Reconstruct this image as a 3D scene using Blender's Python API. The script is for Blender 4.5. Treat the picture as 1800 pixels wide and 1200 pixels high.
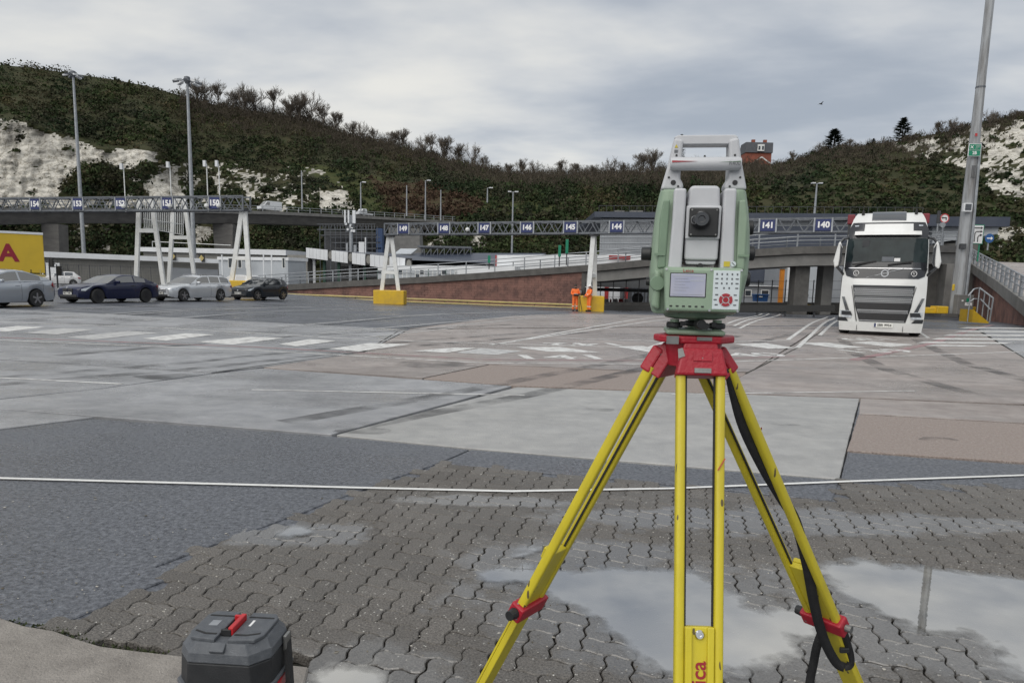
import bpy, bmesh, math, random
import numpy as np
from mathutils import Vector, Matrix, noise
from mathutils.geometry import intersect_point_tri_2d
random.seed(11); np.random.seed(11)
for o in list(bpy.data.objects): bpy.data.objects.remove(o)
sc = bpy.context.scene
COL = sc.collection
rad = math.radians
# ------------------------------------------------------------------ camera
CAM_H, FPX = 1.47, 1265.0
PITCH, ROLL = rad(8.1), rad(1.3)
_f = Vector((0, math.cos(PITCH), -math.sin(PITCH)))
_r0 = Vector((1, 0, 0)); _u0 = Vector((0, math.sin(PITCH), math.cos(PITCH)))
_r = _r0*math.cos(ROLL) + _u0*math.sin(ROLL)
_u = _u0*math.cos(ROLL) - _r0*math.sin(ROLL)
CAM = Vector((0, 0, CAM_H))
cd = bpy.data.cameras.new('camera'); cam = bpy.data.objects.new('camera', cd); COL.objects.link(cam)
cd.sensor_fit = 'HORIZONTAL'; cd.sensor_width = 36; cd.lens = 36*FPX/1800
cd.shift_y = 75/1800; cd.clip_start = 0.05; cd.clip_end = 6000
M = Matrix.Identity(4)
for i in range(3):
    M[i][0] = _r[i]; M[i][1] = _u[i]; M[i][2] = -_f[i]; M[i][3] = CAM[i]
cam.matrix_world = M
sc.camera = cam
# ------------------------------------------------------------------ sky
SUN_EL, SUN_AZ = rad(46), rad(215)      # azimuth clockwise from +Y: behind and left of the camera
w = bpy.data.worlds.new('World'); sc.world = w; w.use_nodes = True
nt = w.node_tree; nt.nodes.clear()
def wn(t, **k):
    n = nt.nodes.new(t)
    for a, b in k.items(): setattr(n, a, b)
    return n
out = wn('ShaderNodeOutputWorld'); bg = wn('ShaderNodeBackground'); nt.links.new(bg.outputs[0], out.inputs[0])
sky = wn('ShaderNodeTexSky', sky_type='NISHITA', sun_disc=False); sky.sun_elevation = SUN_EL; sky.sun_rotation = SUN_AZ
tc = wn('ShaderNodeTexCoord'); sep = wn('ShaderNodeSeparateXYZ'); nt.links.new(tc.outputs['Generated'], sep.inputs[0])
def wmath(op, a, b=None):
    n = wn('ShaderNodeMath', operation=op)
    for i, v in enumerate((a, b)):
        if v is None: continue
        if isinstance(v, (int, float)): n.inputs[i].default_value = v
        else: nt.links.new(v, n.inputs[i])
    return n.outputs[0]
zz = wmath('ADD', wmath('MAXIMUM', sep.outputs[2], 0.0), 0.16)
cx = wmath('DIVIDE', sep.outputs[0], zz); cy = wmath('DIVIDE', sep.outputs[1], zz)
cmb = wn('ShaderNodeCombineXYZ'); nt.links.new(cx, cmb.inputs[0]); nt.links.new(cy, cmb.inputs[1])
n1 = wn('ShaderNodeTexNoise'); n1.inputs['Scale'].default_value = 0.75; n1.inputs['Detail'].default_value = 5; n1.inputs['Roughness'].default_value = .5
n1.inputs['Distortion'].default_value = .3
mp = wn('ShaderNodeMapping'); mp.inputs['Location'].default_value = (4.2, 1.1, 0); mp.inputs['Rotation'].default_value = (0, 0, .5); mp.inputs['Scale'].default_value = (1, 1.5, 1)
nt.links.new(cmb.outputs[0], mp.inputs[0]); nt.links.new(mp.outputs[0], n1.inputs['Vector'])
n2 = wn('ShaderNodeTexNoise'); n2.inputs['Scale'].default_value = 2.4; n2.inputs['Detail'].default_value = 6; nt.links.new(mp.outputs[0], n2.inputs['Vector'])
nn = wmath('ADD', wmath('MULTIPLY', n1.outputs[0], .72), wmath('MULTIPLY', n2.outputs[0], .28))
cr = wn('ShaderNodeValToRGB'); nt.links.new(nn, cr.inputs[0])
e = cr.color_ramp.elements
cr.color_ramp.interpolation = 'B_SPLINE'; e[0].position = .36; e[0].color = (.25, .28, .325, 1)
e[1].position = .65; e[1].color = (.62, .605, .56, 1)
k = cr.color_ramp.elements.new(.50); k.color = (.405, .425, .452, 1)
sk = wn('ShaderNodeMixRGB', blend_type='MULTIPLY'); sk.inputs[0].default_value = 1; nt.links.new(sky.outputs[0], sk.inputs[1]); sk.inputs[2].default_value = (.1, .1, .1, 1)
mixc = wn('ShaderNodeMixRGB'); mixc.inputs[0].default_value = .93
nt.links.new(sk.outputs[0], mixc.inputs[1]); nt.links.new(cr.outputs[0], mixc.inputs[2]); nt.links.new(mixc.outputs[0], bg.inputs[0])
bg.inputs[1].default_value = 1.0
sd = bpy.data.lights.new('sun', 'SUN'); sd.energy = 1.5; sd.angle = rad(75); sd.color = (1, .96, .9)
so = bpy.data.objects.new('sun', sd); COL.objects.link(so)
sdir = Vector((math.sin(SUN_AZ)*math.cos(SUN_EL), math.cos(SUN_AZ)*math.cos(SUN_EL), math.sin(SUN_EL)))
so.rotation_euler = sdir.to_track_quat('Z', 'Y').to_euler()
sc.view_settings.view_transform = 'Standard'; sc.view_settings.look = 'None'
sc.view_settings.exposure = 0.5; sc.view_settings.gamma = 1
sc.render.engine = 'CYCLES'
# ------------------------------------------------------------------ helpers
def ss(a, b, x):
    t = min(1, max(0, (x-a)/(b-a))); return t*t*(3-2*t)
def gz(x, y): return -0.45*ss(28, 54, y)*ss(-22, -8, x)
def ray(px, py): return _f + _r*((px-900)/FPX) - _u*((py-675)/FPX)
def P(px, py, Y):
    d = ray(px, py); return CAM + d*(Y/d.y)
def G(px, py, z=None):
    d = ray(px, py); zt = 0.0
    for _ in range(12):
        t = (zt - CAM_H)/d.z if d.z < -1e-5 else 400
        p = CAM + d*t
        zt = gz(p.x, p.y) if z is None else z
    p.z = zt; return p
def XZ(px, Y):                       # x of an image column near the horizon at depth Y
    return P(px, 495+.0227*(px-900), Y).x
MATS = {}
def pm(name, c1, c2=None, scale=4, rough=.5, rough2=None, metal=0, bump=0, bscale=None, spec=.5, coat=0, pos='Object',
       lo=.35, hi=.65, fleck=None, island=0, stain=None, wet=None, nobump_wet=True, rscale=None, attr=None, trans=0, ior=None, stretch=None, detail=6):
    m = bpy.data.materials.new(name); m.use_nodes = True; t = m.node_tree; N = t.nodes; Lk = t.links
    b = N['Principled BSDF']
    c2 = c2 or tuple(min(1, x*.8) for x in c1)
    if pos == 'Object': co = N.new('ShaderNodeTexCoord').outputs['Object']
    else: co = N.new('ShaderNodeNewGeometry').outputs['Position']
    if stretch:
        mpn = N.new('ShaderNodeMapping'); mpn.inputs['Scale'].default_value = stretch; Lk.new(co, mpn.inputs[0]); co = mpn.outputs[0]
    nz = N.new('ShaderNodeTexNoise'); nz.inputs['Scale'].default_value = scale; nz.inputs['Detail'].default_value = detail; nz.inputs['Roughness'].default_value = .65
    Lk.new(co, nz.inputs['Vector'])
    mr = N.new('ShaderNodeMapRange'); mr.inputs[1].default_value = lo; mr.inputs[2].default_value = hi; Lk.new(nz.outputs[0], mr.inputs[0])
    mx = N.new('ShaderNodeMixRGB'); Lk.new(mr.outputs[0], mx.inputs[0])
    mx.inputs[1].default_value = (*c1, 1); mx.inputs[2].default_value = (*c2, 1)
    col = mx.outputs[0]
    if attr:
        an = N.new('ShaderNodeAttribute'); an.attribute_name = attr
        m2 = N.new('ShaderNodeMixRGB'); m2.blend_type = 'MULTIPLY'; m2.inputs[0].default_value = 1; Lk.new(an.outputs['Color'], m2.inputs[1]); Lk.new(col, m2.inputs[2]); col = m2.outputs[0]
    if fleck:
        fc, fs, ft = fleck
        vo = N.new('ShaderNodeTexVoronoi'); vo.inputs['Scale'].default_value = fs; Lk.new(co, vo.inputs['Vector'])
        n3 = N.new('ShaderNodeTexNoise'); n3.inputs['Scale'].default_value = fs*.37; Lk.new(co, n3.inputs['Vector'])
        lt = N.new('ShaderNodeMath'); lt.operation = 'LESS_THAN'; lt.inputs[1].default_value = ft; Lk.new(vo.outputs['Distance'], lt.inputs[0])
        gt = N.new('ShaderNodeMath'); gt.operation = 'GREATER_THAN'; gt.inputs[1].default_value = .56; Lk.new(n3.outputs[0], gt.inputs[0])
        mm = N.new('ShaderNodeMath'); mm.operation = 'MULTIPLY'; Lk.new(lt.outputs[0], mm.inputs[0]); Lk.new(gt.outputs[0], mm.inputs[1])
        m3 = N.new('ShaderNodeMixRGB'); Lk.new(mm.outputs[0], m3.inputs[0]); Lk.new(col, m3.inputs[1]); m3.inputs[2].default_value = (*fc, 1); col = m3.outputs[0]
    if island:
        g = N.new('ShaderNodeNewGeometry'); m4 = N.new('ShaderNodeMapRange'); m4.inputs[3].default_value = 1-island; m4.inputs[4].default_value = 1+island
        oi = N.new('ShaderNodeObjectInfo'); sm = N.new('ShaderNodeMath'); sm.operation = 'ADD'; Lk.new(g.outputs['Random Per Island'], sm.inputs[0]); Lk.new(oi.outputs['Random'], sm.inputs[1]); fm = N.new('ShaderNodeMath'); fm.operation = 'FRACT'; Lk.new(sm.outputs[0], fm.inputs[0]); Lk.new(fm.outputs[0], m4.inputs[0])
        m5 = N.new('ShaderNodeVectorMath'); m5.operation = 'SCALE'; Lk.new(col, m5.inputs[0]); Lk.new(m4.outputs[0], m5.inputs['Scale']); col = m5.outputs[0]
    if stain:
        ns = N.new('ShaderNodeTexNoise'); ns.inputs['Scale'].default_value = stain[0]; ns.inputs['Detail'].default_value = 7; ns.inputs['Roughness'].default_value = .7
        msn = N.new('ShaderNodeMapping'); msn.inputs['Rotation'].default_value = (0, 0, -.12); msn.inputs['Scale'].default_value = (.35, 1, 1); Lk.new(co, msn.inputs[0]); Lk.new(msn.outputs[0], ns.inputs['Vector'])
        rs_ = N.new('ShaderNodeMapRange'); rs_.inputs[1].default_value = .42; rs_.inputs[2].default_value = .66; rs_.inputs[3].default_value = 1; rs_.inputs[4].default_value = 1-stain[1]; Lk.new(ns.outputs[0], rs_.inputs[0])
        vs_ = N.new('ShaderNodeVectorMath'); vs_.operation = 'SCALE'; Lk.new(col, vs_.inputs[0]); Lk.new(rs_.outputs[0], vs_.inputs['Scale']); col = vs_.outputs[0]
    wetf = None
    if wet:
        acc = None
        for (wx, wy, rx, ry) in wet:
            sb = N.new('ShaderNodeVectorMath'); sb.operation = 'SUBTRACT'; sb.inputs[1].default_value = (wx, wy, 0); Lk.new(co, sb.inputs[0])
            ml = N.new('ShaderNodeVectorMath'); ml.operation = 'MULTIPLY'; ml.inputs[1].default_value = (1/rx, 1/ry, 0); Lk.new(sb.outputs[0], ml.inputs[0])
            le = N.new('ShaderNodeVectorMath'); le.operation = 'LENGTH'; Lk.new(ml.outputs[0], le.inputs[0])
            if acc is None: acc = le.outputs['Value']
            else:
                mi = N.new('ShaderNodeMath'); mi.operation = 'MINIMUM'; Lk.new(acc, mi.inputs[0]); Lk.new(le.outputs['Value'], mi.inputs[1]); acc = mi.outputs[0]
        nw = N.new('ShaderNodeTexNoise'); nw.inputs['Scale'].default_value = 2.4; nw.inputs['Detail'].default_value = 8; nw.inputs['Roughness'].default_value = .7; Lk.new(co, nw.inputs['Vector'])
        aw = N.new('ShaderNodeMath'); aw.operation = 'MULTIPLY_ADD'; aw.inputs[1].default_value = 2.4; aw.inputs[2].default_value = -1.15; Lk.new(nw.outputs[0], aw.inputs[0])
        ad = N.new('ShaderNodeMath'); ad.operation = 'ADD'; Lk.new(acc, ad.inputs[0]); Lk.new(aw.outputs[0], ad.inputs[1])
        rw_ = N.new('ShaderNodeMapRange'); rw_.interpolation_type = 'SMOOTHSTEP'; rw_.inputs[1].default_value = 1.12; rw_.inputs[2].default_value = .72; Lk.new(ad.outputs[0], rw_.inputs[0]); wetf = rw_.outputs[0]
        Lk.new(wetf, b.inputs['Coat Weight']); b.inputs['Coat Roughness'].default_value = .2; b.inputs['Coat IOR'].default_value = 1.8
        mdk = N.new('ShaderNodeMapRange'); mdk.inputs[3].default_value = 1; mdk.inputs[4].default_value = .72; Lk.new(wetf, mdk.inputs[0])
        vw = N.new('ShaderNodeVectorMath'); vw.operation = 'SCALE'; Lk.new(col, vw.inputs[0]); Lk.new(mdk.outputs[0], vw.inputs['Scale']); col = vw.outputs[0]
    Lk.new(col, b.inputs['Base Color'])
    b.inputs['Roughness'].default_value = rough
    if rough2 is not None:
        n5 = N.new('ShaderNodeTexNoise'); n5.inputs['Scale'].default_value = rscale or scale*.5; n5.inputs['Detail'].default_value = 5; Lk.new(co, n5.inputs['Vector'])
        m6 = N.new('ShaderNodeMapRange'); m6.inputs[1].default_value = .4; m6.inputs[2].default_value = .6; m6.inputs[3].default_value = rough; m6.inputs[4].default_value = rough2
        Lk.new(n5.outputs[0], m6.inputs[0]); Lk.new(m6.outputs[0], b.inputs['Roughness'])
    b.inputs['Metallic'].default_value = metal; b.inputs['Specular IOR Level'].default_value = spec
    if coat: b.inputs['Coat Weight'].default_value = coat; b.inputs['Coat Roughness'].default_value = .04
    if ior: b.inputs['IOR'].default_value = ior
    if trans: b.inputs['Transmission Weight'].default_value = trans
    if bump:
        n6 = N.new('ShaderNodeTexNoise'); n6.inputs['Scale'].default_value = bscale or scale*4; n6.inputs['Detail'].default_value = 4; Lk.new(co, n6.inputs['Vector'])
        bn = N.new('ShaderNodeBump'); bn.inputs['Strength'].default_value = bump; bn.inputs['Distance'].default_value = .01; Lk.new(n6.outputs[0], bn.inputs['Height']); Lk.new(bn.outputs[0], b.inputs['Normal'])
    MATS[name] = m; return m

class MB:
    def __init__(s): s.v = []; s.f = []
    def add(s, vs, fs):
        n = len(s.v); s.v += [tuple(v) for v in vs]; s.f += [tuple(i+n for i in f) for f in fs]; return s
    def box(s, c, d, R=None):
        x, y, z = (k/2 for k in d); vs = [Vector((sx*x, sy*y, sz*z)) for sz in (-1, 1) for sy in (-1, 1) for sx in (-1, 1)]
        if R is not None: vs = [R @ v for v in vs]
        c = Vector(c)
        return s.add([v+c for v in vs], [(0, 2, 3, 1), (4, 5, 7, 6), (0, 1, 5, 4), (2, 6, 7, 3), (0, 4, 6, 2), (1, 3, 7, 5)])
    def beam(s, a, b, w, h=None, up=(0, 0, 1)):
        a = Vector(a); b = Vector(b); h = h or w; d = (b-a); L = d.length; d = d/L
        u = Vector(up)
        if abs(d.dot(u)) > .98: u = Vector((0, 1, 0))
        sx = d.cross(u).normalized(); uz = sx.cross(d).normalized()
        R = Matrix((sx, d, uz)).transposed()
        return s.box((a+b)/2, (w, L, h), R)
    def tube(s, pts, r, n=8, cap=True):
        pts = [Vector(p) for p in pts]; m = len(pts)
        rs = r if isinstance(r, (list, tuple)) else [r]*m
        vs = []; prev = None
        for i, p in enumerate(pts):
            d = (pts[min(i+1, m-1)]-pts[max(i-1, 0)]).normalized()
            if prev is None:
                a = Vector((0, 0, 1)) if abs(d.z) < .9 else Vector((1, 0, 0)); x = d.cross(a).normalized()
            else: x = (prev - d*prev.dot(d)).normalized()
            prev = x; y = d.cross(x)
            for k in range(n):
                t = 2*math.pi*k/n; vs.append(p+(x*math.cos(t)+y*math.sin(t))*rs[i])
        fs = [(i*n+k, i*n+(k+1) % n, (i+1)*n+(k+1) % n, (i+1)*n+k) for i in range(m-1) for k in range(n)]
        if cap: fs += [tuple(range(n-1, -1, -1)), tuple((m-1)*n+k for k in range(n))]
        return s.add(vs, fs)
    def cyl(s, a, b, r1, r2=None, n=12): return s.tube([a, b], [r1, r1 if r2 is None else r2], n)
    def prism(s, poly, vec):
        n = len(poly); poly = [Vector(p) for p in poly]; vec = Vector(vec)
        nrm = Vector((0, 0, 0))
        for i in range(n): nrm += poly[i].cross(poly[(i+1) % n])
        if nrm.dot(vec) > 0: poly = poly[::-1]
        return s.add(poly+[p+vec for p in poly], [tuple(range(n)), tuple(range(2*n-1, n-1, -1))]+[(i, i+n, (i+1) % n+n, (i+1) % n) for i in range(n)])
    def lathe(s, prof, a, axis, n=20, caps=True):
        a = Vector(a); d = Vector(axis).normalized(); t = Vector((0, 0, 1)) if abs(d.z) < .9 else Vector((1, 0, 0)); x = d.cross(t).normalized(); y = d.cross(x)
        m = len(prof); vs = []
        for (h, r) in prof:
            for k in range(n):
                q = 2*math.pi*k/n; vs.append(a+d*h+(x*math.cos(q)+y*math.sin(q))*r)
        fs = [(i*n+k, i*n+(k+1) % n, (i+1)*n+(k+1) % n, (i+1)*n+k) for i in range(m-1) for k in range(n)]
        if caps and prof[0] != prof[-1] and not (prof[0][0] == prof[-1][0] and m > 3): fs += [tuple(range(n-1, -1, -1)), tuple((m-1)*n+k for k in range(n))]
        elif caps: fs += [((m-1)*n+k, (m-1)*n+(k+1) % n, (k+1) % n, k) for k in range(n)]
        return s.add(vs, fs)
    def grid(s, rows, close=False):
        m = len(rows); n = len(rows[0]); vs = [p for r in rows for p in r]
        return s.add(vs, [(i*n+j, i*n+j+1, (i+1)*n+j+1, (i+1)*n+j) for i in range(m-1) for j in range(n-1)])
    def build(s, name, mat, parent=None, world=True, smooth=0, bevel=0, seg=2, solid=0):
        me = bpy.data.meshes.new(name); off = Vector((0, 0, 0))
        if parent is not None and world:
            q = parent
            while q is not None: off += q.location; q = q.parent
        me.from_pydata([tuple(Vector(v)-off) for v in s.v], [], s.f); me.update()
        o = bpy.data.objects.new(name, me); COL.objects.link(o)
        me.materials.append(MATS[mat] if isinstance(mat, str) else mat)
        if parent is not None: o.parent = parent
        if solid:
            md = o.modifiers.new('solid', 'SOLIDIFY'); md.thickness = solid; md.offset = 0
        if bevel:
            md = o.modifiers.new('bevel', 'BEVEL'); md.width = bevel; md.segments = seg; md.limit_method = 'ANGLE'; md.angle_limit = rad(35)
            md.harden_normals = False
        if smooth:
            me.polygons.foreach_set('use_smooth', [True]*len(me.polygons))
            bm = bmesh.new(); bm.from_mesh(me); bmesh.ops.recalc_face_normals(bm, faces=bm.faces)
            for ed in bm.edges:
                if len(ed.link_faces) == 2 and ed.calc_face_angle(0) > rad(smooth): ed.smooth = False
            bm.to_mesh(me); bm.free()
        else:
            bm = bmesh.new(); bm.from_mesh(me); bmesh.ops.recalc_face_normals(bm, faces=bm.faces); bm.to_mesh(me); bm.free()
        return o
def tag(o, label=None, cat=None, group=None, kind=None):
    if label: o['label'] = label
    if cat: o['category'] = cat
    if group: o['group'] = group
    if kind: o['kind'] = kind
    return o
def thing(name, label, cat, loc=(0, 0, 0), rz=0, group=None):
    o = bpy.data.objects.new(name, None); COL.objects.link(o); o.location = loc; o.rotation_euler = (0, 0, rz); o.empty_display_size = .2
    return tag(o, label, cat, group)
def copy_tree(o, parent=None):
    c = o.copy(); COL.objects.link(c); c.parent = parent
    for ch in list(o.children): copy_tree(ch, c)
    return c
def text(name, s, size, mat, parent, M4, depth=.003, bold=0, squash=1, align='CENTER'):
    cu = bpy.data.curves.new('t', 'FONT'); cu.body = s; cu.size = size; cu.extrude = depth; cu.offset = bold; cu.align_x = align; cu.align_y = 'CENTER'; cu.resolution_u = 3
    ob = bpy.data.objects.new('t', cu); COL.objects.link(ob)
    dg = bpy.context.evaluated_depsgraph_get(); me = bpy.data.meshes.new_from_object(ob.evaluated_get(dg))
    bpy.data.objects.remove(ob); bpy.data.curves.remove(cu)
    me.transform(M4 @ Matrix.Diagonal((squash, 1, 1, 1)))
    o = bpy.data.objects.new(name, me); COL.objects.link(o); me.materials.clear(); me.materials.append(MATS[mat]); o.parent = parent
    return o
def frame(o, x, z):     # 4x4 with text x along x, text y along z, at o
    x = Vector(x).normalized(); z = Vector(z).normalized(); n = x.cross(z)
    m = Matrix.Identity(4)
    for i in range(3): m[i][0] = x[i]; m[i][1] = z[i]; m[i][2] = n[i]; m[i][3] = o[i]
    return m
def interp(tab, x):
    if x <= tab[0][0]: return tab[0][1]
    for (a, b), (c, d) in zip(tab, tab[1:]):
        if x <= c: return b+(d-b)*(x-a)/(c-a)
    return tab[-1][1]
def inpoly(x, y, poly):
    c = False; n = len(poly); j = n-1
    for i in range(n):
        xi, yi = poly[i][0], poly[i][1]; xj, yj = poly[j][0], poly[j][1]
        if (yi > y) != (yj > y) and x < (xj-xi)*(y-yi)/(yj-yi)+xi: c = not c
        j = i
    return c
# ------------------------------------------------------------------ materials
pm('asphalt', (.08, .087, .105), (.13, .139, .16), 1.2, .2, .46, bump=.8, bscale=90, pos='World', rscale=.35, stain=(.5, .4))
pm('asphalt_near', (.028, .032, .041), (.185, .196, .222), 34, .17, .42, bump=1, bscale=60, pos='World', rscale=.8, fleck=((.34, .34, .33), 70, .14), lo=.3, hi=.72)
pm('bed', (.018, .018, .016), (.04, .04, .028), 6, .8, pos='World')
pm('conc_grey', (.275, .282, .298), (.375, .38, .392), 3.5, .17, .46, bump=.5, bscale=70, pos='World', rscale=.5, fleck=((.13, .13, .13), 60, .16), stain=(.9, .35))
pm('conc_light', (.32, .32, .315), (.40, .398, .385), 4, .38, .55, bump=.6, bscale=60, pos='World', rscale=.6, stain=(1.1, .18))
pm('conc_pink', (.28, .242, .225), (.385, .345, .322), 3, .24, .55, bump=.5, bscale=70, pos='World', rscale=.5, fleck=((.14, .12, .11), 45, .2), stain=(.7, .38))
pm('conc_agg', (.21, .165, .145), (.34, .29, .26), 45, .55, .7, bump=.9, bscale=80, pos='World', fleck=((.5, .46, .42), 60, .2))
pm('conc_tan', (.20, .182, .163), (.29, .268, .242), 8, .55, .75, bump=.8, bscale=110, pos='World', fleck=((.46, .43, .38), 110, .2))
pm('paint_line', (.76, .76, .74), (.55, .55, .54), 14, .45, bump=.3, bscale=80, pos='World', lo=.5, hi=.78)
pm('paint_white', (.70, .70, .68), (.36, .35, .34), 5, .45, bump=.3, bscale=80, pos='World', lo=.47, hi=.64)
pm('paint_worn', (.55, .55, .54), (.34, .34, .34), 6, .45, pos='World', lo=.4, hi=.62)
pm('paint_red', (.34, .17, .18), (.27, .22, .215), 4, .5, pos='World', lo=.4, hi=.62)
pm('moss', (.03, .045, .012), (.06, .07, .03), 30, .9, pos='World')
pm('tyre', (.02, .02, .021), (.028, .028, .028), 20, .75)
pm('black_plastic', (.018, .019, .021), (.03, .031, .033), 9, .5, .65, bump=.15, bscale=200)
pm('rubber', (.012, .012, .013), (.02, .02, .02), 30, .7)
pm('alloy', (.42, .43, .45), (.3, .3, .31), 30, .3, metal=.9)
pm('alloy_dark', (.03, .03, .034), (.05, .05, .055), 30, .3, metal=.6)
pm('glass_dark', (.018, .022, .026), (.026, .031, .036), 1.2, .04, spec=.8, coat=.5, ior=2.0)
pm('chrome', (.75, .76, .78), (.6, .6, .62), 10, .12, metal=1)
pm('steel_galv', (.36, .38, .40), (.25, .265, .285), 3, .45, metal=.35, bump=.1)
pm('steel_grey', (.15, .162, .18), (.10, .11, .125), 3, .5, metal=.3)
pm('steel_dark', (.06, .065, .07), (.04, .04, .045), 5, .55)
pm('white_steel', (.72, .73, .72), (.6, .6, .57), 2.2, .42, bump=.1, lo=.45, hi=.75)
pm('white_panel', (.70, .72, .74), (.6, .61, .62), .8, .45, lo=.4, hi=.75)
pm('sign_blue', (.012, .022, .10), (.015, .028, .12), 3, .4)
pm('sign_white', (.8, .8, .8), (.72, .72, .72), 8, .4)
pm('sign_green', (.01, .20, .11), (.012, .23, .13), 8, .4)
pm('sign_black', (.012, .012, .012), (.02, .02, .02), 8, .45)
pm('sign_red', (.5, .03, .04), (.45, .04, .04), 8, .4)
pm('yellow_block', (.66, .42, .02), (.5, .32, .04), 1.6, .55, bump=.2, lo=.4, hi=.7)
pm('yellow_rail', (.52, .42, .15), (.40, .32, .14), 2, .45)
pm('brick_wall', (.24, .125, .10), (.125, .068, .058), 1.0, .75, bump=.4, bscale=8, pos='World', lo=.42, hi=.62)
pm('brick_stain', (.05, .035, .03), (.10, .065, .055), 2, .7, pos='World')
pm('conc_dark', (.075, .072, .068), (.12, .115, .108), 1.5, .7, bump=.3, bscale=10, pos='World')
pm('conc_mid', (.22, .215, .205), (.15, .148, .142), .9, .7, bump=.2, pos='World')
pm('conc_bridge', (.17, .162, .15), (.11, .105, .10), .5, .75, pos='World', stretch=(1, 1, 3))
pm('clad_beige', (.235, .23, .21), (.19, .186, .172), .7, .6, pos='World')
pm('clad_grey', (.30, .315, .335), (.25, .265, .285), .6, .5, pos='World')
pm('clad_pale', (.46, .49, .52), (.4, .425, .45), .6, .5, pos='World')
pm('roof_navy', (.035, .045, .07), (.05, .06, .085), 1, .45, pos='World')
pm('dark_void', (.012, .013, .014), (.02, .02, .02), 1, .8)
pm('bay_green', (.02, .07, .05), (.03, .09, .06), 1, .6)
pm('window_glass', (.03, .04, .05), (.05, .06, .07), 1, .1, spec=.7)
pm('scaffold_blue', (.025, .05, .11), (.03, .06, .14), 2, .7)
pm('orange', (.62, .22, .02), (.5, .18, .02), 2, .5)
pm('blue_bin', (.02, .08, .24), (.02, .1, .28), 2, .5)
pm('barrier_white', (.6, .57, .55), (.5, .46, .44), 2, .6)
pm('barrier_red', (.4, .03, .03), (.3, .03, .03), 2, .6)
# ------------------------------------------------------------------ ground sheet
def ground_sheet():
    xs = [-4000, -900, -300, -150, -100] + list(np.arange(-80, 81, 4.0)) + [100, 150, 300, 900, 4000]
    ys = [-900, -100, -20, -6] + list(np.arange(-2, 30, 2.0)) + list(np.arange(30, 64, 2.0)) + [75, 100, 150, 300, 1000, 5000]
    rows = []
    for y in ys:
        rows.append([(x, y, gz(x, y) - (.07 if y < 22 and abs(x) < 60 else (.07*(1-ss(22, 30, y)) if abs(x) < 60 else 0))) for x in xs])
    g = MB().grid(rows).build('ground', 'asphalt', smooth=60)
    return tag(g, 'wide wet port yard of dark tarmac reaching to the hills', kind='structure')
GROUND = ground_sheet()
def slab_mesh(pts, top, thick, flat=None):
    """polygon of ground points -> prism whose top follows the yard"""
    bm = bmesh.new(); vs = [bm.verts.new((p[0], p[1], 0)) for p in pts]; bm.faces.new(vs)
    ys = [p[1] for p in pts]; xs = [p[0] for p in pts]
    if max(ys) > 20:
        for y in np.arange(20, max(ys), 2.0):
            bmesh.ops.bisect_plane(bm, geom=bm.verts[:]+bm.edges[:]+bm.faces[:], plane_co=(0, y, 0), plane_no=(0, 1, 0))
        for x in np.arange(-24, -5, 3.0):
            if min(xs) < x < max(xs): bmesh.ops.bisect_plane(bm, geom=bm.verts[:]+bm.edges[:]+bm.faces[:], plane_co=(x, 0, 0), plane_no=(1, 0, 0))
    bmesh.ops.triangulate(bm, faces=[f for f in bm.faces if len(f.verts) > 4])
    fs = bm.faces[:]
    ret = bmesh.ops.extrude_face_region(bm, geom=fs)
    nv = set(v for v in ret['geom'] if isinstance(v, bmesh.types.BMVert))
    for v in bm.verts:
        z = gz(v.co.x, v.co.y)
        v.co.z = z+top if v in nv else z+top-thick
    bmesh.ops.recalc_face_normals(bm, faces=bm.faces)
    return bm
def slab(name, px, mat, top=0.0, thick=.065, inset=.006, parent=GROUND, rough_edge=.007):
    pts = [G(*p) for p in px]
    if rough_edge:
        q = []
        for a, b in zip(pts, pts[1:]+pts[:1]):
            L = (b-a).length; n = max(1, int(L/.12))
            for i in range(n):
                t = i/n; p = a.lerp(b, t); d = (b-a).normalized(); nr = Vector((-d.y, d.x, 0))
                q.append(p + nr*rough_edge*(noise.noise(p*4)*.8+noise.noise(p*13)*.5))
        pts = q
    c = sum(pts, Vector())/len(pts)
    pts = [p + (c-p).normalized()*inset for p in pts]
    bm = slab_mesh(pts, top, thick); me = bpy.data.meshes.new(name); bm.to_mesh(me); bm.free()
    o = bpy.data.objects.new(name, me); COL.objects.link(o); me.materials.append(MATS[mat]); o.parent = parent
    md = o.modifiers.new('bevel', 'BEVEL'); md.width = .006; md.segments = 1; md.limit_method = 'ANGLE'; md.angle_limit = rad(60)
    return o
D = -60   # a little past the left picture edge
slab('concrete_slab', [(590, 764), (908, 680), (1511, 700), (1476, 841), (825, 787)], 'conc_light')
slab('concrete_slab', [(-88, 711), (583, 763), (900, 678), (460, 647), (372, 657), (185, 682)], 'conc_grey')
slab('concrete_slab', [(-300, 694), (-92, 710), (185, 681), (371, 655.5), (-300, 614)], 'conc_grey')
slab('concrete_slab', [(-300, 613), (372, 654), (461, 645), (638, 619), (676, 600), (717, 579), (-300, 527)], 'conc_grey')
slab('concrete_slab', [(463, 645.5), (742, 664), (858, 640), (1165, 653), (1318, 653), (1400, 601), (1443, 573), (719, 579), (677, 601), (640, 619)], 'conc_pink')
slab('concrete_slab', [(744, 665), (860, 641), (1163, 654.5), (1316, 655), (1246, 690), (905, 677)], 'conc_agg')
slab('concrete_slab', [(1320, 653), (1249, 690), (1512, 698.5), (1960, 716), (2100, 690), (1800, 629), (1716, 580), (1446, 573), (1402, 602)], 'conc_pink')
slab('concrete_slab', [(1802, 629), (2110, 692), (2300, 640), (1900, 575), (1720, 579)], 'conc_grey')
slab('concrete_slab', [(1512, 700), (1960, 720), (1960, 752), (1509, 726)], 'conc_pink')
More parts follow.
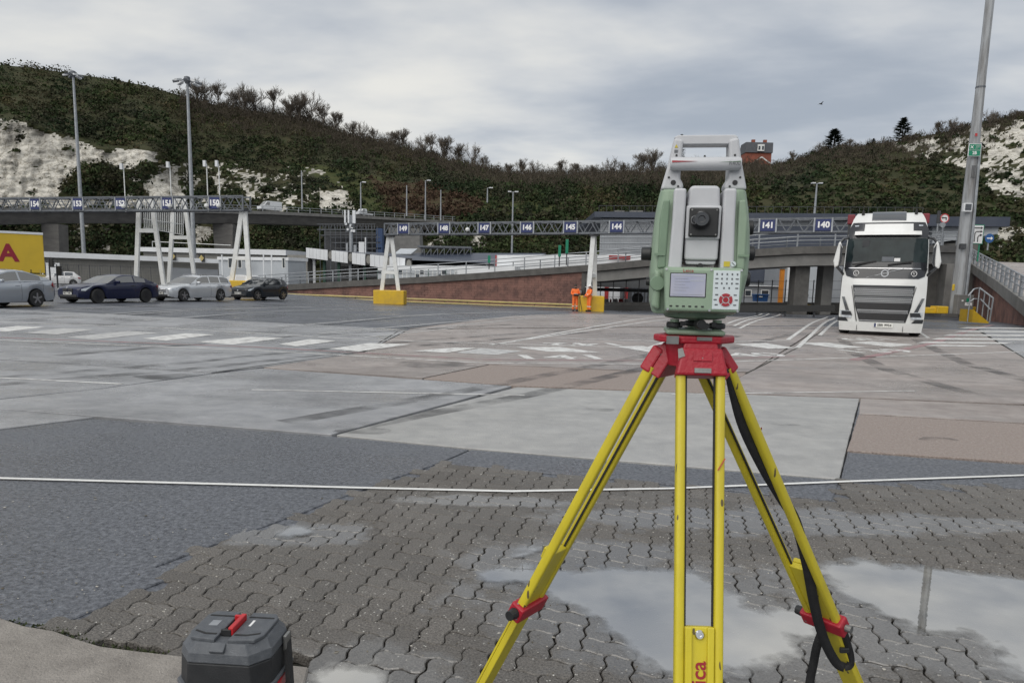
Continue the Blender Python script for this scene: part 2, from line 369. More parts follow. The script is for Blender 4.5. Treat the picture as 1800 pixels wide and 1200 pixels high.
slab('concrete_slab', [(1508, 728), (1960, 754), (1960, 822), (1488, 791)], 'conc_agg')
slab('concrete_slab', [(720, 577.5), (1440, 571.5), (1492, 549), (1065, 550), (905, 555)], 'conc_pink')
# tarmac laid as bays of its own
slab('concrete_slab', [(-300, 697), (-60, 714), (167, 732.5), (0, 753), (-300, 792)], 'conc_grey')
slab('tarmac_bay', [(-300, 795), (0, 755), (165, 735), (590, 766), (826, 789), (772, 812), (640, 859), (560, 888), (272, 994), (322, 1004), (95, 1099), (-60, 1083), (-300, 1030)], 'asphalt_near', top=-.004, rough_edge=.02)
slab('tarmac_bay', [(828, 789), (1478, 843), (1464, 878), (1200, 852), (774, 812)], 'asphalt_near', top=-.004, rough_edge=.015)
slab('tarmac_bay', [(1480, 842), (1491, 794), (1960, 826), (1960, 866), (1676, 850), (1676, 861), (1500, 848)], 'asphalt_near', top=-.004, rough_edge=.015)
slab('tarmac_bay', [(1478, 841), (1512, 703), (1517, 727), (1494, 791), (1484, 842)], 'asphalt_near', top=-.008, inset=0)
slab('concrete_apron', [(-200, 1060), (0, 1087), (97, 1108), (180, 1135), (312, 1152), (420, 1160), (545, 1172), (530, 1230), (500, 1420), (-400, 1420)], 'conc_tan', top=.004, rough_edge=.02)
# ------------------------------------------------------------------ block paving
PAV_PX = [(97, 1102), (322, 1006), (274, 995), (560, 889), (640, 860), (772, 813), (1200, 853), (1464, 879), (1479, 845), (1676, 862), (1676, 851), (1960, 868), (2100, 1000), (2300, 1420), (505, 1420), (532, 1232), (547, 1173), (420, 1161), (312, 1153), (180, 1136)]
PAV = [G(*p) for p in PAV_PX]
PUD = [  # puddle outlines in the yard, drawn through the photograph
 ([(845, 1010), (880, 995), (960, 1003), (1060, 1000), (1150, 1000), (1225, 1008), (1300, 1060), (1330, 1075), (1430, 1070), (1440, 1098), (1395, 1128), (1360, 1160), (1290, 1178), (1180, 1182), (1120, 1150), (1085, 1110), (1040, 1070), (985, 1050), (930, 1030)], .03),
 ([(1432, 990), (1520, 985), (1610, 998), (1700, 1008), (1960, 1030), (1960, 1230), (1790, 1185), (1730, 1170), (1770, 1140), (1720, 1120), (1690, 1105), (1600, 1100), (1540, 1070), (1490, 1040)], .03),
 ([(560, 1185), (590, 1168), (640, 1182), (680, 1215), (640, 1260), (560, 1260)], .02),
 ([(470, 935), (520, 920), (580, 925), (560, 940), (500, 948)], .008),
 ([(850, 985), (930, 955), (980, 955), (960, 975), (900, 985)], .007),
]
WET = []
for wpx, wpy, rx, ry in [(1150, 1070, .95, .62), (1650, 1080, 1.0, .62), (1000, 975, .7, .3), (520, 935, .55, .22), (1350, 915, 1.6, .28), (1330, 1150, .6, .3), (620, 1190, .45, .3), (1650, 920, 1.1, .16), (860, 880, .8, .12)]:
    _g = G(wpx, wpy); WET.append((_g.x, _g.y, rx, ry))
pm('paver', (.048, .044, .040), (.205, .19, .172), 110, .34, .72, bump=1.0, bscale=95, pos='World', island=.14, fleck=((.55, .54, .5), 48, .17), rscale=1.3, lo=.3, hi=.7, wet=WET)
PUDW = [([G(*q) for q in pl], dp) for pl, dp in PUD]
def segdist(x, y, pl):
    best = 9; n = len(pl)
    for i in range(n):
        a = pl[i]; b = pl[(i+1) % n]; dx, dy = b.x-a.x, b.y-a.y; L = dx*dx+dy*dy
        t = min(1, max(0, ((x-a.x)*dx+(y-a.y)*dy)/L)); ex = a.x+dx*t-x; ey = a.y+dy*t-y
        best = min(best, ex*ex+ey*ey)
    return math.sqrt(best)
WATER = -.0042
def dip(x, y):
    d = .0016*noise.noise(Vector((x*1.3, y*1.3, 3))) + .0012
    for pl, dp in PUDW:
        s = segdist(x, y, pl); s = s if inpoly(x, y, pl) else -s
        s += .05*noise.noise(Vector((x*3, y*3, 9)))
        if s > -.35: d = max(d, .0085 + (s*.03 if s < 0 else min(dp, s*.045)))
    return d
# the courses follow the bay edges
ax = (G(825, 789)-G(165, 737)); ax.z = 0; ax.normalize(); ay = Vector((-ax.y, ax.x, 0))
WC = .111
ORG = G(640, 862)
def wav(t): return .0085*math.sin(2*math.pi*t)
def block_mesh(name, L, W):
    ou = []
    st = 6
    path = [(i/st, 0) for i in range(L*st)] + [(L, i/st) for i in range(W*st)] + [(L-i/st, W) for i in range(L*st)] + [(0, W-i/st) for i in range(W*st)]
    cxn, cyn = L/2, W/2
    def put(u, v, ins):
        x = u*WC + wav(v); y = v*WC + wav(u)
        mx, my = cxn*WC, cyn*WC
        sx = 1 - ins/(L*WC/2); sy = 1 - ins/(W*WC/2)
        return ((x-mx)*sx, (y-my)*sy)
    n = len(path); vs = []
    for ins, z in ((.0029, -.05), (.0029, -.005), (.0068, 0)):
        for (u, v) in path: x, y = put(u, v, ins); vs.append((x, y, z))
    fs = [(r*n+i, r*n+(i+1) % n, (r+1)*n+(i+1) % n, (r+1)*n+i) for r in range(2) for i in range(n)] + [tuple(2*n+i for i in range(n))]
    me = bpy.data.meshes.new(name); me.from_pydata(vs, [], fs); me.materials.append(MATS['paver'])
    return me
MH = block_mesh('paving_block', 2, 1); MV = block_mesh('paving_block', 1, 2)
allb = []
PAVT = [(p.x, p.y) for p in PAV]
for i in range(-70, 80):
    for j in range(-70, 40):
        k = (i-j) % 4
        if k == 0: cu, cv, me = i+1, j+.5, MH
        elif k == 3: cu, cv, me = i+.5, j+1, MV
        else: continue
        p = ORG + ax*(cu*WC) + ay*(cv*WC)
        if p.y < 1.6 or abs(p.x) > 6 or p.y > 8: continue
        if not inpoly(p.x, p.y, PAVT): continue
        d = p - CAM; ca = d.dot(_f); u = 900+FPX*d.dot(_r)/ca; v = 675-FPX*d.dot(_u)/ca
        if not (-120 < u < 1920 and v < 1330): continue
        vis = (0 <= u <= 1800 and v <= 1200)
        allb.append((0 if vis else 1, p.y, p, me))
allb.sort(key=lambda t: (t[0], t[1]))
paving = tag(MB().add([(p.x, p.y, -.055) for p in PAV], [tuple(range(len(PAV)))]).build('paving_bed', 'bed'), 'sandy bed beneath the wavy concrete block paving', kind='structure')
R0 = Matrix((ax, ay, Vector((0, 0, 1)))).transposed().to_4x4()
rest = MB(); rng = random.Random(4)
print('pavers', len(allb))
for n, (vis, yy, p, me) in enumerate(allb):
    hx = dip(p.x+.08, p.y)-dip(p.x-.08, p.y); hy = dip(p.x, p.y+.08)-dip(p.x, p.y-.08)
    z = -dip(p.x, p.y) + rng.uniform(-.0012, .0018)
    nrm = Vector((hx/.16+rng.gauss(0, .008), hy/.16+rng.gauss(0, .008), 1)).normalized()
    Rm = Vector((0, 0, 1)).rotation_difference(nrm).to_matrix().to_4x4()
    Mx = Matrix.Translation((p.x+rng.gauss(0, .0008), p.y+rng.gauss(0, .0008), z)) @ Rm @ R0 @ Matrix.Rotation(rng.gauss(0, .008), 4, 'Z')
    if n < 300:
        o = bpy.data.objects.new('paving_block', me); COL.objects.link(o); o.parent = paving; o.matrix_local = Mx
    else:
        rest.add([Mx @ v.co for v in me.vertices], [tuple(f.vertices) for f in me.polygons])
if rest.v:
    ro = rest.build('paving_blocks_beyond', 'paver', paving); ro['kind'] = 'stuff'
# ------------------------------------------------------------------ standing water
def water_mat():
    m = bpy.data.materials.new('puddle_water'); m.use_nodes = True; N = m.node_tree.nodes; Lk = m.node_tree.links; N.remove(N['Principled BSDF']); out = N['Material Output']
    g = N.new('ShaderNodeNewGeometry'); nz = N.new('ShaderNodeTexNoise'); nz.inputs['Scale'].default_value = 2.6; nz.inputs['Detail'].default_value = 7; Lk.new(g.outputs['Position'], nz.inputs['Vector'])
    mr = N.new('ShaderNodeMapRange'); mr.inputs[1].default_value = .38; mr.inputs[2].default_value = .64; mr.inputs[3].default_value = .06; mr.inputs[4].default_value = .45; Lk.new(nz.outputs[0], mr.inputs[0])
    tr = N.new('ShaderNodeBsdfTransparent'); tr.inputs[0].default_value = (.82, .82, .80, 1); df = N.new('ShaderNodeBsdfDiffuse'); df.inputs[0].default_value = (.58, .545, .455, 1)
    m1 = N.new('ShaderNodeMixShader'); Lk.new(mr.outputs[0], m1.inputs[0]); Lk.new(tr.outputs[0], m1.inputs[1]); Lk.new(df.outputs[0], m1.inputs[2])
    gl = N.new('ShaderNodeBsdfGlossy'); gl.inputs['Roughness'].default_value = .012; fr = N.new('ShaderNodeFresnel'); fr.inputs[0].default_value = 12.0
    bp = N.new('ShaderNodeBump'); bp.inputs['Strength'].default_value = .006; bp.inputs['Distance'].default_value = .01; n2 = N.new('ShaderNodeTexNoise'); n2.inputs['Scale'].default_value = 25; Lk.new(g.outputs['Position'], n2.inputs['Vector']); Lk.new(n2.outputs[0], bp.inputs['Height']); Lk.new(bp.outputs[0], gl.inputs['Normal'])
    m2 = N.new('ShaderNodeMixShader'); Lk.new(fr.outputs[0], m2.inputs[0]); Lk.new(m1.outputs[0], m2.inputs[1]); Lk.new(gl.outputs[0], m2.inputs[2]); 
    sh = N.new('ShaderNodeAttribute'); sh.attribute_name = 'shore'; n4 = N.new('ShaderNodeTexNoise'); n4.inputs['Scale'].default_value = 9; n4.inputs['Detail'].default_value = 6; Lk.new(g.outputs['Position'], n4.inputs['Vector'])
    a4 = N.new('ShaderNodeMath'); a4.operation = 'MULTIPLY_ADD'; a4.inputs[1].default_value = .22; Lk.new(n4.outputs[0], a4.inputs[0]); Lk.new(sh.outputs['Fac'], a4.inputs[2])
    r4 = N.new('ShaderNodeMapRange'); r4.inputs[1].default_value = .05; r4.inputs[2].default_value = .14; Lk.new(a4.outputs[0], r4.inputs[0])
    t4 = N.new('ShaderNodeBsdfTransparent'); m4 = N.new('ShaderNodeMixShader'); Lk.new(r4.outputs[0], m4.inputs[0]); Lk.new(t4.outputs[0], m4.inputs[1]); Lk.new(m2.outputs[0], m4.inputs[2]); Lk.new(m4.outputs[0], out.inputs[0])
    MATS['water'] = m
water_mat()
for (pl, dp), nm, lb in zip(PUDW, ['puddle']*5, ['large shallow puddle spreading under the yellow tripod', 'bright puddle at the right edge mirroring the lamp mast', 'small blue puddle beside the black case', 'thin film of chalky water near the tarmac edge', 'thin streak of water behind the left tripod leg']):
    xs = [p.x for p in pl]; ys = [p.y for p in pl]; st = .03
    mb = MB(); idx = {}
    nx = int((max(xs)-min(xs)+.3)/st); ny = int((max(ys)-min(ys)+.3)/st)
    vs = []; ok = {}; sv = []
    for a in range(nx+1):
        for b in range(ny+1):
            x = min(xs)-.15+a*st; y = min(ys)-.15+b*st; s = segdist(x, y, pl); s = s if inpoly(x, y, pl) else -s
            s += .06*noise.noise(Vector((x*5, y*5, 2)))
            ok[a, b] = s > -.14; idx[a, b] = len(vs); vs.append((x, y, WATER)); sv.append(s)
    fs = [(idx[a, b], idx[a+1, b], idx[a+1, b+1], idx[a, b+1]) for a in range(nx) for b in range(ny) if ok[a, b] and ok[a+1, b] and ok[a+1, b+1] and ok[a, b+1]]
    if fs:
        wo = tag(mb.add(vs, fs).build(nm, 'water'), lb, kind='structure')
        if wo.data.polygons[0].normal.z < 0: wo.data.flip_normals()
        wo.data.attributes.new('shore', 'FLOAT', 'POINT').data.foreach_set('value', np.array([max(-.3, q)-(.07 if dp < .01 else 0) for q in sv], dtype=np.float32))
# moss in the apron joint
mb = MB(); mo = [G(0, 1088), G(97, 1106), G(180, 1135), G(312, 1152), G(420, 1160), G(545, 1172), G(560, 1178)]
for a, b in zip(mo, mo[1:]):
    for i in range(int((b-a).length/.004)):
        p = a.lerp(b, random.random()) + Vector((random.gauss(0, .014), random.gauss(0, .014), .0))
        if noise.noise(p*3) < -.12: continue
        h = random.uniform(.002, .008); t = random.random()*6.3; r = random.uniform(.004, .01)
        mb.add([p+Vector((r*math.cos(t), r*math.sin(t), -.008)), p+Vector((-r*math.cos(t), -r*math.sin(t), -.008)), p+Vector((random.gauss(0, .005), random.gauss(0, .005), h))], [(0, 1, 2)])
tag(mb.build('moss', 'moss'), 'green moss growing in the joint beside the concrete apron', 'moss', kind='stuff')
# ------------------------------------------------------------------ painted markings (children of the yard)
def stripe(pxs, w, mat='paint_white', z=.004, name='painted_line', wob=0):
    pts = [G(*p) for p in pxs]; q = []
    for a, b in zip(pts, pts[1:]):
        n = max(1, int((b-a).length/.8))
        q += [a.lerp(b, i/n) for i in range(n)]
    q.append(pts[-1]); L = []; R = []
    for i, p in enumerate(q):
        d = q[min(i+1, len(q)-1)]-q[max(i-1, 0)]; d.z = 0; d.normalize(); nr = Vector((-d.y, d.x, 0)); zz = gz(p.x, p.y)+z
        ww = w/2*(1+wob*noise.noise(p*5))
        a = p+nr*ww; a.z = zz; b = p-nr*ww; b.z = zz; L.append(a); R.append(b)
    return MB().grid([L, R]).build(name, mat, GROUND)
def patch(px, mat='paint_white', z=.005, name='painted_mark'):
    pts = [G(*p) for p in px]; v = [Vector((p.x, p.y, gz(p.x, p.y)+z)) for p in pts]
    return MB().add(v, [tuple(range(len(v)))]).build(name, mat, GROUND)
stripe([(-200, 829), (0, 841), (300, 849), (640, 858), (900, 864), (1180, 859), (1480, 847), (1960, 830)], .042, 'paint_line', z=.006, wob=.2)
stripe([(-80, 660), (215, 675)], .07); stripe([(443, 685), (922, 695)], .055); stripe([(1180, 693), (1610, 687)], .055)
stripe([(-200, 588), (0, 598), (450, 616), (850, 638), (1150, 640), (1400, 632), (1800, 618), (1950, 612)], .085)
stripe([(-200, 583), (0, 593), (450, 610), (850, 632), (1150, 634), (1400, 626)], .11, 'paint_red')
stripe([(-200, 557), (0, 566), (300, 577), (640, 597), (900, 605), (1180, 612)], .10)
stripe([(1500, 633), (1640, 603), (1700, 582), (1745, 571)], .22, 'paint_red')
for pl in [[(-30, 580), (30, 573), (80, 575), (10, 583)], [(40, 585), (110, 577), (168, 579), (100, 588)], [(115, 593), (225, 582), (282, 585), (165, 597)], [(250, 595), (325, 586), (378, 588), (292, 599)], [(345, 601), (440, 592), (500, 594), (410, 606)],
           [(490, 605), (545, 596), (592, 599), (522, 609)], [(578, 613), (650, 603), (722, 605), (630, 618)], [(725, 617), (800, 611), (838, 612), (785, 620)], [(845, 612), (920, 617), (870, 624), (800, 620)],
           [(905, 610), (985, 610), (1056, 620), (960, 618)], [(1080, 609), (1130, 608), (1172, 618), (1140, 619)], [(1290, 605), (1345, 603), (1402, 612), (1350, 613)], [(1402, 603), (1452, 602), (1522, 611), (1474, 612)], [(1494, 602), (1532, 600), (1608, 606), (1566, 610)]]:
    patch(pl, 'paint_white' if random.random() < .75 else 'paint_worn')
for y0, x0, x1, h in [(575, 1700, 1850, 2), (581, 1690, 1860, 2.4), (587.5, 1670, 1880, 2.6), (594, 1650, 1830, 2.6), (600.5, 1625, 1780, 2.4), (606, 1640, 1740, 2)]:
    patch([(x0, y0), (x1, y0+1.5), (x1-14, y0+h+1.5), (x0-14, y0+h)])
for a, b in [((1385, 597), (1455, 557)), ((1402, 611), (1468, 558)), ((1441, 589), (1480, 560)), ((1290, 573), (1352, 551)), ((1278, 569), (1340, 551)), ((1300, 577), (1372, 552)),
             ((862, 606), (1176, 561)), ((905, 599), (1172, 556)), ((1140, 611), (1178, 598)), ((700, 583), (1030, 553)), ((560, 586), (1010, 552)), ((640, 593), (800, 576)),
             ((440, 578), (905, 548)), ((0, 563), (420, 540)), ((-60, 551), (300, 536)), ((250, 563), (700, 541)), ((100, 560), (560, 539)), ((-100, 541), (60, 534)), ((380, 545), (660, 535)), ((700, 556), (1010, 546))]:
    stripe([a, b], .12, 'paint_white' if a[0] > 700 else 'paint_worn')
stripe([(1440, 590), (1632, 594)], .10); stripe([(1616, 583), (1632, 594)], .10); stripe([(980, 594), (1175, 600)], .1); stripe([(1280, 601), (1390, 598)], .1)
for s, px, py, sz, flip in [('139', 1540, 617, 1.15, 0), ('139', 1525, 596, 1.1, 1), ('141', 985, 628, 1.1, 0), ('142', 1030, 605, 1.1, 1), ('140', 1305, 624, 1.1, 0)]:
    p = G(px, py); x = (G(px+20, py-(0.2 if px > 1200 else 0))-p); x.z = 0; x.normalize(); up = Vector((-x.y, x.x, 0))
    if flip: x, up = -x, -up
    m = frame(Vector((p.x, p.y, gz(p.x, p.y)+.0045)), x, up)
    text('painted_number', s, sz, 'paint_white', GROUND, m, depth=.0004, bold=.02, squash=1.25)
stripe([(60, 1112), (95, 1099), (322, 1004), (290, 998), (560, 888), (640, 859), (772, 812), (1200, 852), (1464, 879), (1486, 846), (1676, 861), (1950, 866)], .34, 'asphalt_near', z=-.013, name='tarmac_edge')
def mark_mat(name, c, a):
    m = pm(name, c, c, 3, .5, pos='World'); N = m.node_tree.nodes; Lk = m.node_tree.links; b = N['Principled BSDF']
    nz = N.new('ShaderNodeTexNoise'); nz.inputs['Scale'].default_value = 1.7; nz.inputs['Detail'].default_value = 8; gm = N.new('ShaderNodeNewGeometry'); Lk.new(gm.outputs['Position'], nz.inputs['Vector'])
    mr = N.new('ShaderNodeMapRange'); mr.inputs[1].default_value = .38; mr.inputs[2].default_value = .7; mr.inputs[4].default_value = a; Lk.new(nz.outputs[0], mr.inputs[0]); Lk.new(mr.outputs[0], b.inputs['Alpha'])
mark_mat('tyre_mark', (.05, .05, .052), .55)
for pl, w_ in [([(-60, 668), (300, 640), (640, 606), (1000, 580)], .3), ([(-60, 680), (320, 650), (680, 612), (1060, 582)], .3), ([(500, 742), (800, 690), (1100, 632), (1300, 590)], .28), ([(640, 748), (930, 694), (1190, 634), (1390, 588)], .28), ([(1700, 690), (1560, 650), (1500, 620), (1480, 595)], .3), ([(1850, 680), (1700, 640), (1640, 612), (1610, 596)], .3), ([(100, 625), (500, 592), (900, 570)], .35)]:
    stripe(pl, w_, 'tyre_mark', z=.0022, name='tyre_mark')
for cxp, cyp, rr_ in [(640, 757, .16), (300, 662, .3), (1050, 720, .12), (1380, 745, .1), (1650, 772, .12), (760, 640, .5), (1180, 630, .4)]:
    c = G(cxp, cyp); v = [Vector((c.x+rr_*(1+.4*noise.noise(Vector((t, cxp, 0))))*math.cos(t)*1.6, c.y+rr_*(1+.4*noise.noise(Vector((t, cxp, 3))))*math.sin(t), gz(c.x, c.y)+.003)) for t in np.linspace(0, 2*math.pi, 22, endpoint=False)]
    MB().add(v, [tuple(range(22))]).build('oil_stain', 'tyre_mark', GROUND)
pm('grit', (.42, .40, .36), (.10, .085, .06), 9, .8, pos='World', lo=.45, hi=.55)
mb = MB(); rg_ = random.Random(8)
for i in range(620):
    p = G(rg_.uniform(0, 1800), 1200-330*rg_.random()**.7)
    s_ = rg_.uniform(.002, .0065) if i % 9 else rg_.uniform(.008, .014); h_ = s_*.8 if i % 9 else .002; t = rg_.random()*6.3
    z0_ = -dip(p.x, p.y)+.0005 if inpoly(p.x, p.y, PAVT) else .0005
    q = [Vector((p.x+s_*math.cos(t+a)*f, p.y+s_*math.sin(t+a)*f, z0_)) for a, f in ((0, 1), (1.4, .7), (2.9, 1.1), (4.4, .75))]
    mb.add(q+[Vector((p.x, p.y, z0_+h_))], [(0, 1, 4), (1, 2, 4), (2, 3, 4), (3, 0, 4)])
tag(mb.build('grit', 'grit'), 'small stones and leaf litter scattered over the near ground', 'grit', kind='stuff')
# joints / sealed cracks
for pl in [[(1310, 657), (1345, 640), (1400, 612), (1470, 566)], [(1715, 578), (1760, 604), (1800, 629), (1850, 660)], [(700, 582), (640, 618), (372, 655)]]:
    stripe(pl, .035, 'bed', z=.0035, name='sealed_joint')
# ------------------------------------------------------------------ hills and cliff
SIL = [(-500, 95), (-200, 105), (0, 114), (60, 120), (130, 130), (200, 140), (260, 152), (310, 166), (380, 185), (450, 196), (520, 206), (575, 222), (620, 240), (680, 252), (740, 268), (800, 285), (850, 296), (880, 304), (960, 306), (1030, 308), (1100, 305), (1180, 300), (1240, 303), (1300, 296), (1360, 290), (1410, 278), (1450, 262), (1520, 256), (1600, 244), (1680, 228), (1730, 214), (1800, 198), (1900, 180), (2100, 160), (2400, 160)]
def keys(px):
    top = interp(SIL, px)
    if px < 330:
        ct = interp([(-500, 195), (0, 214), (50, 216), (110, 240), (170, 262), (270, 268), (330, 290)], px)
        cb = 365; k = ss(330, 250, px) if False else 1-ss(250, 330, px)
        a = [(480, 212), (cb, 226), (ct, 226+10+22*(1-k)), (ct-6, 240+24*(1-k)), (top, 345)]
    elif px < 1050:
        t = ss(330, 900, px)
        a = [(495, 200-20*t), (370, 232-8*t), (305+25*t, 268-5*t), (top, 350+20*t)]
    else:
        t = ss(1050, 1700, px)
        a = [(515, 175-45*t), (385, 215-50*t), (330, 245-50*t), (top, 360-110*t)]
    return a
CHALK = [ # (polygon, strength) in hill-face coordinates
 ([(-300, 200), (0, 210), (45, 214), (60, 228), (110, 240), (150, 250), (172, 262), (240, 265), (272, 266), (280, 290), (310, 296), (312, 335), (330, 345), (330, 365), (-300, 365)], 1.0, 0),
 ([(300, 288), (440, 288), (560, 297), (600, 318), (618, 352), (622, 372), (420, 372), (300, 360)], .62, .33),
 ([(565, 335), (603, 335), (622, 366), (560, 370)], 1, 0),
 ([(100, 395), (190, 392), (195, 440), (90, 440)], .6, .2), ([(340, 395), (372, 400), (372, 425), (340, 425)], 1, 0),
 ([(690, 412), (745, 408), (745, 436), (690, 436)], 1, 0), ([(755, 408), (798, 408), (780, 436), (740, 436)], .8, .1), ([(825, 412), (856, 412), (856, 438), (828, 432)], 1, 0),
 ([(1010, 358), (1060, 362), (1040, 392), (1000, 388)], .45, .2), ([(1560, 248), (1660, 240), (1700, 225), (1800, 205), (2100, 180), (2100, 345), (1760, 352), (1720, 300), (1600, 275)], .72, .36),
 ([(1720, 228), (2100, 185), (2100, 320), (1740, 335)], .86, .36), ([(1745, 400), (1900, 395), (1900, 440), (1745, 440)], .75, .25)]
VEG = [[(108, 330), (140, 290), (180, 284), (222, 300), (232, 322), (222, 352), (130, 352), (108, 345)], [(222, 300), (245, 286), (275, 284), (280, 305), (258, 318), (228, 312)], [(230, 325), (250, 318), (262, 345), (236, 352)]]
def chalk_at(px, py):
    n = noise.fractal(Vector((px*.045, py*.075, 1.7)), 1, 2, 4); n2 = noise.noise(Vector((px*.16, py*.22, 4)))
    jx = px+7*noise.noise(Vector((px*.07, py*.07, 8))); jy = py+5*noise.noise(Vector((px*.07, py*.07, 12)))
    for pl in VEG:
        if inpoly(jx, jy, pl): return 0.0 if n2 < .52 else 1.0
    c = 0
    for pl, st, thr in CHALK:
        if inpoly(jx, jy, pl):
            if thr == 0: c = max(c, 1.0 if n > -.5 else .1)
            else: c = max(c, 1.0 if (n*.55+n2*.5) > (.62-st)*1.2+.16 else 0)
    return c
PXS = np.arange(-460, 2340, 5.0); NV = 130
hv = []; hc = []; hcol = []; hpix = []
for px in PXS:
    ks = keys(px); col = []
    y0, y1 = ks[0][0], ks[-1][0]
    for i in range(NV):
        t = i/(NV-1); py = y0+(y1-y0)*t
        for (ya, da), (yb, db) in zip(ks, ks[1:]):
            if py >= yb-1e-6: break
        d = da+(db-da)*(ya-py)/max(1e-6, ya-yb)
        ck = chalk_at(px, py)
        v = Vector((px*.02, py*.03, 0))
        amp = (3.0 if ck < .5 else 1.6)*min(1, max(0.15, (1-t)*5))
        dd = d + amp*noise.fractal(v, 1, 2, 5)
        if ck > .5:   # bedding ledges and gullies in the chalk
            dd += 1.3*abs(noise.noise(Vector((px*.05, 3, py*.01)))) + .35*noise.noise(Vector((px*.012, py*.22, 5))) + 1.0*noise.noise(Vector((px*.12, py*.12, 2)))
        p = P(px, py, dd)
        if i == 0: p.z = -4
        col.append(p); hc.append(ck)
        g = 0; rd = 0
        if inpoly(px, py, [(500, 285), (560, 290), (640, 305), (760, 335), (860, 355), (840, 372), (640, 372), (600, 330)]): g = 1
        if inpoly(px+10*noise.noise(Vector((px*.05, py*.05, 0))), py+8*noise.noise(Vector((px*.05, py*.05, 7))), [(740, 325), (800, 340), (850, 355), (845, 378), (760, 388), (690, 375), (640, 312)]): rd = 1
        if inpoly(px, py, [(800, 388), (860, 352), (985, 352), (990, 372), (830, 392)]): g = .7
        hcol.append((ck, g, rd, 1)); hpix.append((px, py))
    hv.append(col)
nback = 0
rows = []
for col in hv:
    b = col[-1]; dirn = Vector((b.x, b.y, 0)).normalized()
    fb = Vector((col[0].x, col[0].y, 0)).normalized()
    rows.append(col + [b + dirn*60 + Vector((0, 0, -9)), b + dirn*260 + Vector((0, 0, -70))])
mbh = MB().grid(rows)
nrow = NV+2
me = bpy.data.meshes.new('hill'); me.from_pydata([tuple(v) for v in mbh.v], [], mbh.f)
at = me.attributes.new('cover', 'FLOAT_COLOR', 'POINT')
full = []
for ci in range(len(rows)):
    seg = hcol[ci*NV:(ci+1)*NV]; full += seg + [(0, 0, 0, 1)]*2
at.data.foreach_set('color', np.array(full, dtype=np.float32).ravel())
me.polygons.foreach_set('use_smooth', [True]*len(me.polygons))
bm = bmesh.new(); bm.from_mesh(me); bmesh.ops.recalc_face_normals(bm, faces=bm.faces); bm.to_mesh(me); bm.free()
hill = bpy.data.objects.new('hill', me); COL.objects.link(hill)
tag(hill, 'chalk cliff and scrub covered hills behind the port', kind='structure')
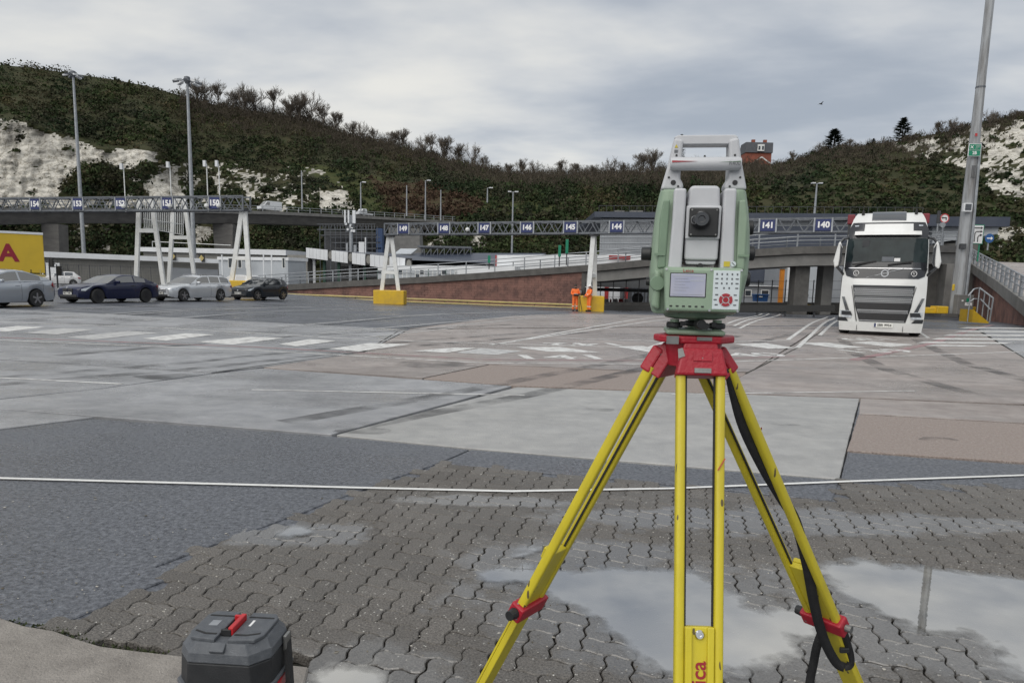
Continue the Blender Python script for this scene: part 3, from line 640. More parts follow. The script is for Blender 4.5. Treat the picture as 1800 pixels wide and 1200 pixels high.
def hill_mat():
    m = bpy.data.materials.new('hill'); m.use_nodes = True; N = m.node_tree.nodes; Lk = m.node_tree.links; b = N['Principled BSDF']
    g = N.new('ShaderNodeNewGeometry').outputs['Position']; at = N.new('ShaderNodeAttribute'); at.attribute_name = 'cover'
    sp = N.new('ShaderNodeSeparateColor'); Lk.new(at.outputs['Color'], sp.inputs[0])
    def nz(s, d=6, st=None):
        n = N.new('ShaderNodeTexNoise'); n.inputs['Scale'].default_value = s; n.inputs['Detail'].default_value = d; n.inputs['Roughness'].default_value = .65
        if st:
            mp = N.new('ShaderNodeMapping'); mp.inputs['Scale'].default_value = st; Lk.new(g, mp.inputs[0]); Lk.new(mp.outputs[0], n.inputs['Vector'])
        else: Lk.new(g, n.inputs['Vector'])
        return n.outputs[0]
    def ramp(f, *st):
        r = N.new('ShaderNodeValToRGB'); Lk.new(f, r.inputs[0]); el = r.color_ramp.elements
        el[0].position, el[0].color = st[0][0], (*st[0][1], 1); el[1].position, el[1].color = st[-1][0], (*st[-1][1], 1)
        for p, c in st[1:-1]: q = el.new(p); q.color = (*c, 1)
        return r.outputs[0]
    def mix(f, a, c):
        n = N.new('ShaderNodeMixRGB'); Lk.new(f, n.inputs[0]); Lk.new(a, n.inputs[1]); Lk.new(c, n.inputs[2]); return n.outputs[0]
    def edge(ch):
        a = N.new('ShaderNodeMath'); a.operation = 'MULTIPLY_ADD'; a.inputs[1].default_value = .5; Lk.new(nz(.9), a.inputs[0]); Lk.new(ch, a.inputs[2])
        r = N.new('ShaderNodeMapRange'); r.inputs[1].default_value = .62; r.inputs[2].default_value = .82; Lk.new(a.outputs[0], r.inputs[0]); return r.outputs[0]
    veg = ramp(nz(.12), (.3, (.03, .036, .017)), (.5, (.045, .048, .024)), (.7, (.064, .058, .032)))
    grs = ramp(nz(.2), (.3, (.038, .05, .018)), (.7, (.075, .078, .032)))
    red = ramp(nz(.4), (.42, (.055, .052, .026)), (.72, (.085, .047, .036)))
    chk = ramp(nz(.5, 9, (.8, .8, 1.5)), (.34, (.30, .29, .265)), (.44, (.52, .50, .45)), (.68, (.70, .675, .61)))
    stn = ramp(nz(.09, 5, (1.5, 1, .5)), (.48, (1, 1, 1)), (.62, (.5, .5, .5)))
    mul = N.new('ShaderNodeMixRGB'); mul.blend_type = 'MULTIPLY'; mul.inputs[0].default_value = 1; Lk.new(chk, mul.inputs[1]); Lk.new(stn, mul.inputs[2])
    vo = N.new('ShaderNodeTexVoronoi'); vo.feature = 'DISTANCE_TO_EDGE'; vo.inputs['Scale'].default_value = .34
    mpv = N.new('ShaderNodeMapping'); mpv.inputs['Scale'].default_value = (.8, .8, 1.7); nv_ = N.new('ShaderNodeTexNoise'); nv_.inputs['Scale'].default_value = .5; nv_.inputs['Detail'].default_value = 5; Lk.new(g, nv_.inputs['Vector'])
    av = N.new('ShaderNodeVectorMath'); av.operation = 'MULTIPLY_ADD'; av.inputs[1].default_value = (5, 5, 5); Lk.new(nv_.outputs['Color'], av.inputs[0]); Lk.new(g, av.inputs[2]); Lk.new(av.outputs[0], mpv.inputs[0]); Lk.new(mpv.outputs[0], vo.inputs['Vector'])
    crk = ramp(vo.outputs['Distance'], (0, (.42, .40, .36)), (.035, (.8, .79, .77)), (.10, (1, 1, 1)))
    mu2 = N.new('ShaderNodeMixRGB'); mu2.blend_type = 'MULTIPLY'; mu2.inputs[0].default_value = 1; Lk.new(mul.outputs[0], mu2.inputs[1]); Lk.new(crk, mu2.inputs[2]); mul = mu2
    c = mix(edge(sp.outputs[1]), veg, grs); c = mix(edge(sp.outputs[2]), c, red); c = mix(edge(sp.outputs[0]), c, mul.outputs[0])
    Lk.new(c, b.inputs['Base Color']); b.inputs['Roughness'].default_value = .9; b.inputs['Specular IOR Level'].default_value = .1
    bn = N.new('ShaderNodeBump'); bn.inputs['Strength'].default_value = 1; bn.inputs['Distance'].default_value = .7; Lk.new(nz(.6, 9, (1, 1, 1.5)), bn.inputs['Height']); Lk.new(bn.outputs[0], b.inputs['Normal'])
    return m
me.materials.append(hill_mat())
# scrub: one uncountable mass of leaf clumps
pm('scrub', (1, 1, 1), (.55, .55, .55), .5, .85, attr='tint', pos='World', spec=.15)
def scrub():
    rng = np.random.default_rng(5)
    V = []; C = []
    pal = 1.4*np.array([(.030, .042, .018), (.038, .050, .022), (.046, .044, .024), (.052, .045, .030), (.035, .046, .020), (.062, .054, .036)])
    nc = len(rows)
    cand = [(ci, ri) for ci in range(nc) for ri in range(NV)]
    pick = rng.choice(len(cand), size=24000, replace=True)
    for q in pick:
        ci, ri = cand[q]; px, py = hpix[ci*NV+ri]
        if px < -120 or px > 1920 or py > 470: continue
        ck, g, rd, _ = hcol[ci*NV+ri]
        near = [hcol[ci*NV+min(NV-1, max(0, ri+k))][0] for k in (-3, 3)]
        if ck > .4 or (max(near) > .4 and rng.random() < .6): continue
        if (g > .5 or rd > .5) and rng.random() < .5: continue
        if px > 1330 and py < 380 and rng.random() < .38: continue
        if px > 1330 and py < 380 and rng.random() < .7: small = .55
        else: small = 1
        p = rows[ci][ri]
        zn = noise.noise(Vector((px*.012, py*.02, 0)))
        woody = zn > .05 and py < 330
        r = rng.uniform(1.2, 2.9)*small*(1.15 if py < interp(SIL, px)+60 else .9)
        nq = 24
        if px < 1330 and rng.random() < .13: r *= 1.75; nq = 64
        zz2 = noise.fractal(Vector((px*.011, py*.02, 33)), 1, 2, 3)
        base = (.85+.45*max(-.5, zz2))*np.array((.90+.22*zz2, 1, .90-.12*zz2))*pal[rng.integers(2, 6) if woody else rng.integers(0, 5)]*rng.uniform(.75, 1.25)
        if rd > .5: base = np.array((.072, .046, .03))*rng.uniform(.7, 1.3)
        d = rng.normal(size=(nq, 3)); d /= np.linalg.norm(d, axis=1)[:, None]; d[:, 2] = np.abs(d[:, 2])*.9-.15
        cen = np.array(p)+d*r*rng.uniform(.55, 1, (nq, 1))*np.array((1, 1, .85))
        a = rng.normal(size=(nq, 3)); a /= np.linalg.norm(a, axis=1)[:, None]; b = np.cross(a, rng.normal(size=(nq, 3))); b /= np.linalg.norm(b, axis=1)[:, None]
        s = rng.uniform(.2, .46, (nq, 1))*(1 if not woody else .8); e = rng.uniform(.5, 1.3, (nq, 1))
        quad = np.stack([cen-a*s-b*s*e, cen+a*s-b*s*e*.4, cen+a*s*.7+b*s*e, cen-a*s*.8+b*s*e*.8], 1)
        V.append(quad.reshape(-1, 3)); C.append(np.repeat(base[None]*rng.uniform(.86, 1.16, (nq, 1)), 1, 0))
    for _ in range(5200):          # twiggy brush along the crest
        px = rng.uniform(320, 1340) if rng.random() < .85 else rng.uniform(1340, 1800)
        ci = int(round((px-PXS[0])/5)); ri = NV-1-int(abs(rng.normal(0, 9))); ri = max(60, ri)
        if hcol[ci*NV+ri][0] > .4: continue
        p = np.array(rows[ci][ri])+rng.normal(0, .8, 3)*np.array((1, 1, 0)); nq = 26; hgt = rng.uniform(1.5, 5.2)*(1 if px < 1340 else .4)
        base = np.array((.088, .074, .056))*rng.uniform(.7, 1.3)
        o = rng.normal(0, .9, (nq, 3)); zz_ = rng.random((nq, 1))*hgt; cen = p+o*np.array((1, 1, 0))*(.5+.5*np.sin(zz_/hgt*3)); cen[:, 2] += zz_[:, 0]
        up = np.stack([rng.normal(0, .45, nq), rng.normal(0, .45, nq), np.ones(nq)], 1); up /= np.linalg.norm(up, axis=1)[:, None]
        sd3 = np.cross(up, rng.normal(size=(nq, 3))); sd3 /= np.linalg.norm(sd3, axis=1)[:, None]; sd3 *= rng.uniform(.03, .09, (nq, 1)); up *= rng.uniform(.5, 1.2, (nq, 1))
        V.append(np.stack([cen-sd3-up*.5, cen+sd3-up*.5, cen+sd3*.4+up*.6, cen-sd3*.4+up*.6], 1).reshape(-1, 3)); C.append(base[None]*rng.uniform(.7, 1.3, (nq, 1)))
    V = np.concatenate(V).astype(np.float32); C = np.concatenate(C).astype(np.float32); nf = len(C)
    me = bpy.data.meshes.new('hillside_scrub'); me.vertices.add(len(V)); me.vertices.foreach_set('co', V.ravel())
    me.loops.add(nf*4); me.loops.foreach_set('vertex_index', np.arange(nf*4, dtype=np.int32))
    me.polygons.add(nf); me.polygons.foreach_set('loop_start', np.arange(0, nf*4, 4, dtype=np.int32)); me.polygons.foreach_set('loop_total', np.full(nf, 4, dtype=np.int32))
    me.update(); t = me.attributes.new('tint', 'FLOAT_COLOR', 'FACE'); t.data.foreach_set('color', np.concatenate([C, np.ones((nf, 1), np.float32)], 1).ravel())
    me.materials.append(MATS['scrub'])
    o = bpy.data.objects.new('hillside_scrub', me); COL.objects.link(o); tag(o, 'dense dark scrub and brambles covering the hillsides', 'scrub', kind='stuff')
    print('scrub quads', nf)
scrub()
# ------------------------------------------------------------------ skyline trees
pm('bark', (.055, .045, .036), (.08, .066, .052), 3, .9)
pm('twig', (.10, .085, .07), (.13, .108, .085), 2, .9)
pm('conifer', (.012, .024, .014), (.022, .036, .02), 2, .85, island=.35)
def bare_tree(seed, h=8.0):
    rg = random.Random(seed); tr = MB(); cr = MB()
    def grow(p, d, L, r, lev):
        n = 3; pts = [p]; rs = [r]
        for i in range(n):
            d = (d+Vector((rg.gauss(0, .13), rg.gauss(0, .13), rg.gauss(.06, .06)))).normalized(); p = p+d*(L/n); pts.append(p); rs.append(max(.02, r*(1-.35*(i+1)/n)))
        (tr if lev < 1 else cr).tube(pts, rs, 5 if lev < 2 else 3, cap=False)
        if lev >= 4: return
        for j in range([6, 5, 5, 4][lev]):
            q = pts[rg.choice([1, 2, 2, 3, 3])]
            a = rg.uniform(0, 6.28); sp = rg.uniform(.3, .95)
            nd = (d + Vector((math.cos(a)*sp, math.sin(a)*sp, rg.uniform(-.05, .4)))).normalized()
            grow(q, nd, L*rg.uniform(.55, .82), rs[-1]*.62, lev+1)
    for k in range(rg.choice([1, 2, 2])):
        grow(Vector((rg.uniform(-.4, .4)*k, rg.uniform(-.4, .4)*k, -.8)), Vector((rg.uniform(-.2, .2), rg.uniform(-.2, .2), 1)).normalized(), h*.30, .16, 0)
    return tr, cr
variants = []
for s in range(4):
    tr, cr = bare_tree(20+s)
    variants.append((tr, cr))
def conifer(h, w, seed):
    rg = random.Random(seed); tr = MB().tube([(0, 0, -.5), (0, 0, h*.95)], [h*.035, .03], 6); cr = MB()
    for i in range(420):
        t = rg.random()**.8; z = h*(.08+.9*t); R = w*(1-t)**.75*rg.uniform(.55, 1.08)+.1; a = rg.uniform(0, 6.28)
        for k in range(3):
            f = rg.uniform(.35, 1); p = Vector((math.cos(a)*R*f, math.sin(a)*R*f, z+.12*R*f-.2*f)); o2 = Vector((math.cos(a), math.sin(a), .25))*rg.uniform(.25, .6)*w/2.4; sd2 = Vector((-math.sin(a), math.cos(a), rg.uniform(-.4, .4)))*.14*w/2.4
            cr.add([p-o2*.4-sd2, p-o2*.4+sd2, p+o2], [(0, 1, 2)])
    return tr, cr
TREES = [(345, 1.0), (362, 1.15), (385, 1.2), (412, 1.05), (432, 1.35), (452, 1.1), (482, 1.25), (508, 1.15), (528, 1.5), (548, 1.45), (572, 1.3), (590, 1.0), (618, .8), (640, .85), (662, .8), (688, .9), (712, 1.0), (738, 1.05), (762, 1.1), (782, 1.3), (806, 1.0), (832, 1.1), (855, .9), (893, .75), (915, .8), (940, .7), (985, .95), (1008, .75), (1040, .7), (1072, 1.0), (1098, .8), (1125, 1.1), (1150, 1.2), (1215, .9), (1240, .8), (1268, .75), (1388, .5), (1440, .6), (1492, .5), (1650, .6), (1668, .75), (1742, .7)]
ordw = ['first', 'second', 'third', 'fourth', 'fifth', 'sixth', 'seventh', 'eighth', 'ninth', 'tenth', 'eleventh', 'twelfth', 'thirteenth', 'fourteenth', 'fifteenth', 'sixteenth', 'seventeenth', 'eighteenth', 'nineteenth', 'twentieth']
def ordn(i):
    if i < 20: return ordw[i]
    t = {2: 'twenty', 3: 'thirty', 4: 'forty'}[(i+1)//10]
    return t+('-'+ordw[(i+1) % 10-1] if (i+1) % 10 else ('ieth' if False else ''))
protos = {}
def ridge_point(px, back=0):
    ci = int(np.clip(round((px-PXS[0])/5), 0, len(rows)-1)); return Vector(rows[ci][NV-2-back])
for i, (px, s) in enumerate(TREES):
    p = ridge_point(px, random.choice([0, 1, 2, 4])); v = i % 4
    nm = {29: 'thirtieth', 39: 'fortieth'}.get(i, ordn(i))
    lab = 'bare leafless tree on the skyline, %s from the left' % nm
    if v not in protos:
        r = thing('bare_tree', lab, 'tree', p, 0, 'bare winter trees along the skyline'); tr, cr = variants[v]
        tr.build('trunk', 'bark', r, world=False); cr.build('crown', 'twig', r, world=False); protos[v] = r
    else:
        r = copy_tree(protos[v]); r.location = p; r['label'] = lab
    dist = (p-CAM).length/330
    r.scale = (s*dist*1.62,)*3; r.rotation_euler = (0, 0, random.uniform(0, 6.28))
for px, h, wd, lab in [(1193, 17, 3.6, 'tall dark conifer behind the left handle post of the instrument'), (1466, 7.5, 5.2, 'broad dark evergreen on the right hill crest above the lorry'), (1584, 8.0, 4.4, 'dark evergreen standing highest on the right hill crest'), (1536, 2.6, 1.1, 'smaller of the two tiny pointed conifers on the right crest'), (1526, 1.8, .7, 'smallest pointed conifer on the right hill crest')]:
    p = ridge_point(px); r = thing('conifer_tree', lab, 'tree', p, 0, 'evergreens on the skyline'); tr, cr = conifer(h, wd, int(px)); tr.build('trunk', 'bark', r, world=False); cr.build('crown', 'conifer', r, world=False)
# brick house on the crest
pm('house_brick', (.27, .085, .05), (.2, .065, .045), 1, .8); pm('slate', (.045, .05, .06), (.06, .065, .075), 1, .6)
hp = P(1333, 288, 325); r = thing('brick_house', 'red brick house with white gable trim on the right hill crest', 'house', hp)
k = 325/FPX
def hq(dx, dz): return (hp.x+dx*k, hp.z+dz*k)
mb = MB(); mb.box((hp.x, hp.y+5, hp.z+2), (44*k, 9, 34*k*1.0)); mb.build('wall', 'house_brick', r)
rf = MB(); x0, z0 = hq(-23, 16); x1, z1 = hq(23, 36)
rf.prism([(x0, hp.y-.2, z0+.6), (x0, hp.y+10.2, z0+.6), (x0+.4, hp.y+8.5, z1), (x0+.4, hp.y+1.2, z1)], (46*k, 0, 0)); rf = rf.build('roof', 'slate', r)
for dx in (-8, 12):
    a = hq(dx, 33); MB().box((a[0], hp.y+2.6, a[1]), (5.5*k, 1.2, 16*k)).build('chimney', 'house_brick', r)
a = hq(2, 26); dm = MB().box((a[0], hp.y-.4, a[1]), (11*k, .7, 11*k)).build('dormer', 'white_steel', r)
for dx in (-1, 5): b = hq(dx, 25.5); MB().box((b[0], hp.y-.8, b[1]), (3*k, .1, 6*k)).build('window', 'window_glass', dm)
g0 = hq(2, 8); gb = MB().prism([(g0[0]-22*k, hp.y-2.2, g0[1]-14*k), (g0[0]+22*k, hp.y-2.2, g0[1]-14*k), (g0[0], hp.y-2.2, g0[1])], (0, 2.4, 0)).build('gable', 'house_brick', r)
for sgn in (-1, 1): MB().beam((g0[0]+sgn*23*k, hp.y-2.4, g0[1]-14*k), (g0[0], hp.y-2.4, g0[1]+.4), .3, .45).build('barge_board', 'white_steel', gb)
# ------------------------------------------------------------------ flyover viaduct
pm('van_white', (.72, .74, .76), (.66, .68, .7), 1, .3, coat=.4)
BR = [(-300, 381, 112), (-120, 372, 122), (0, 368, 130), (150, 367.5, 143), (300, 369, 157), (475, 373, 175), (600, 379, 190), (700, 384, 202), (800, 390, 214)]
brp = [P(a, b, c) for a, b, c in BR]
r = thing('viaduct', 'long grey concrete road viaduct climbing across in front of the hills', 'bridge', (brp[2].x, brp[2].y, 0))
def sweep(pts, prof):
    rw = []
    for i, p in enumerate(pts):
        d = pts[min(i+1, len(pts)-1)]-pts[max(i-1, 0)]; d.z = 0; d.normalize(); nr = Vector((d.y, -d.x, 0))
        if nr.y > 0: nr = -nr          # nr points to the camera side
        rw.append([p + nr*a + Vector((0, 0, b)) for a, b in prof+[prof[0]]])
    return rw
def dense(pts, st):
    o = []
    for a, b in zip(pts, pts[1:]):
        n = max(1, int((b-a).length/st)); o += [a.lerp(b, i/n) for i in range(n)]
    return o+[pts[-1]]
bd = dense(brp, 6)
mb = MB().grid(sweep(bd, [(0, 0), (0, -.55), (-.5, -.7), (-1.6, -2.6), (-7, -2.6), (-8.4, -.7), (-9, -.5), (-9, 0)])); mb.build('deck', 'conc_bridge', r)
mb = MB().grid(sweep(bd, [(.12, .25), (.12, -.5), (.004, -.5), (-.3, .25)])); mb.build('edge_beam', 'conc_mid', r)
def rail_line(pts, parent, h, step, rails, mat, pr=.03, pw=.06, nm='railing', post='post'):
    out = None
    for k in rails:
        o = MB().tube([p+Vector((0, 0, k*h)) for p in pts], pr, 5).build('rail', mat, parent)
    L = 0; nxt = 0
    for a, b in zip(pts, pts[1:]):
        d = (b-a); l = d.length
        while nxt <= L+l:
            p = a.lerp(b, (nxt-L)/l); MB().box(p+Vector((0, 0, h/2)), (pw, pw, h)).build(post, mat, parent); nxt += step
        L += l
rail_line([p+Vector((0, 0, .25)) for p in dense(brp[1:], 8)], r, 1.15, 3.2, (.45, .97), 'steel_galv', .06, .13)
for px, w_, Y in [(75, 3.0, 136), (385, 4.2, 166)]:
    t = P(px, 392, Y); nf = 10
    MB().prism([(t.x-w_*.42, Y+2, -.5), (t.x+w_*.42, Y+2, -.5), (t.x+w_*.55, Y+2, t.z), (t.x-w_*.55, Y+2, t.z)], (0, 3, 0)).build('pier', 'conc_bridge', r)
def small_van(lab, px, py, Y, L, H, ang, pick=False):
    p = P(px, py, Y); v = thing('van', lab, 'van', p, ang, 'vans on the viaduct')
    if not pick: prof = [(-L/2, .3), (L/2, .3), (L/2, H*.48), (L*.36, H*.55), (L*.2, H*.97), (L*.12, H), (-L/2+.1, H), (-L/2, H*.9)]
    else: prof = [(-L/2, .4), (L/2, .4), (L/2, H*.52), (L*.36, H*.58), (L*.22, H*.97), (L*.0, H), (-L*.06, H*.95), (-L*.08, H*.45), (-L/2, H*.45)]
    MB().prism([(x, -.95, z) for x, z in prof], (0, 1.9, 0)).build('body', 'van_white', v, world=False, bevel=.08)
    MB().prism([(L*.355, -.85, H*.58), (L*.21, -.85, H*.93), (L*.21, .85, H*.93), (L*.355, .85, H*.58)], (.03, 0, .03)).build('windscreen', 'glass_dark', v, world=False)
    for sy in (-.955, .955): MB().prism([(L*.3, sy, H*.6), (L*.19, sy, H*.9), (L*.08, sy, H*.9), (L*.08, sy, H*.6)], (0, .02 if sy > 0 else -.02, 0)).build('side_window', 'glass_dark', v, world=False)
    for x in (-L*.32, L*.31):
        for sy in (-.9, .7): MB().cyl((x, sy, .32), (x, sy+.2, .32), .32, n=14).build('wheel', 'tyre', v, world=False)
ang = math.atan2((brp[6]-brp[5]).y, (brp[6]-brp[5]).x)
small_van('white panel van driving along the viaduct', 474, 372, 178, 5.6, 2.4, ang+math.pi)
small_van('small white pickup truck driving along the viaduct', 640, 381, 196, 4.6, 2.0, ang+math.pi, True)
# ------------------------------------------------------------------ lane gantries
def gantry_truss(root, A, B, h, n, w=.9, chord=.10, web=.055, mat='steel_grey'):
    d = B-A; up = Vector((0, 0, h)); nr = Vector((d.y, -d.x, 0)).normalized()*w
    if nr.y < 0: nr = -nr
    for off in (Vector(), nr):
        MB().beam(A+off, B+off, chord).build('bottom_chord', mat, root); MB().beam(A+off+up, B+off+up, chord).build('top_chord', mat, root)
    m = MB()
    for i in range(n):
        a = A.lerp(B, i/n); b = A.lerp(B, (i+.5)/n); c = A.lerp(B, (i+1)/n)
        for off in (Vector(), nr):
            m.beam(a+off, b+up+off, web); m.beam(b+up+off, c+off, web)
        m.beam(a, a+nr, web); m.beam(b+up, b+up+nr, web); m.beam(a+up, b+up+nr, web*.8)
    m.build('lattice_bracing', mat, root)['kind'] = 'stuff'
    for p in (A, B):
        for off in (Vector(), nr): MB().beam(p+off-Vector((0, 0, .05)), p+off+up+Vector((0, 0, .05)), chord*1.1).build('end_post', mat, root)
    MB().box((A+B)/2+nr*.5+Vector((0, 0, .06)), ((B-A).length, w*.7, .05), Matrix.Rotation(math.atan2(d.y, d.x), 3, 'Z')).build('walkway', mat, root)
    return nr
def lane_sign(root, c, d, s, wd, h):
    xh = d.normalized(); fr_ = Vector((xh.y, -xh.x, 0)); fr_ = fr_ if fr_.y < 0 else -fr_
    Rm = Matrix((xh, Vector((-xh.y, xh.x, 0)), Vector((0, 0, 1)))).transposed()
    b = MB().box(c+fr_*.10, (wd, .06, h), Rm).build('lane_sign', 'sign_blue', root)
    for sx in (-1, 1): MB().box(c+fr_*.06+xh*sx*(wd/2+.06), (.09, .1, h+.16), Rm).build('sign_frame', 'steel_galv', b)
    M4 = Matrix.Translation(-root.location) @ frame(c+fr_*.135+Vector((0, 0, 0)), xh, (0, 0, 1))
    t = text('sign_number', s, h*.70, 'sign_white', b, M4, depth=.006, bold=h*.03, squash=1.02)
def a_leg(root, base, topc, along, spread, w, mat='white_steel', bar=.33):
    base = Vector(base); topc = Vector(topc); al = along.normalized()*spread
    MB().beam(topc-al*.16, base-al, w, w*.8).build('leg', mat, root); MB().beam(topc+al*.16, base+al, w, w*.8).build('leg', mat, root)
    a = (base-al).lerp(topc-al*.16, bar); b = (base+al).lerp(topc+al*.16, bar)
    MB().beam(a, b, w*.75, w*.9).build('cross_bar', mat, root)
# right gantry, lanes 149 to 140
A = P(676, 411, 54.8); B = P(1500, 408.5, 42.3); B.z = A.z = (A.z+B.z)/2
dr = B-A
g2 = thing('lane_gantry', 'long steel lane gantry carrying blue signs 149 to 140', 'gantry', (A.x, A.y, gz(A.x, A.y)))
h2 = .78
B2 = A+dr*1.10
nr = gantry_truss(g2, A, B2, h2, 36)
def on_line(px):   # point on gantry line seen in column px
    best = min((abs((900+FPX*((A.lerp(B2, t)-CAM).dot(_r))/((A.lerp(B2, t)-CAM).dot(_f)))-px), t) for t in np.linspace(0, 1, 1600)); return A.lerp(B2, best[1])
for s, px in [('149', 710), ('148', 781), ('147', 852), ('146', 927), ('145', 1003), ('144', 1084), ('143', 1172), ('142', 1258), ('141', 1349), ('140', 1446)]:
    c = on_line(px); lane_sign(g2, c+Vector((0, 0, h2/2)), dr, s, .84, .66)
for px in (822,):
    c = on_line(px); MB().lathe([(0, .05), (.06, .14), (.2, .16), (.28, .08)], c+Vector((0, -.2, .42)), (0, -.3, -1), 12).build('camera_dome', 'white_steel', g2)
for px, by in [(680, 535), (1040, 545)]:
    t = on_line(px); c = t+nr*.5; zb = gz(c.x, c.y)
    MB().box((c.x, c.y, zb+.52), (2.3 if px < 900 else 1.6, 1.5, 1.06)).build('yellow_plinth', 'yellow_block', g2, bevel=.05)
    along = Vector((1, -.15, 0)) if px < 900 else Vector((.45, .9, 0))
    a_leg(g2, (c.x, c.y, zb+1.04), c+Vector((0, 0, -.05)), along, .66, .28)
    MB().box(c+Vector((0, 0, -.08)), (.6, .9, .14)).build('bearing', 'steel_dark', g2)
# left gantry, lanes 155 to 150
A = P(-190, 373, 61); B = P(427, 367.5, 52.5); zz_ = (A.z+B.z)/2; A.z = B.z = zz_; dr = B-A
g1 = thing('lane_gantry', 'left steel lane gantry carrying signs 155 to 150 above the cars', 'gantry', (B.x, B.y, 0))
h1 = .98; B2 = B; nr = gantry_truss(g1, A, B, h1, 26)
for s, px in [('155', -14), ('154', 64), ('153', 139), ('152', 214), ('151', 296), ('150', 379)]:
    c = on_line(px); lane_sign(g1, c+Vector((0, 0, h1/2)), dr, s, .84, .80)
for px, top in [(220, 293), (301, 290), (365, 288), (386, 288)]:
    c = on_line(px); t = P(px, top, c.y); m = MB().tube([c+Vector((0, .1, -.1)), Vector((c.x, c.y+.1, t.z))], .035, 6).build('camera_pole', 'white_steel', g1)
    MB().box((c.x-.08, c.y-.05, t.z), (.18, .2, .42)).build('antenna_box', 'white_panel', g1)
    MB().lathe([(0, .06), (.05, .15), (.2, .17), (.3, .1)], c+Vector((.05, -.28, .45)), (0, 0, -1), 12).build('camera_dome', 'white_steel', g1)
c = on_line(410)+nr*.5
MB().box((c.x, c.y+.2, .55), (2.6, 1.6, 1.1)).build('yellow_plinth', 'yellow_block', g1, bevel=.05)
a_leg(g1, (c.x+.1, c.y, 1.08), c+Vector((.45, 0, -.05)), Vector((1, -.2, 0)), .72, .3)
c = on_line(172)+nr*.5
# access tower frames with caged ladder beside the left gantry
tw = thing('access_tower', 'white steel access tower with caged ladder rods under the left gantry', 'tower', (P(290, 500, 60).x, 60, 0))
def fr(Y, xa, xb, xc, xd, yt, yb, ybar):
    a0, a1 = P(xa, yt, Y), P(xb, yb, Y); b0, b1 = P(xc, yt, Y), P(xd, yb, Y); a1.z = b1.z = 0
    MB().beam(a0, a1, .3, .25).build('leg', 'white_steel', tw); MB().beam(b0, b1, .3, .25).build('leg', 'white_steel', tw)
    t = (ybar-yt)/(yb-yt); MB().beam(a0.lerp(a1, t), b0.lerp(b1, t), .26, .3).build('cross_bar', 'white_steel', tw); MB().beam(a0, b0, .2, .2).build('cross_bar', 'white_steel', tw)
fr(57.5, 245, 239, 266, 290, 348, 514, 405); fr(62.5, 306, 296, 324, 345, 350, 510, 416)
for i in range(22):
    t = i/21; a = P(252+t*70, 349+t*2, 58+4*t); b = P(254+t*68, 400+t*12, 58+4*t); MB().cyl(a, b, .03, n=5).build('cage_rod', 'white_steel', tw)
for q in (0, .35, .7, 1):
    MB().cyl(P(252, 350+q*50, 58), P(322, 352+q*61, 62), .03, n=5).build('cage_hoop', 'white_steel', tw)
# ------------------------------------------------------------------ buildings: corrugated facade built from front line
def facade(root, pa, pb, z0, z1, depth, mat, name='wall'):
    a = Vector((pa[0], pa[1], 0)); b = Vector((pb[0], pb[1], 0)); d = (b-a).normalized(); bk = Vector((-d.y, d.x, 0)); bk = bk if bk.y > 0 else -bk
    za0, za1 = (z0 if isinstance(z0, tuple) else (z0, z0)), (z1 if isinstance(z1, tuple) else (z1, z1))
    q = [a+Vector((0, 0, za0[0])), b+Vector((0, 0, za0[1])), b+Vector((0, 0, za1[1])), a+Vector((0, 0, za1[0]))]
    return MB().prism(q, bk*depth).build(name, mat, root)
def ribs(root, pa, pb, z0, z1, n, mat, name='cladding_rib', w=.06):
    a = Vector((pa[0], pa[1], 0)); b = Vector((pb[0], pb[1], 0)); d = (b-a).normalized(); f_ = Vector((d.y, -d.x, 0)); f_ = f_ if f_.y < 0 else -f_
    m = MB()
    for i in range(n):
        p = a.lerp(b, (i+.5)/n)+f_*.03; zt = z1 if not isinstance(z1, tuple) else z1[0]+(z1[1]-z1[0])*(i+.5)/n
        m.box(p+Vector((0, 0, (z0+zt)/2)), (w, .06, zt-z0), Matrix.Rotation(math.atan2(d.y, d.x), 3, 'Z'))
    return m.build(name, mat, root)
a = P(77, 446, 84); b = P(386, 461, 92); at_, bt_ = a.z, b.z
r = thing('long_shed', 'long beige corrugated shed with white fascia behind the parked cars', 'shed', (a.x, a.y, 0))
facade(r, a, b, -.5, (at_, bt_), 14, 'clad_beige'); ribs(r, a, b, 0, (at_-.3, bt_-.3), 70, 'clad_beige')
f_ = Vector((0, -.4, 0))
facade(r, a+Vector((-.4, -.8, 0)), b+Vector((.6, -.8, 0)), (P(77, 452, 84).z, P(386, 463, 92).z), (P(77, 442, 84).z, P(386, 456, 92).z), .45, 'white_panel', 'fascia')
MB().beam(a+Vector((-.1, -.25, -at_)), a+Vector((-.1, -.25, 0)), .12).build('downpipe', 'white_panel', r)
for px in (310, 360):
    q = P(px, 451 if px < 330 else 454, 89.8 if px < 330 else 91.2); s_ = MB().box(q+Vector((0, -.9, 0)), (.75, .1, .95)).build('lane_board', 'sign_black', r)
    MB().prism([(q.x, q.y-.97, q.z+.38), (q.x+.32, q.y-.97, q.z), (q.x, q.y-.97, q.z-.38), (q.x-.32, q.y-.97, q.z)], (0, -.02, 0)).build('diamond', 'yellow_rail', s_)
q0 = P(300, 470, 89.5); q1 = P(384, 474, 91.9); facade(r, q0+Vector((0, -.12, 0)), q1+Vector((0, -.12, 0)), 0, (q0.z, q1.z), .05, 'clad_grey', 'shutter')
dq = P(92, 497, 83.4); MB().box((dq.x, 83.7, 1.25), (1.6, .08, 2.3)).build('door', 'white_panel', r)
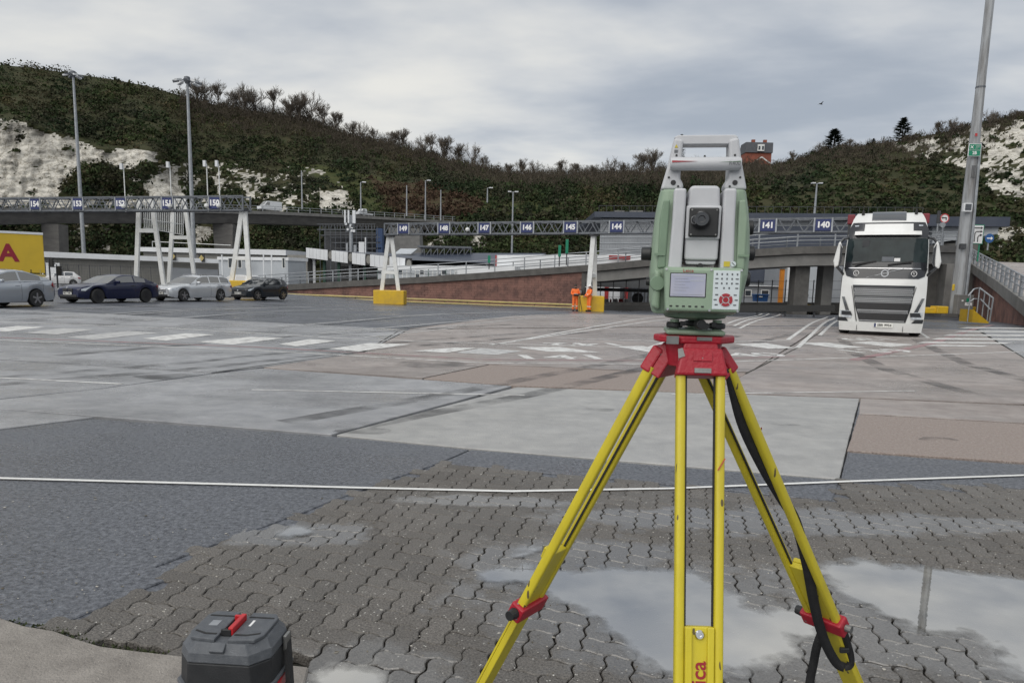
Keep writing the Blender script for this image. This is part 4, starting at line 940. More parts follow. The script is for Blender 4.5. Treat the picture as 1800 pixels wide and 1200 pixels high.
# chain-link fence before the shed
fn = thing('mesh_fence', 'thin wire mesh fence with dark posts before the beige shed', 'fence', P(100, 500, 80))
fp0 = P(82, 500, 79); fp1 = P(300, 503, 86)
for i in range(13):
    p = fp0.lerp(fp1, i/12); MB().box((p.x, p.y, 1.1), (.06, .06, 2.3)).build('post', 'steel_dark', fn)
MB().tube([(fp0.x, fp0.y, 2.2), (fp1.x, fp1.y, 2.2)], .02, 5).build('wire', 'steel_dark', fn)
m = MB()
for i in range(90):
    p = fp0.lerp(fp1, i/89); m.box((p.x, p.y, 1.1), (.008, .008, 2.2))
for k in range(7): m.tube([(fp0.x, fp0.y, .3+k*.3), (fp1.x, fp1.y, .3+k*.3)], .006, 3)
m.build('mesh', 'steel_dark', fn)['kind'] = 'stuff'
# white flat roofed building behind the shed
a = P(252, 439, 122); b = P(500, 446, 118)
r = thing('white_roofed_block', 'pale low block with thick white roof edge behind the left gantry leg', 'building', (a.x, a.y, 0))
facade(r, a, b, 0, (a.z-.3, b.z-.3), 8, 'clad_beige'); facade(r, a+Vector((-.5, -.6, 0)), b+Vector((.4, -.6, 0)), (P(252, 442, 122).z, P(500, 449, 118).z), (P(252, 434.5, 122).z, P(500, 439.5, 118).z), 8, 'white_panel', 'roof')
a = P(268, 434, 123); MB().tube([a, a+Vector((0, 0, .9)), a+Vector((14, -2, .5))], .05, 5).build('roof_rail', 'white_steel', r)
# office cabins
a = P(384, 453, 84); b = P(506, 454, 80)
r = thing('office_cabin', 'grey portable office cabin with dark windows beside the gantry leg', 'cabin', (a.x, a.y, 0))
facade(r, a, b, -.3, (a.z, b.z), 3, 'clad_pale'); facade(r, a+Vector((-.1, -.15, 0)), b+Vector((.1, -.15, 0)), (a.z-.25, b.z-.25), (a.z+.1, b.z+.1), 3.3, 'white_panel', 'fascia')
for px, wd in [(406, 10), (422, 8), (435, 7), (499, 6)]:
    q = P(px, 462, 82.6-(px-384)*.03); w_ = MB().box((q.x, q.y-.05, q.z), (wd*82/FPX*.9, .12, 1.15)).build('window', 'white_steel', r); MB().box((q.x, q.y-.09, q.z), (wd*82/FPX*.9-.16, .1, .98)).build('pane', 'window_glass', w_)
for px in (391, 464, 478): q = P(px, 462, 82.3-(px-384)*.03); MB().box((q.x, q.y-.1, q.z-.6), (.12, .1, 3)).build('joint_strip', 'white_panel', r)
# inspection canopy
a = P(538, 444, 92); b = P(722, 466, 72)
r = thing('inspection_canopy', 'open inspection canopy with white panelled fascia and lane numbers', 'canopy', (a.x, a.y, 0))
d_ = (b-a)
for i in range(24):
    if i in (6, 11, 15, 19, 23): continue
    p = a.lerp(b, i/24.0); q = a.lerp(b, (i+.96)/24.0); hh = .62
    MB().prism([p+Vector((0, 0, -hh)), q+Vector((0, 0, -hh)), q+Vector((0, 0, hh)), p+Vector((0, 0, hh))], (0, .25, 0)).build('fascia_panel', 'white_panel', r)
for i in (6, 11, 15, 19, 23):
    p = a.lerp(b, (i+.5)/24.0); s_ = MB().box(p+Vector((.1, 0, .05)), (.62, .1, 1.2)).build('lane_board', 'sign_black', r)
    MB().prism([(p.x+.1+.26*math.cos(t), p.y-.06, p.z+.05+.48*math.sin(t)) for t in np.linspace(0, 2*math.pi, 8, endpoint=False)], (0, -.03, 0)).build('lane_disc', 'clad_beige', s_)
bk = Vector((8, 22, 0))
MB().add([a+Vector((0, .3, .5)), b+Vector((0, .3, .5)), b+bk+Vector((0, 0, .9)), a+bk+Vector((0, 0, .9))], [(0, 1, 2, 3)]).build('roof', 'roof_navy', r)
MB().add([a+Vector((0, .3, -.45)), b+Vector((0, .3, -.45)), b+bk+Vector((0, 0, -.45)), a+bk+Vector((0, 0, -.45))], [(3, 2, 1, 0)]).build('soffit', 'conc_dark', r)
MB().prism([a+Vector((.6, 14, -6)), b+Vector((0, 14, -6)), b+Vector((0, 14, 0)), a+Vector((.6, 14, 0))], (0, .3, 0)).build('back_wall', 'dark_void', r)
for t, mt in [(.02, 'white_panel'), (.14, 'bay_green'), (.30, 'bay_green'), (.42, 'steel_galv'), (.56, 'bay_green'), (.7, 'conc_mid')]:
    p = a.lerp(b, t)+Vector((.4, 1.5, 0)); MB().box((p.x, p.y, p.z/2-.4), (.32, .32, p.z-.4)).build('column', mt, r)
for t0, t1, mt in [(.22, .42, 'conc_dark'), (.46, .7, 'conc_dark'), (.72, .95, 'conc_mid')]:
    p = a.lerp(b, t0)+Vector((.4, 6, 0)); q = a.lerp(b, t1)+Vector((.4, 6, 0)); facade(r, p, q, -.5, p.z-1.2, 1, mt, 'booth')
for t in (.25, .32, .42, .5, .58):
    p = a.lerp(b, t)+Vector((.5, 2.5, -.5)); MB().box(p, (.9, .3, .06)).build('strip_light', 'white_panel', r)
a = P(430, 454, 93); b = P(540, 450, 92); facade(r, P(505, 448, 93.5), P(540, 448, 92.5), 0, P(520, 448, 93).z, 1.5, 'clad_beige', 'end_wall')
# glazed office strip under the canopy end and pale wall
a = P(664, 466, 71); b = P(905, 468, 66)
r = thing('glazed_link', 'low glazed link building with small square panes behind the ramp rail', 'building', (a.x, a.y, 0))
facade(r, a, b, -.5, (a.z, b.z), 5, 'white_panel')
m0 = P(664, 474, 70.8); m1 = P(800, 474, 68)
for rr in range(4):
    for cc in range(18):
        p = m0.lerp(m1, (cc+.5)/18); MB().box((p.x, p.y-.12, p.z-.22-rr*.42), (.36, .05, .34)).build('pane', 'clad_pale' if (rr+cc) % 5 else 'window_glass', r)
for cc in range(19): p = m0.lerp(m1, cc/18); MB().box((p.x, p.y-.1, p.z-.85), (.06, .1, 1.8)).build('mullion', 'bay_green' if cc % 4 == 0 else 'white_steel', r)
# navy roofed terminal
a = P(690, 461, 98); b = P(905, 466, 94)
r = thing('terminal_building', 'low terminal with dark navy roof and open plant deck', 'building', (a.x, a.y, 0))
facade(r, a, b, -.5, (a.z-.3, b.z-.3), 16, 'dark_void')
MB().add([a+Vector((-.5, -.6, -.2)), b+Vector((1, -.6, -.2)), P(960, 447, 104)+Vector((0, 0, 0)), P(694, 446, 106)], [(0, 1, 2, 3)]).build('roof', 'roof_navy', r, solid=.3)
for i in range(9):
    p = a.lerp(b, i/8)+Vector((0, -.3, 0)); MB().box((p.x, p.y, p.z-.9), (.14, .14, 1.6)).build('column', 'steel_galv', r)
c0 = P(735, 440, 104); c1 = P(828, 436, 104)
MB().box((c0+c1)/2+Vector((0, 2, .3)), ((c1-c0).length, 5, .25)).build('plant_canopy', 'steel_grey', r)
m = MB()
for i in range(8):
    p = c0.lerp(c1, i/8); q = c0.lerp(c1, (i+1)/8); m.beam(p+Vector((0, -.4, -1.1)), q+Vector((0, -.4, .2)), .1); m.beam(q+Vector((0, -.4, -1.1)), q+Vector((0, -.4, .2)), .1)
m.build('plant_frame', 'steel_grey', r)
sk_ = MB().prism([P(693, 447, 103), P(723, 447, 103), P(734, 438.5, 105), P(704, 438.5, 105)], (0, 0, .12)).build('skylight', 'clad_pale', r)
# concrete retaining abutment under the hill end of the viaduct
a = P(683, 400, 150); b = P(745, 402, 152)
tag(MB().prism([(a.x, 150, -1), (b.x, 152, -1), (b.x-1, 152, b.z), (a.x, 150, a.z)], (0, 5, 0)).build('retaining_wall', 'conc_mid'), 'pale concrete retaining wall under the viaduct end', 'wall')
# scaffold tower and cell mast
r = thing('scaffold', 'dark scaffold deck with blue sheeting under the viaduct', 'scaffold', (P(625, 430, 128).x, 128, 0))
for lv, (xa, xb) in [(404, (560, 662)), (414, (566, 664)), (427, (585, 670)), (437, (590, 672))]:
    p, q = P(xa, lv, 128), P(xb, lv, 128); MB().beam(p, q, 2.0, .22).build('deck_board', 'steel_dark', r); MB().beam(p+Vector((0, -1, .9)), q+Vector((0, -1, .9)), .07).build('guard_rail', 'steel_grey', r)
for i in range(12):
    p = P(562+i*9.2, 398, 127); MB().cyl((p.x, p.y, p.z), (p.x, p.y, 0), .05, n=5).build('standard', 'steel_grey', r)
m = MB()
for i in range(20): p = P(563+i*5, 404, 127.2); m.box(p+Vector((0, 0, .45)), (.08, .08, .9))
m.build('balusters', 'steel_grey', r)
p, q = P(661, 401, 127), P(672, 401, 127); MB().box(((p.x+q.x)/2, 128, p.z/2), (q.x-p.x, 2, p.z)).build('debris_sheet', 'scaffold_blue', r)
p, q = P(566, 405, 129), P(660, 405, 129); MB().box(((p.x+q.x)/2, 130.5, p.z/2), (q.x-p.x, .3, p.z)).build('back_sheet', 'steel_dark', r)
p = P(617, 444, 95); t = P(617, 378, 95)
r = thing('cell_mast', 'grey phone mast with three white antenna panels above the canopy', 'mast', (p.x, p.y, 0))
MB().cyl((p.x, p.y, 0), (t.x, t.y, t.z), .28, .22, 10).build('pole', 'steel_galv', r)
for dx, w_ in [(-.65, .22), (-.2, .22), (.5, .4)]:
    a = P(617, 371, 95); MB().box((p.x+dx, p.y-.3, a.z-.75), (w_, .22, 1.65)).build('antenna_panel', 'white_panel', r, bevel=.04)
for k in range(9): MB().box((p.x+random.uniform(-.6, .6), p.y-.2, t.z-1.6+random.uniform(-.5, .6)), (.28, .25, .3)).build('radio_unit', 'white_panel' if k % 3 else 'steel_grey', r)
for a_ in (-.4, -1.5, -2.1): MB().box((p.x, p.y, t.z+a_), (1.3, .12, .12)).build('bracket', 'steel_grey', r)
for dx, h_, w_ in [(-.5, 1.3, .25), (.55, 1.1, .35), (1.4, 1.5, .7), (1.9, 2.1, .12)]: MB().box((p.x+dx, p.y, P(617, 440, 95).z+h_/2-.4), (w_, .3, h_)).build('equipment_box', 'steel_galv' if h_ < 1.4 else 'white_panel', r)
# ------------------------------------------------------------------ ramp with brick wall, then bridge deck
RT = [(400, 506.5, 71), (505, 500, 67), (620, 493, 64.8), (750, 486, 62.5), (850, 479, 60.8), (958, 471, 59), (1060, 463.5, 57.3), (1146, 455, 55.8), (1240, 446, 54.3), (1330, 437.5, 53), (1410, 433, 52), (1480, 432, 51.6), (1570, 432, 52), (1640, 431, 54), (1700, 432, 58)]
rp = dense([P(*q) for q in RT], 1.5)
r = thing('ramp', 'curving concrete vehicle ramp with brick side wall and metal railings', 'ramp', (rp[0].x, rp[0].y, 0))
iw = min(range(len(rp)), key=lambda i: abs(rp[i].x-P(1022, 480, 57.9).x))
coping = MB().grid(sweep(rp, [(0, 0), (0, -.52), (-.45, -.58), (-6.5, -.58), (-6.5, 0)])).build('deck_edge', 'conc_dark', r)
beamo = MB().grid(sweep(rp[iw:], [(-.28, -.582), (-.28, -1.35), (-5.9, -1.35), (-5.9, -.582)])).build('deck_beam', 'conc_mid', r)
wl = []
for p in rp[:iw+1]: wl.append(p)
m = MB(); top = []; bot = []
fr_n = Vector((.33, .94, 0)).normalized()
for p in wl: q = p+fr_n*.22; top.append(Vector((q.x, q.y, p.z-.53))); bot.append(Vector((q.x, q.y, gz(q.x, q.y)-.3)))
brick = m.grid([bot, top]).build('brick_wall', 'brick_wall', r, solid=.0)
# brick courses proud of the joints, joined as one part (each under two pixels tall)
rngb = random.Random(2); m = MB(); L_ = 0
for i in range(len(top)-1):
    a, b = bot[i], bot[i+1]; d = (b-a); ln = Vector((d.x, d.y, 0)).length; zt = min(top[i].z, top[i+1].z)
    z = gz(a.x, a.y); k = 0
    while z+.2 < zt:
        n = 3
        for j in range(n):
            t0 = (j+(.5 if k % 2 else 0))/n; p = a.lerp(b, t0); ww = ln/n-.02
            m.box((p.x, p.y-.012, z+.1), (ww, .03+rngb.uniform(0, .02), .185), Matrix.Rotation(math.atan2(d.y, d.x), 3, 'Z'))
        z += .205; k += 1
bo = m.build('brick_courses', 'brick_wall', r); bo['kind'] = 'stuff'
nt2 = MATS['brick_wall'].node_tree
e_ = rp[iw]+fr_n*.22; MB().box((e_.x, e_.y+2.6, (e_.z-.6)/2-.3), (.3, 5.4, e_.z)).build('end_wall', 'conc_dark', r)
rail_line([p+Vector((0, .15, 0)) for p in rp[::2]], r, 1.0, 2.6, (.42, .7, 1.0), 'steel_galv', .035, .09)
rail_line([p+Vector((1.5, 6.2, 0)) for p in rp[::3]], r, 1.0, 2.6, (.5, 1.0), 'steel_grey', .035, .09)
for px, Y, w_, mt in [(1407, 53.5, 1.05, 'conc_dark'), (1452, 55, .8, 'conc_mid'), (1672, 56, 1.3, 'conc_mid'), (1640, 57, 1.3, 'conc_dark'), (1700, 57, .5, 'conc_mid')]:
    q = P(px, 462, Y); MB().box((q.x, q.y, q.z/2-.3), (w_, 1.2, q.z+.4)).build('column', mt, r, bevel=.04)
# descending right hand ramp
RR = [P(1698, 457, 60), P(1722, 474, 52), P(1752, 494, 44), (P(1800, 530, 33.5)), P(1862, 578, 26)]
rr = dense(RR, 1.2)
r = thing('exit_ramp', 'right hand concrete ramp with steel parapet descending towards the yard', 'ramp', (RR[0].x, RR[0].y, 0))
m = MB(); rw = []
for i, p in enumerate(rr):
    t = i/(len(rr)-1); rw.append([p, p+Vector((0, 0, -.62)), p+Vector((.35, .02, -.64)), p+Vector((.35, .02, .0))])
m.grid([x+[x[0]] for x in rw]).build('parapet_beam', 'conc_mid', r)
MB().grid([[p+Vector((.35, 0, -.06)), p+Vector((14, 3.5, -.06))] for p in rr]).build('roadway', 'conc_pink', r)
MB().grid([[p+Vector((.4, .02, -.62)), Vector((p.x+.4, p.y+.02, -.6))] for p in rr]).build('side_wall', 'brick_wall', r)
for i in range(2, len(rr), 3):
    p = rr[i]; MB().beam(p+Vector((.9, .2, -.055)), p+Vector((6.2, 1.6, -.055)), .16, .012).build('painted_line', 'paint_white', r)
MB().tube([p+Vector((6.6, 1.7, -.05)) for p in rr], .07, 4).build('painted_line', 'paint_white', r)
MB().grid([[p+Vector((6.9, 1.75, -.035)), p+Vector((13.9, 3.45, -.035))] for p in rr]).build('tarmac_strip', 'asphalt', r)
rail_line([p+Vector((.17, 0, 0)) for p in rr], r, 1.0, 2.1, (.45, .75, 1.0), 'steel_galv', .045, .13)
# ------------------------------------------------------------------ grey warehouse with navy roof
a = P(1056, 384, 80); b = P(1640, 390, 72)
r = thing('grey_warehouse', 'large grey clad warehouse with dark navy roof behind the right gantry', 'warehouse', (a.x, a.y, 0))
facade(r, a, b, -.5, (a.z, b.z), 22, 'clad_grey'); ribs(r, a, b, 1, (a.z-.1, b.z-.1), 110, 'clad_grey', w=.05)
facade(r, P(1172, 412, 77.9), P(1500, 410, 73.5), 2, (P(1172, 396, 77.9).z, P(1500, 398, 73.5).z), .3, 'roof_navy', 'glazed_band')
MB().prism([a+Vector((-.8, -1, .05)), b+Vector((.5, -1, .05)), b+Vector((.5, -1, .62)), a+Vector((-.8, -1, .62))], (0, 24, 0)).build('roof', 'roof_navy', r)
m = MB()
for k in range(10): m.box((a+Vector((0, 0, -.6-k*.62))).lerp(b+Vector((0, 0, -.6-k*.62)), .5)+Vector((0, -.05, 0)), ((b-a).length, .07, .05), Matrix.Rotation(math.atan2((b-a).y, (b-a).x), 3, 'Z'))
m.build('cladding_joint', 'clad_pale', r)
for i in range(40):
    p = a.lerp(b, i/39); MB().cyl(p+Vector((0, 2, .6)), p+Vector((0, 2, 1.6)), .03, n=4).build('roof_rail_post', 'steel_dark', r)
MB().tube([a+Vector((0, 2, 1.55)), b+Vector((0, 2, 1.55))], .03, 4).build('roof_rail', 'steel_dark', r)
for px, w_ in [(1088, 1.1), (1118, 1.4)]: q = P(px, 377, 84); MB().box((q.x, q.y, q.z-.2), (w_, 1, 1.2)).build('roof_plant', 'conc_mid', r)
a2 = P(1640, 396, 69); b2 = P(1756, 396, 67)
r2 = thing('toll_office', 'pale grey office block with navy eaves right of the lorry', 'building', (a2.x, a2.y, 0))
facade(r2, a2, b2, (P(1640, 428, 69).z, P(1756, 411, 67).z), (a2.z, b2.z), 12, 'clad_pale'); facade(r2, a2+Vector((.3, .6, 0)), b2+Vector((-1.2, .6, 0)), 1, P(1640, 427, 69).z, 10, 'conc_dark', 'lower_wall')
MB().prism([a2+Vector((-2, -.7, -.15)), b2+Vector((.5, -.7, -.15)), b2+Vector((.5, -.7, .7)), a2+Vector((-2, -.7, .7))], (0, 13, 0)).build('roof', 'roof_navy', r2)
# things under and before the bridge deck
def simple_block(name, lab, cat, px0, px1, pyt, Y, dep, mat, parts=()):
    a = P(px0, pyt, Y); b = P(px1, pyt, Y); zg = gz(a.x, Y)
    r = thing(name, lab, cat, ((a.x+b.x)/2, Y, zg)); MB().prism([(a.x, Y, zg), (b.x, Y, zg), (b.x, Y, b.z), (a.x, Y, a.z)], (0, dep, 0)).build('wall', mat, r)
    for nm, x0, x1, y0, y1, mt, pr in parts:
        p = P(x0, y0, Y-pr); q = P(x1, y1, Y-pr); MB().box(((p.x+q.x)/2, Y-pr/2, (p.z+q.z)/2), (abs(q.x-p.x), pr, abs(p.z-q.z))).build(nm, mt, r)
    return r
simple_block('store_shed', 'white store shed seen under the ramp beside the two workers', 'shed', 1022, 1096, 490, 76, 6, 'white_panel', [('door', 1064, 1069, 488, 530, 'barrier_red', .1), ('panel_joint', 1045, 1046, 492, 535, 'clad_grey', .06)])
simple_block('dark_gateway', 'dark opening with steel gate bars under the ramp', 'gate', 1096, 1160, 488, 74, 3, 'steel_dark', [('gate_bar', 1112+i*6, 1113+i*6, 488, 532, 'steel_grey', .08) for i in range(7)]+[('gate_rail', 1110, 1158, 497, 498, 'steel_grey', .1), ('red_post', 1100, 1103, 488, 532, 'barrier_red', .12)])
simple_block('grey_hut', 'small grey hut with two windows and white roof edge behind the instrument', 'hut', 1308, 1370, 503, 68, 4, 'clad_grey', [('roof_edge', 1306, 1372, 501, 504, 'white_panel', .25), ('window', 1309, 1321, 509, 521, 'white_steel', .06), ('pane', 1310.5, 1319.5, 510.5, 519.5, 'window_glass', .08), ('window', 1338, 1352, 509, 518, 'white_steel', .06), ('pane', 1339.5, 1350.5, 510.5, 517, 'window_glass', .08)])
simple_block('back_store', 'white topped dark store behind the grey hut', 'store', 1312, 1376, 466, 80, 8, 'dark_void', [('fascia', 1310, 1376, 466, 479, 'white_panel', .3), ('shutter', 1326, 1368, 481, 490, 'clad_grey', .12)])
simple_block('grey_clad_unit', 'plain grey clad unit with small vent under the ramp deck', 'unit', 1380, 1482, 462, 70, 8, 'clad_grey', [('downpipe', 1386, 1388.5, 464, 530, 'white_panel', .12), ('vent', 1413, 1421, 517, 522, 'steel_dark', .06)]+[('rib', 1392+i*6, 1392.6+i*6, 464, 532, 'clad_pale', .05) for i in range(12)])
p = P(1376, 465, 66); zg = gz(p.x, 66)
r = thing('orange_column', 'orange painted steel column with grey cap near the hut', 'column', (p.x, 66, zg)); MB().box((p.x, 66, (p.z-.4+zg)/2), (.34, .34, p.z-.4-zg)).build('shaft', 'orange', r); MB().box((p.x, 66, p.z-.2), (.55, .5, .4)).build('cap', 'conc_mid', r)
p0 = P(1328, 517, 63); p1 = P(1350, 530, 63); r = thing('blue_bin', 'blue wheeled bin before the grey hut', 'bin', ((p0.x+p1.x)/2, 63, p1.z-.15)); MB().prism([(p0.x+.05, 63, p1.z), (p1.x-.05, 63, p1.z), (p1.x, 63, p0.z-.1), (p0.x, 63, p0.z-.1)], (0, .8, 0)).build('body', 'blue_bin', r); MB().box(((p0.x+p1.x)/2, 63.4, p0.z-.04), (p1.x-p0.x+.1, .95, .1)).build('lid', 'blue_bin', r, bevel=.02); MB().box(((p0.x+p1.x)/2-.1, 62.97, (p0.z+p1.z)/2+.1), (.3, .02, .1)).build('sticker', 'sign_white', r)
# perimeter mesh fence on low wall
fn = thing('low_wall_fence', 'low dark wall with thin mesh fence under the ramp deck', 'fence', (P(1200, 540, 60).x, 60, -.45))
q0, q1 = P(1055, 534, 60), P(1478, 536, 57)
MB().prism([(q0.x, q0.y, -.5), (q1.x, q1.y, -.5), (q1.x, q1.y, P(1478, 532, 57).z), (q0.x, q0.y, P(1055, 531, 60).z)], (0, .3, 0)).build('wall', 'conc_dark', fn)
for i in range(19):
    p = q0.lerp(q1, i/18); MB().box((p.x, p.y+.15, p.z+.95), (.06, .06, 2.0)).build('post', 'steel_dark', fn)
for k in (.55, 1.2, 1.85): MB().tube([q0+Vector((0, .15, k)), q1+Vector((0, .15, k))], .012, 4).build('wire', 'steel_dark', fn)
b0 = thing('crash_beam', 'long black low crash barrier at the yard edge behind the workers', 'barrier', (P(1200, 546, 52).x, 52, -.4))
q0, q1 = P(1056, 541, 53), P(1468, 542, 46)
MB().beam(q0, q1, .25, .42).build('rail', 'sign_black', b0)
for i in range(9): p = q0.lerp(q1, (i+.3)/9); MB().box((p.x, p.y, (p.z+gz(p.x, p.y))/2-.02), (.1, .12, max(.1, p.z-gz(p.x, p.y)))).build('post', 'steel_dark', b0)
for i, (x0, x1, mt, lb) in enumerate([(1060, 1071, 'barrier_white', 'leftmost white water barrier block behind the crash beam'), (1072, 1076, 'barrier_red', 'narrow red barrier block between two white ones'), (1077, 1087, 'barrier_white', 'middle white barrier block behind the crash beam'), (1087.5, 1096, 'barrier_red', 'wide red barrier block behind the crash beam'), (1096.5, 1106, 'barrier_white', 'rightmost white barrier block behind the crash beam')]):
    a, b = P(x0, 525, 66), P(x1, 531, 66); r = thing('barrier_block', lb, 'barrier', ((a.x+b.x)/2, 66, b.z-.3), 0, 'red and white barrier blocks'); MB().prism([(a.x, 66, b.z-.3), (b.x, 66, b.z-.3), (b.x-.06, 66, a.z), (a.x+.06, 66, a.z)], (0, .4, 0)).build('body', mt, r, bevel=.04)
a, b = P(1390, 531, 58), P(1434, 540, 57); tag(MB().prism([(a.x, 56.4, a.z), (b.x, 56.4, b.z+.1), (b.x, 56.4, b.z-.15), (a.x, 56.4, b.z-.1)], (0, .3, 0)).build('yellow_wedge', 'yellow_block'), 'yellow wedge kerb at the foot of the dark column', 'kerb')
# yellow pipe rails along the wall foot
yr = thing('yellow_pipe_rail', 'pair of faded yellow pipe rails along the brick wall foot', 'rail', P(800, 535, 58))
for dy, k in ((0, 0), (5.5, 1)):
    MB().tube([P(506, 517+dy*.8, 63.5), P(650, 522.5+dy*.9, 61.3), P(850, 530+dy, 58.5), P(1018, 536+dy, 56.6)], .075, 7).build('pipe', 'yellow_rail', yr)
for i in range(14):
    t = i/13; p = P(506+t*512, 519+t*21, 63.5-t*6.9); MB().cyl((p.x, p.y+.06, gz(p.x, p.y)), (p.x, p.y+.06, p.z+.1), .05, n=6).build('post', 'steel_dark', yr)
# ------------------------------------------------------------------ cars
for nm, c in [('paint_silver', (.42, .45, .49)), ('paint_navy', (.006, .010, .042)), ('paint_silver_warm', (.66, .68, .7)), ('paint_dark_grey', (.012, .016, .022)), ('paint_white_car', (.7, .7, .7))]:
    pm(nm, c, tuple(x*.93 for x in c), 2, .28, metal=.55 if 'silver' in nm else 0, coat=1.0 if 'silver' in nm else .45, spec=.5 if 'silver' in nm else .3)
pm('lamp_clear', (.62, .66, .7), (.35, .38, .42), 14, .08, spec=.8, coat=1); pm('lamp_red', (.3, .012, .012), (.2, .01, .01), 10, .12, coat=1)
pm('lamp_warm', (.9, .75, .5), (.8, .7, .5), 10, .2)
pm('plate_white', (.78, .78, .74), (.7, .7, .66), 6, .35)
pm('mesh_grille', (.012, .012, .013), (.03, .03, .032), 40, .4)
def car(lab, loc, yaw, L, W, H, paint, top, roof, wins, xf, xr, R, rim='alloy', nsp=5, plate='', grille='kidney', ws=None, rw=None, group=None, badge=True, rails=False):
    """x runs from the nose (0) to the tail (L); nose points along -x before yaw"""
    r = thing('car', lab, 'car', loc, yaw, group)
    hwt = [(0, .70), (.03*L, .83), (.09*L, .92), (.2*L, .985), (.35*L, 1), (.78*L, 1), (.9*L, .96), (.965*L, .88), (L, .74)]
    def hw(x): return W/2*interp(hwt, x)
    ra = R+.06
    def zlow(x):
        z = interp([(0, .30), (.05*L, .22), (.12*L, .2), (.88*L, .22), (.96*L, .28), (L, .36)], x)
        for xw in (xf, xr):
            if abs(x-xw) < ra: z = max(z, R+math.sqrt(ra*ra-(x-xw)**2))
        return z
    ztop = lambda x: interp(top, x)
    xs = set(np.linspace(0, L, 46)); 
    for xw in (xf, xr): xs |= set(xw+ra*math.cos(t)*.999 for t in np.linspace(0, math.pi, 15))
    xs = sorted(xs); rows_ = []
    for x in xs:
        zl, zt, h = zlow(x), ztop(x), hw(x); dz = zt-zl
        half = [(h*.94, zl), (h*.985, zl+.22*dz), (h, zl+.5*dz), (h*.992, zl+.72*dz), (h*.965, zl+.88*dz), (h*.90, zt-.018), (h*.80, zt+.004), (h*.45, zt+.022), (0, zt+.028)]
        rows_.append([(x, -a, z) for a, z in half] + [(x, a, z) for a, z in half[-2::-1]])
    m = MB().grid(rows_); n = len(rows_[0]); m.f += [tuple(range(n)), tuple(len(m.v)-n+i for i in range(n-1, -1, -1))]
    m.v = [(v[0]-L/2, v[1], v[2]) for v in m.v]
    m.build('body', paint, r, world=False, smooth=38)
    cx = L/2
    MB().box((0, 0, .42), (L*.93, W*.80, .46)).build('underbody_light_block', 'rubber', r, world=False)  # black box added inside the shell to block light through the arches
    # greenhouse
    x0, x1 = roof[0][0], roof[-1][0]
    gx = set(np.linspace(x0, x1, 34)); 
    for a, b in wins: gx |= {a, b}
    gx |= {ws, rw}; gx = sorted(gx)
    R_ = {}; sec = []
    for x in gx:
        zr = interp(roof, x); zb = ztop(x)-.015; h = hw(x); f = min(1, max(0, (zr-zb)/(H-zb))); yt = h*(.92-.20*f)
        yb = h*.915
        pts = [(yb, zb), (yb+(yt-yb)*.1, zb+(zr-zb)*.10), (yb+(yt-yb)*.84, zb+(zr-zb)*.84), (yt, zr-.03*f), (yt*.88, zr-.005*f), (yt*.45, zr+.012), (0, zr+.018)]
        sec.append([(x-cx, -a, z) for a, z in pts]+[(x-cx, a, z) for a, z in pts[-2::-1]])
    parts = {}
    nn_ = len(sec[0])
    for i in range(len(gx)-1):
        xm = (gx[i]+gx[i+1])/2
        for j in range(nn_-1):
            jj = min(j, nn_-2-j); key = 'roof'
            if jj >= 3 and xm < ws: key = 'windscreen' if jj >= 4 or True else 'roof'
            elif jj >= 3 and xm > rw: key = 'rear_window'
            elif jj == 1:
                for q, (a, b) in enumerate(wins):
                    if a < xm < b: key = ('side_window', q, j < nn_/2)
            parts.setdefault(key, MB()).add([sec[i][j], sec[i][j+1], sec[i+1][j+1], sec[i+1][j]], [(0, 1, 2, 3)])
    for k_, mbp in parts.items():
        nm = k_ if isinstance(k_, str) else k_[0]
        mbp.build(nm, paint if nm == 'roof' else 'glass_dark', r, world=False, smooth=40)
    # wheels
    for xw in (xf, xr):
        for sd_ in (-1, 1):
            y = sd_*(W/2-.115)
            wh = MB().lathe([(-.10, R*.72), (-.105, R*.93), (-.08, R), (.08, R), (.105, R*.93), (.10, R*.72)], (xw-cx, y, R), (0, 1, 0), 28).build('wheel', 'tyre', r, world=False, smooth=40)
            rm = MB(); o_ = sd_*.085
            rm.lathe([(0, R*.70), (.02, R*.72), (.02, R*.62), (0, R*.60)], (xw-cx, y+o_-.01, R), (0, 1, 0), 24)
            for k in range(nsp*2 if nsp > 5 else nsp):
                a = 2*math.pi*k/(nsp*2 if nsp > 5 else nsp)+.3; dv = Vector((math.cos(a), 0, math.sin(a)))
                c_ = Vector((xw-cx, y+o_+sd_*.012, R)); rm.beam(c_+dv*R*.1, c_+dv*R*.66, R*(.2 if nsp <= 5 else .10), .02, up=(0, 1, 0))
            rm.lathe([(0, R*.18), (.03, R*.16)], (xw-cx, y+o_, R), (0, sd_, 0), 14)
            rm.build('rim', rim, wh, world=False)
            MB().cyl((xw-cx, y-sd_*.06, R), (xw-cx, y+sd_*.07, R), R*.68, n=20).build('brake_disc', 'steel_dark', wh, world=False)
    # lamps, mirrors, handles, plates
    def surf_y(x, fz):   # outer side point at station x and height fraction
        zl, zt = zlow(x), ztop(x); return hw(x)*interp([(0, .94), (.22, .985), (.5, 1), (.72, .992), (.88, .965), (1, .9)], fz), zl+(zt-zl)*fz
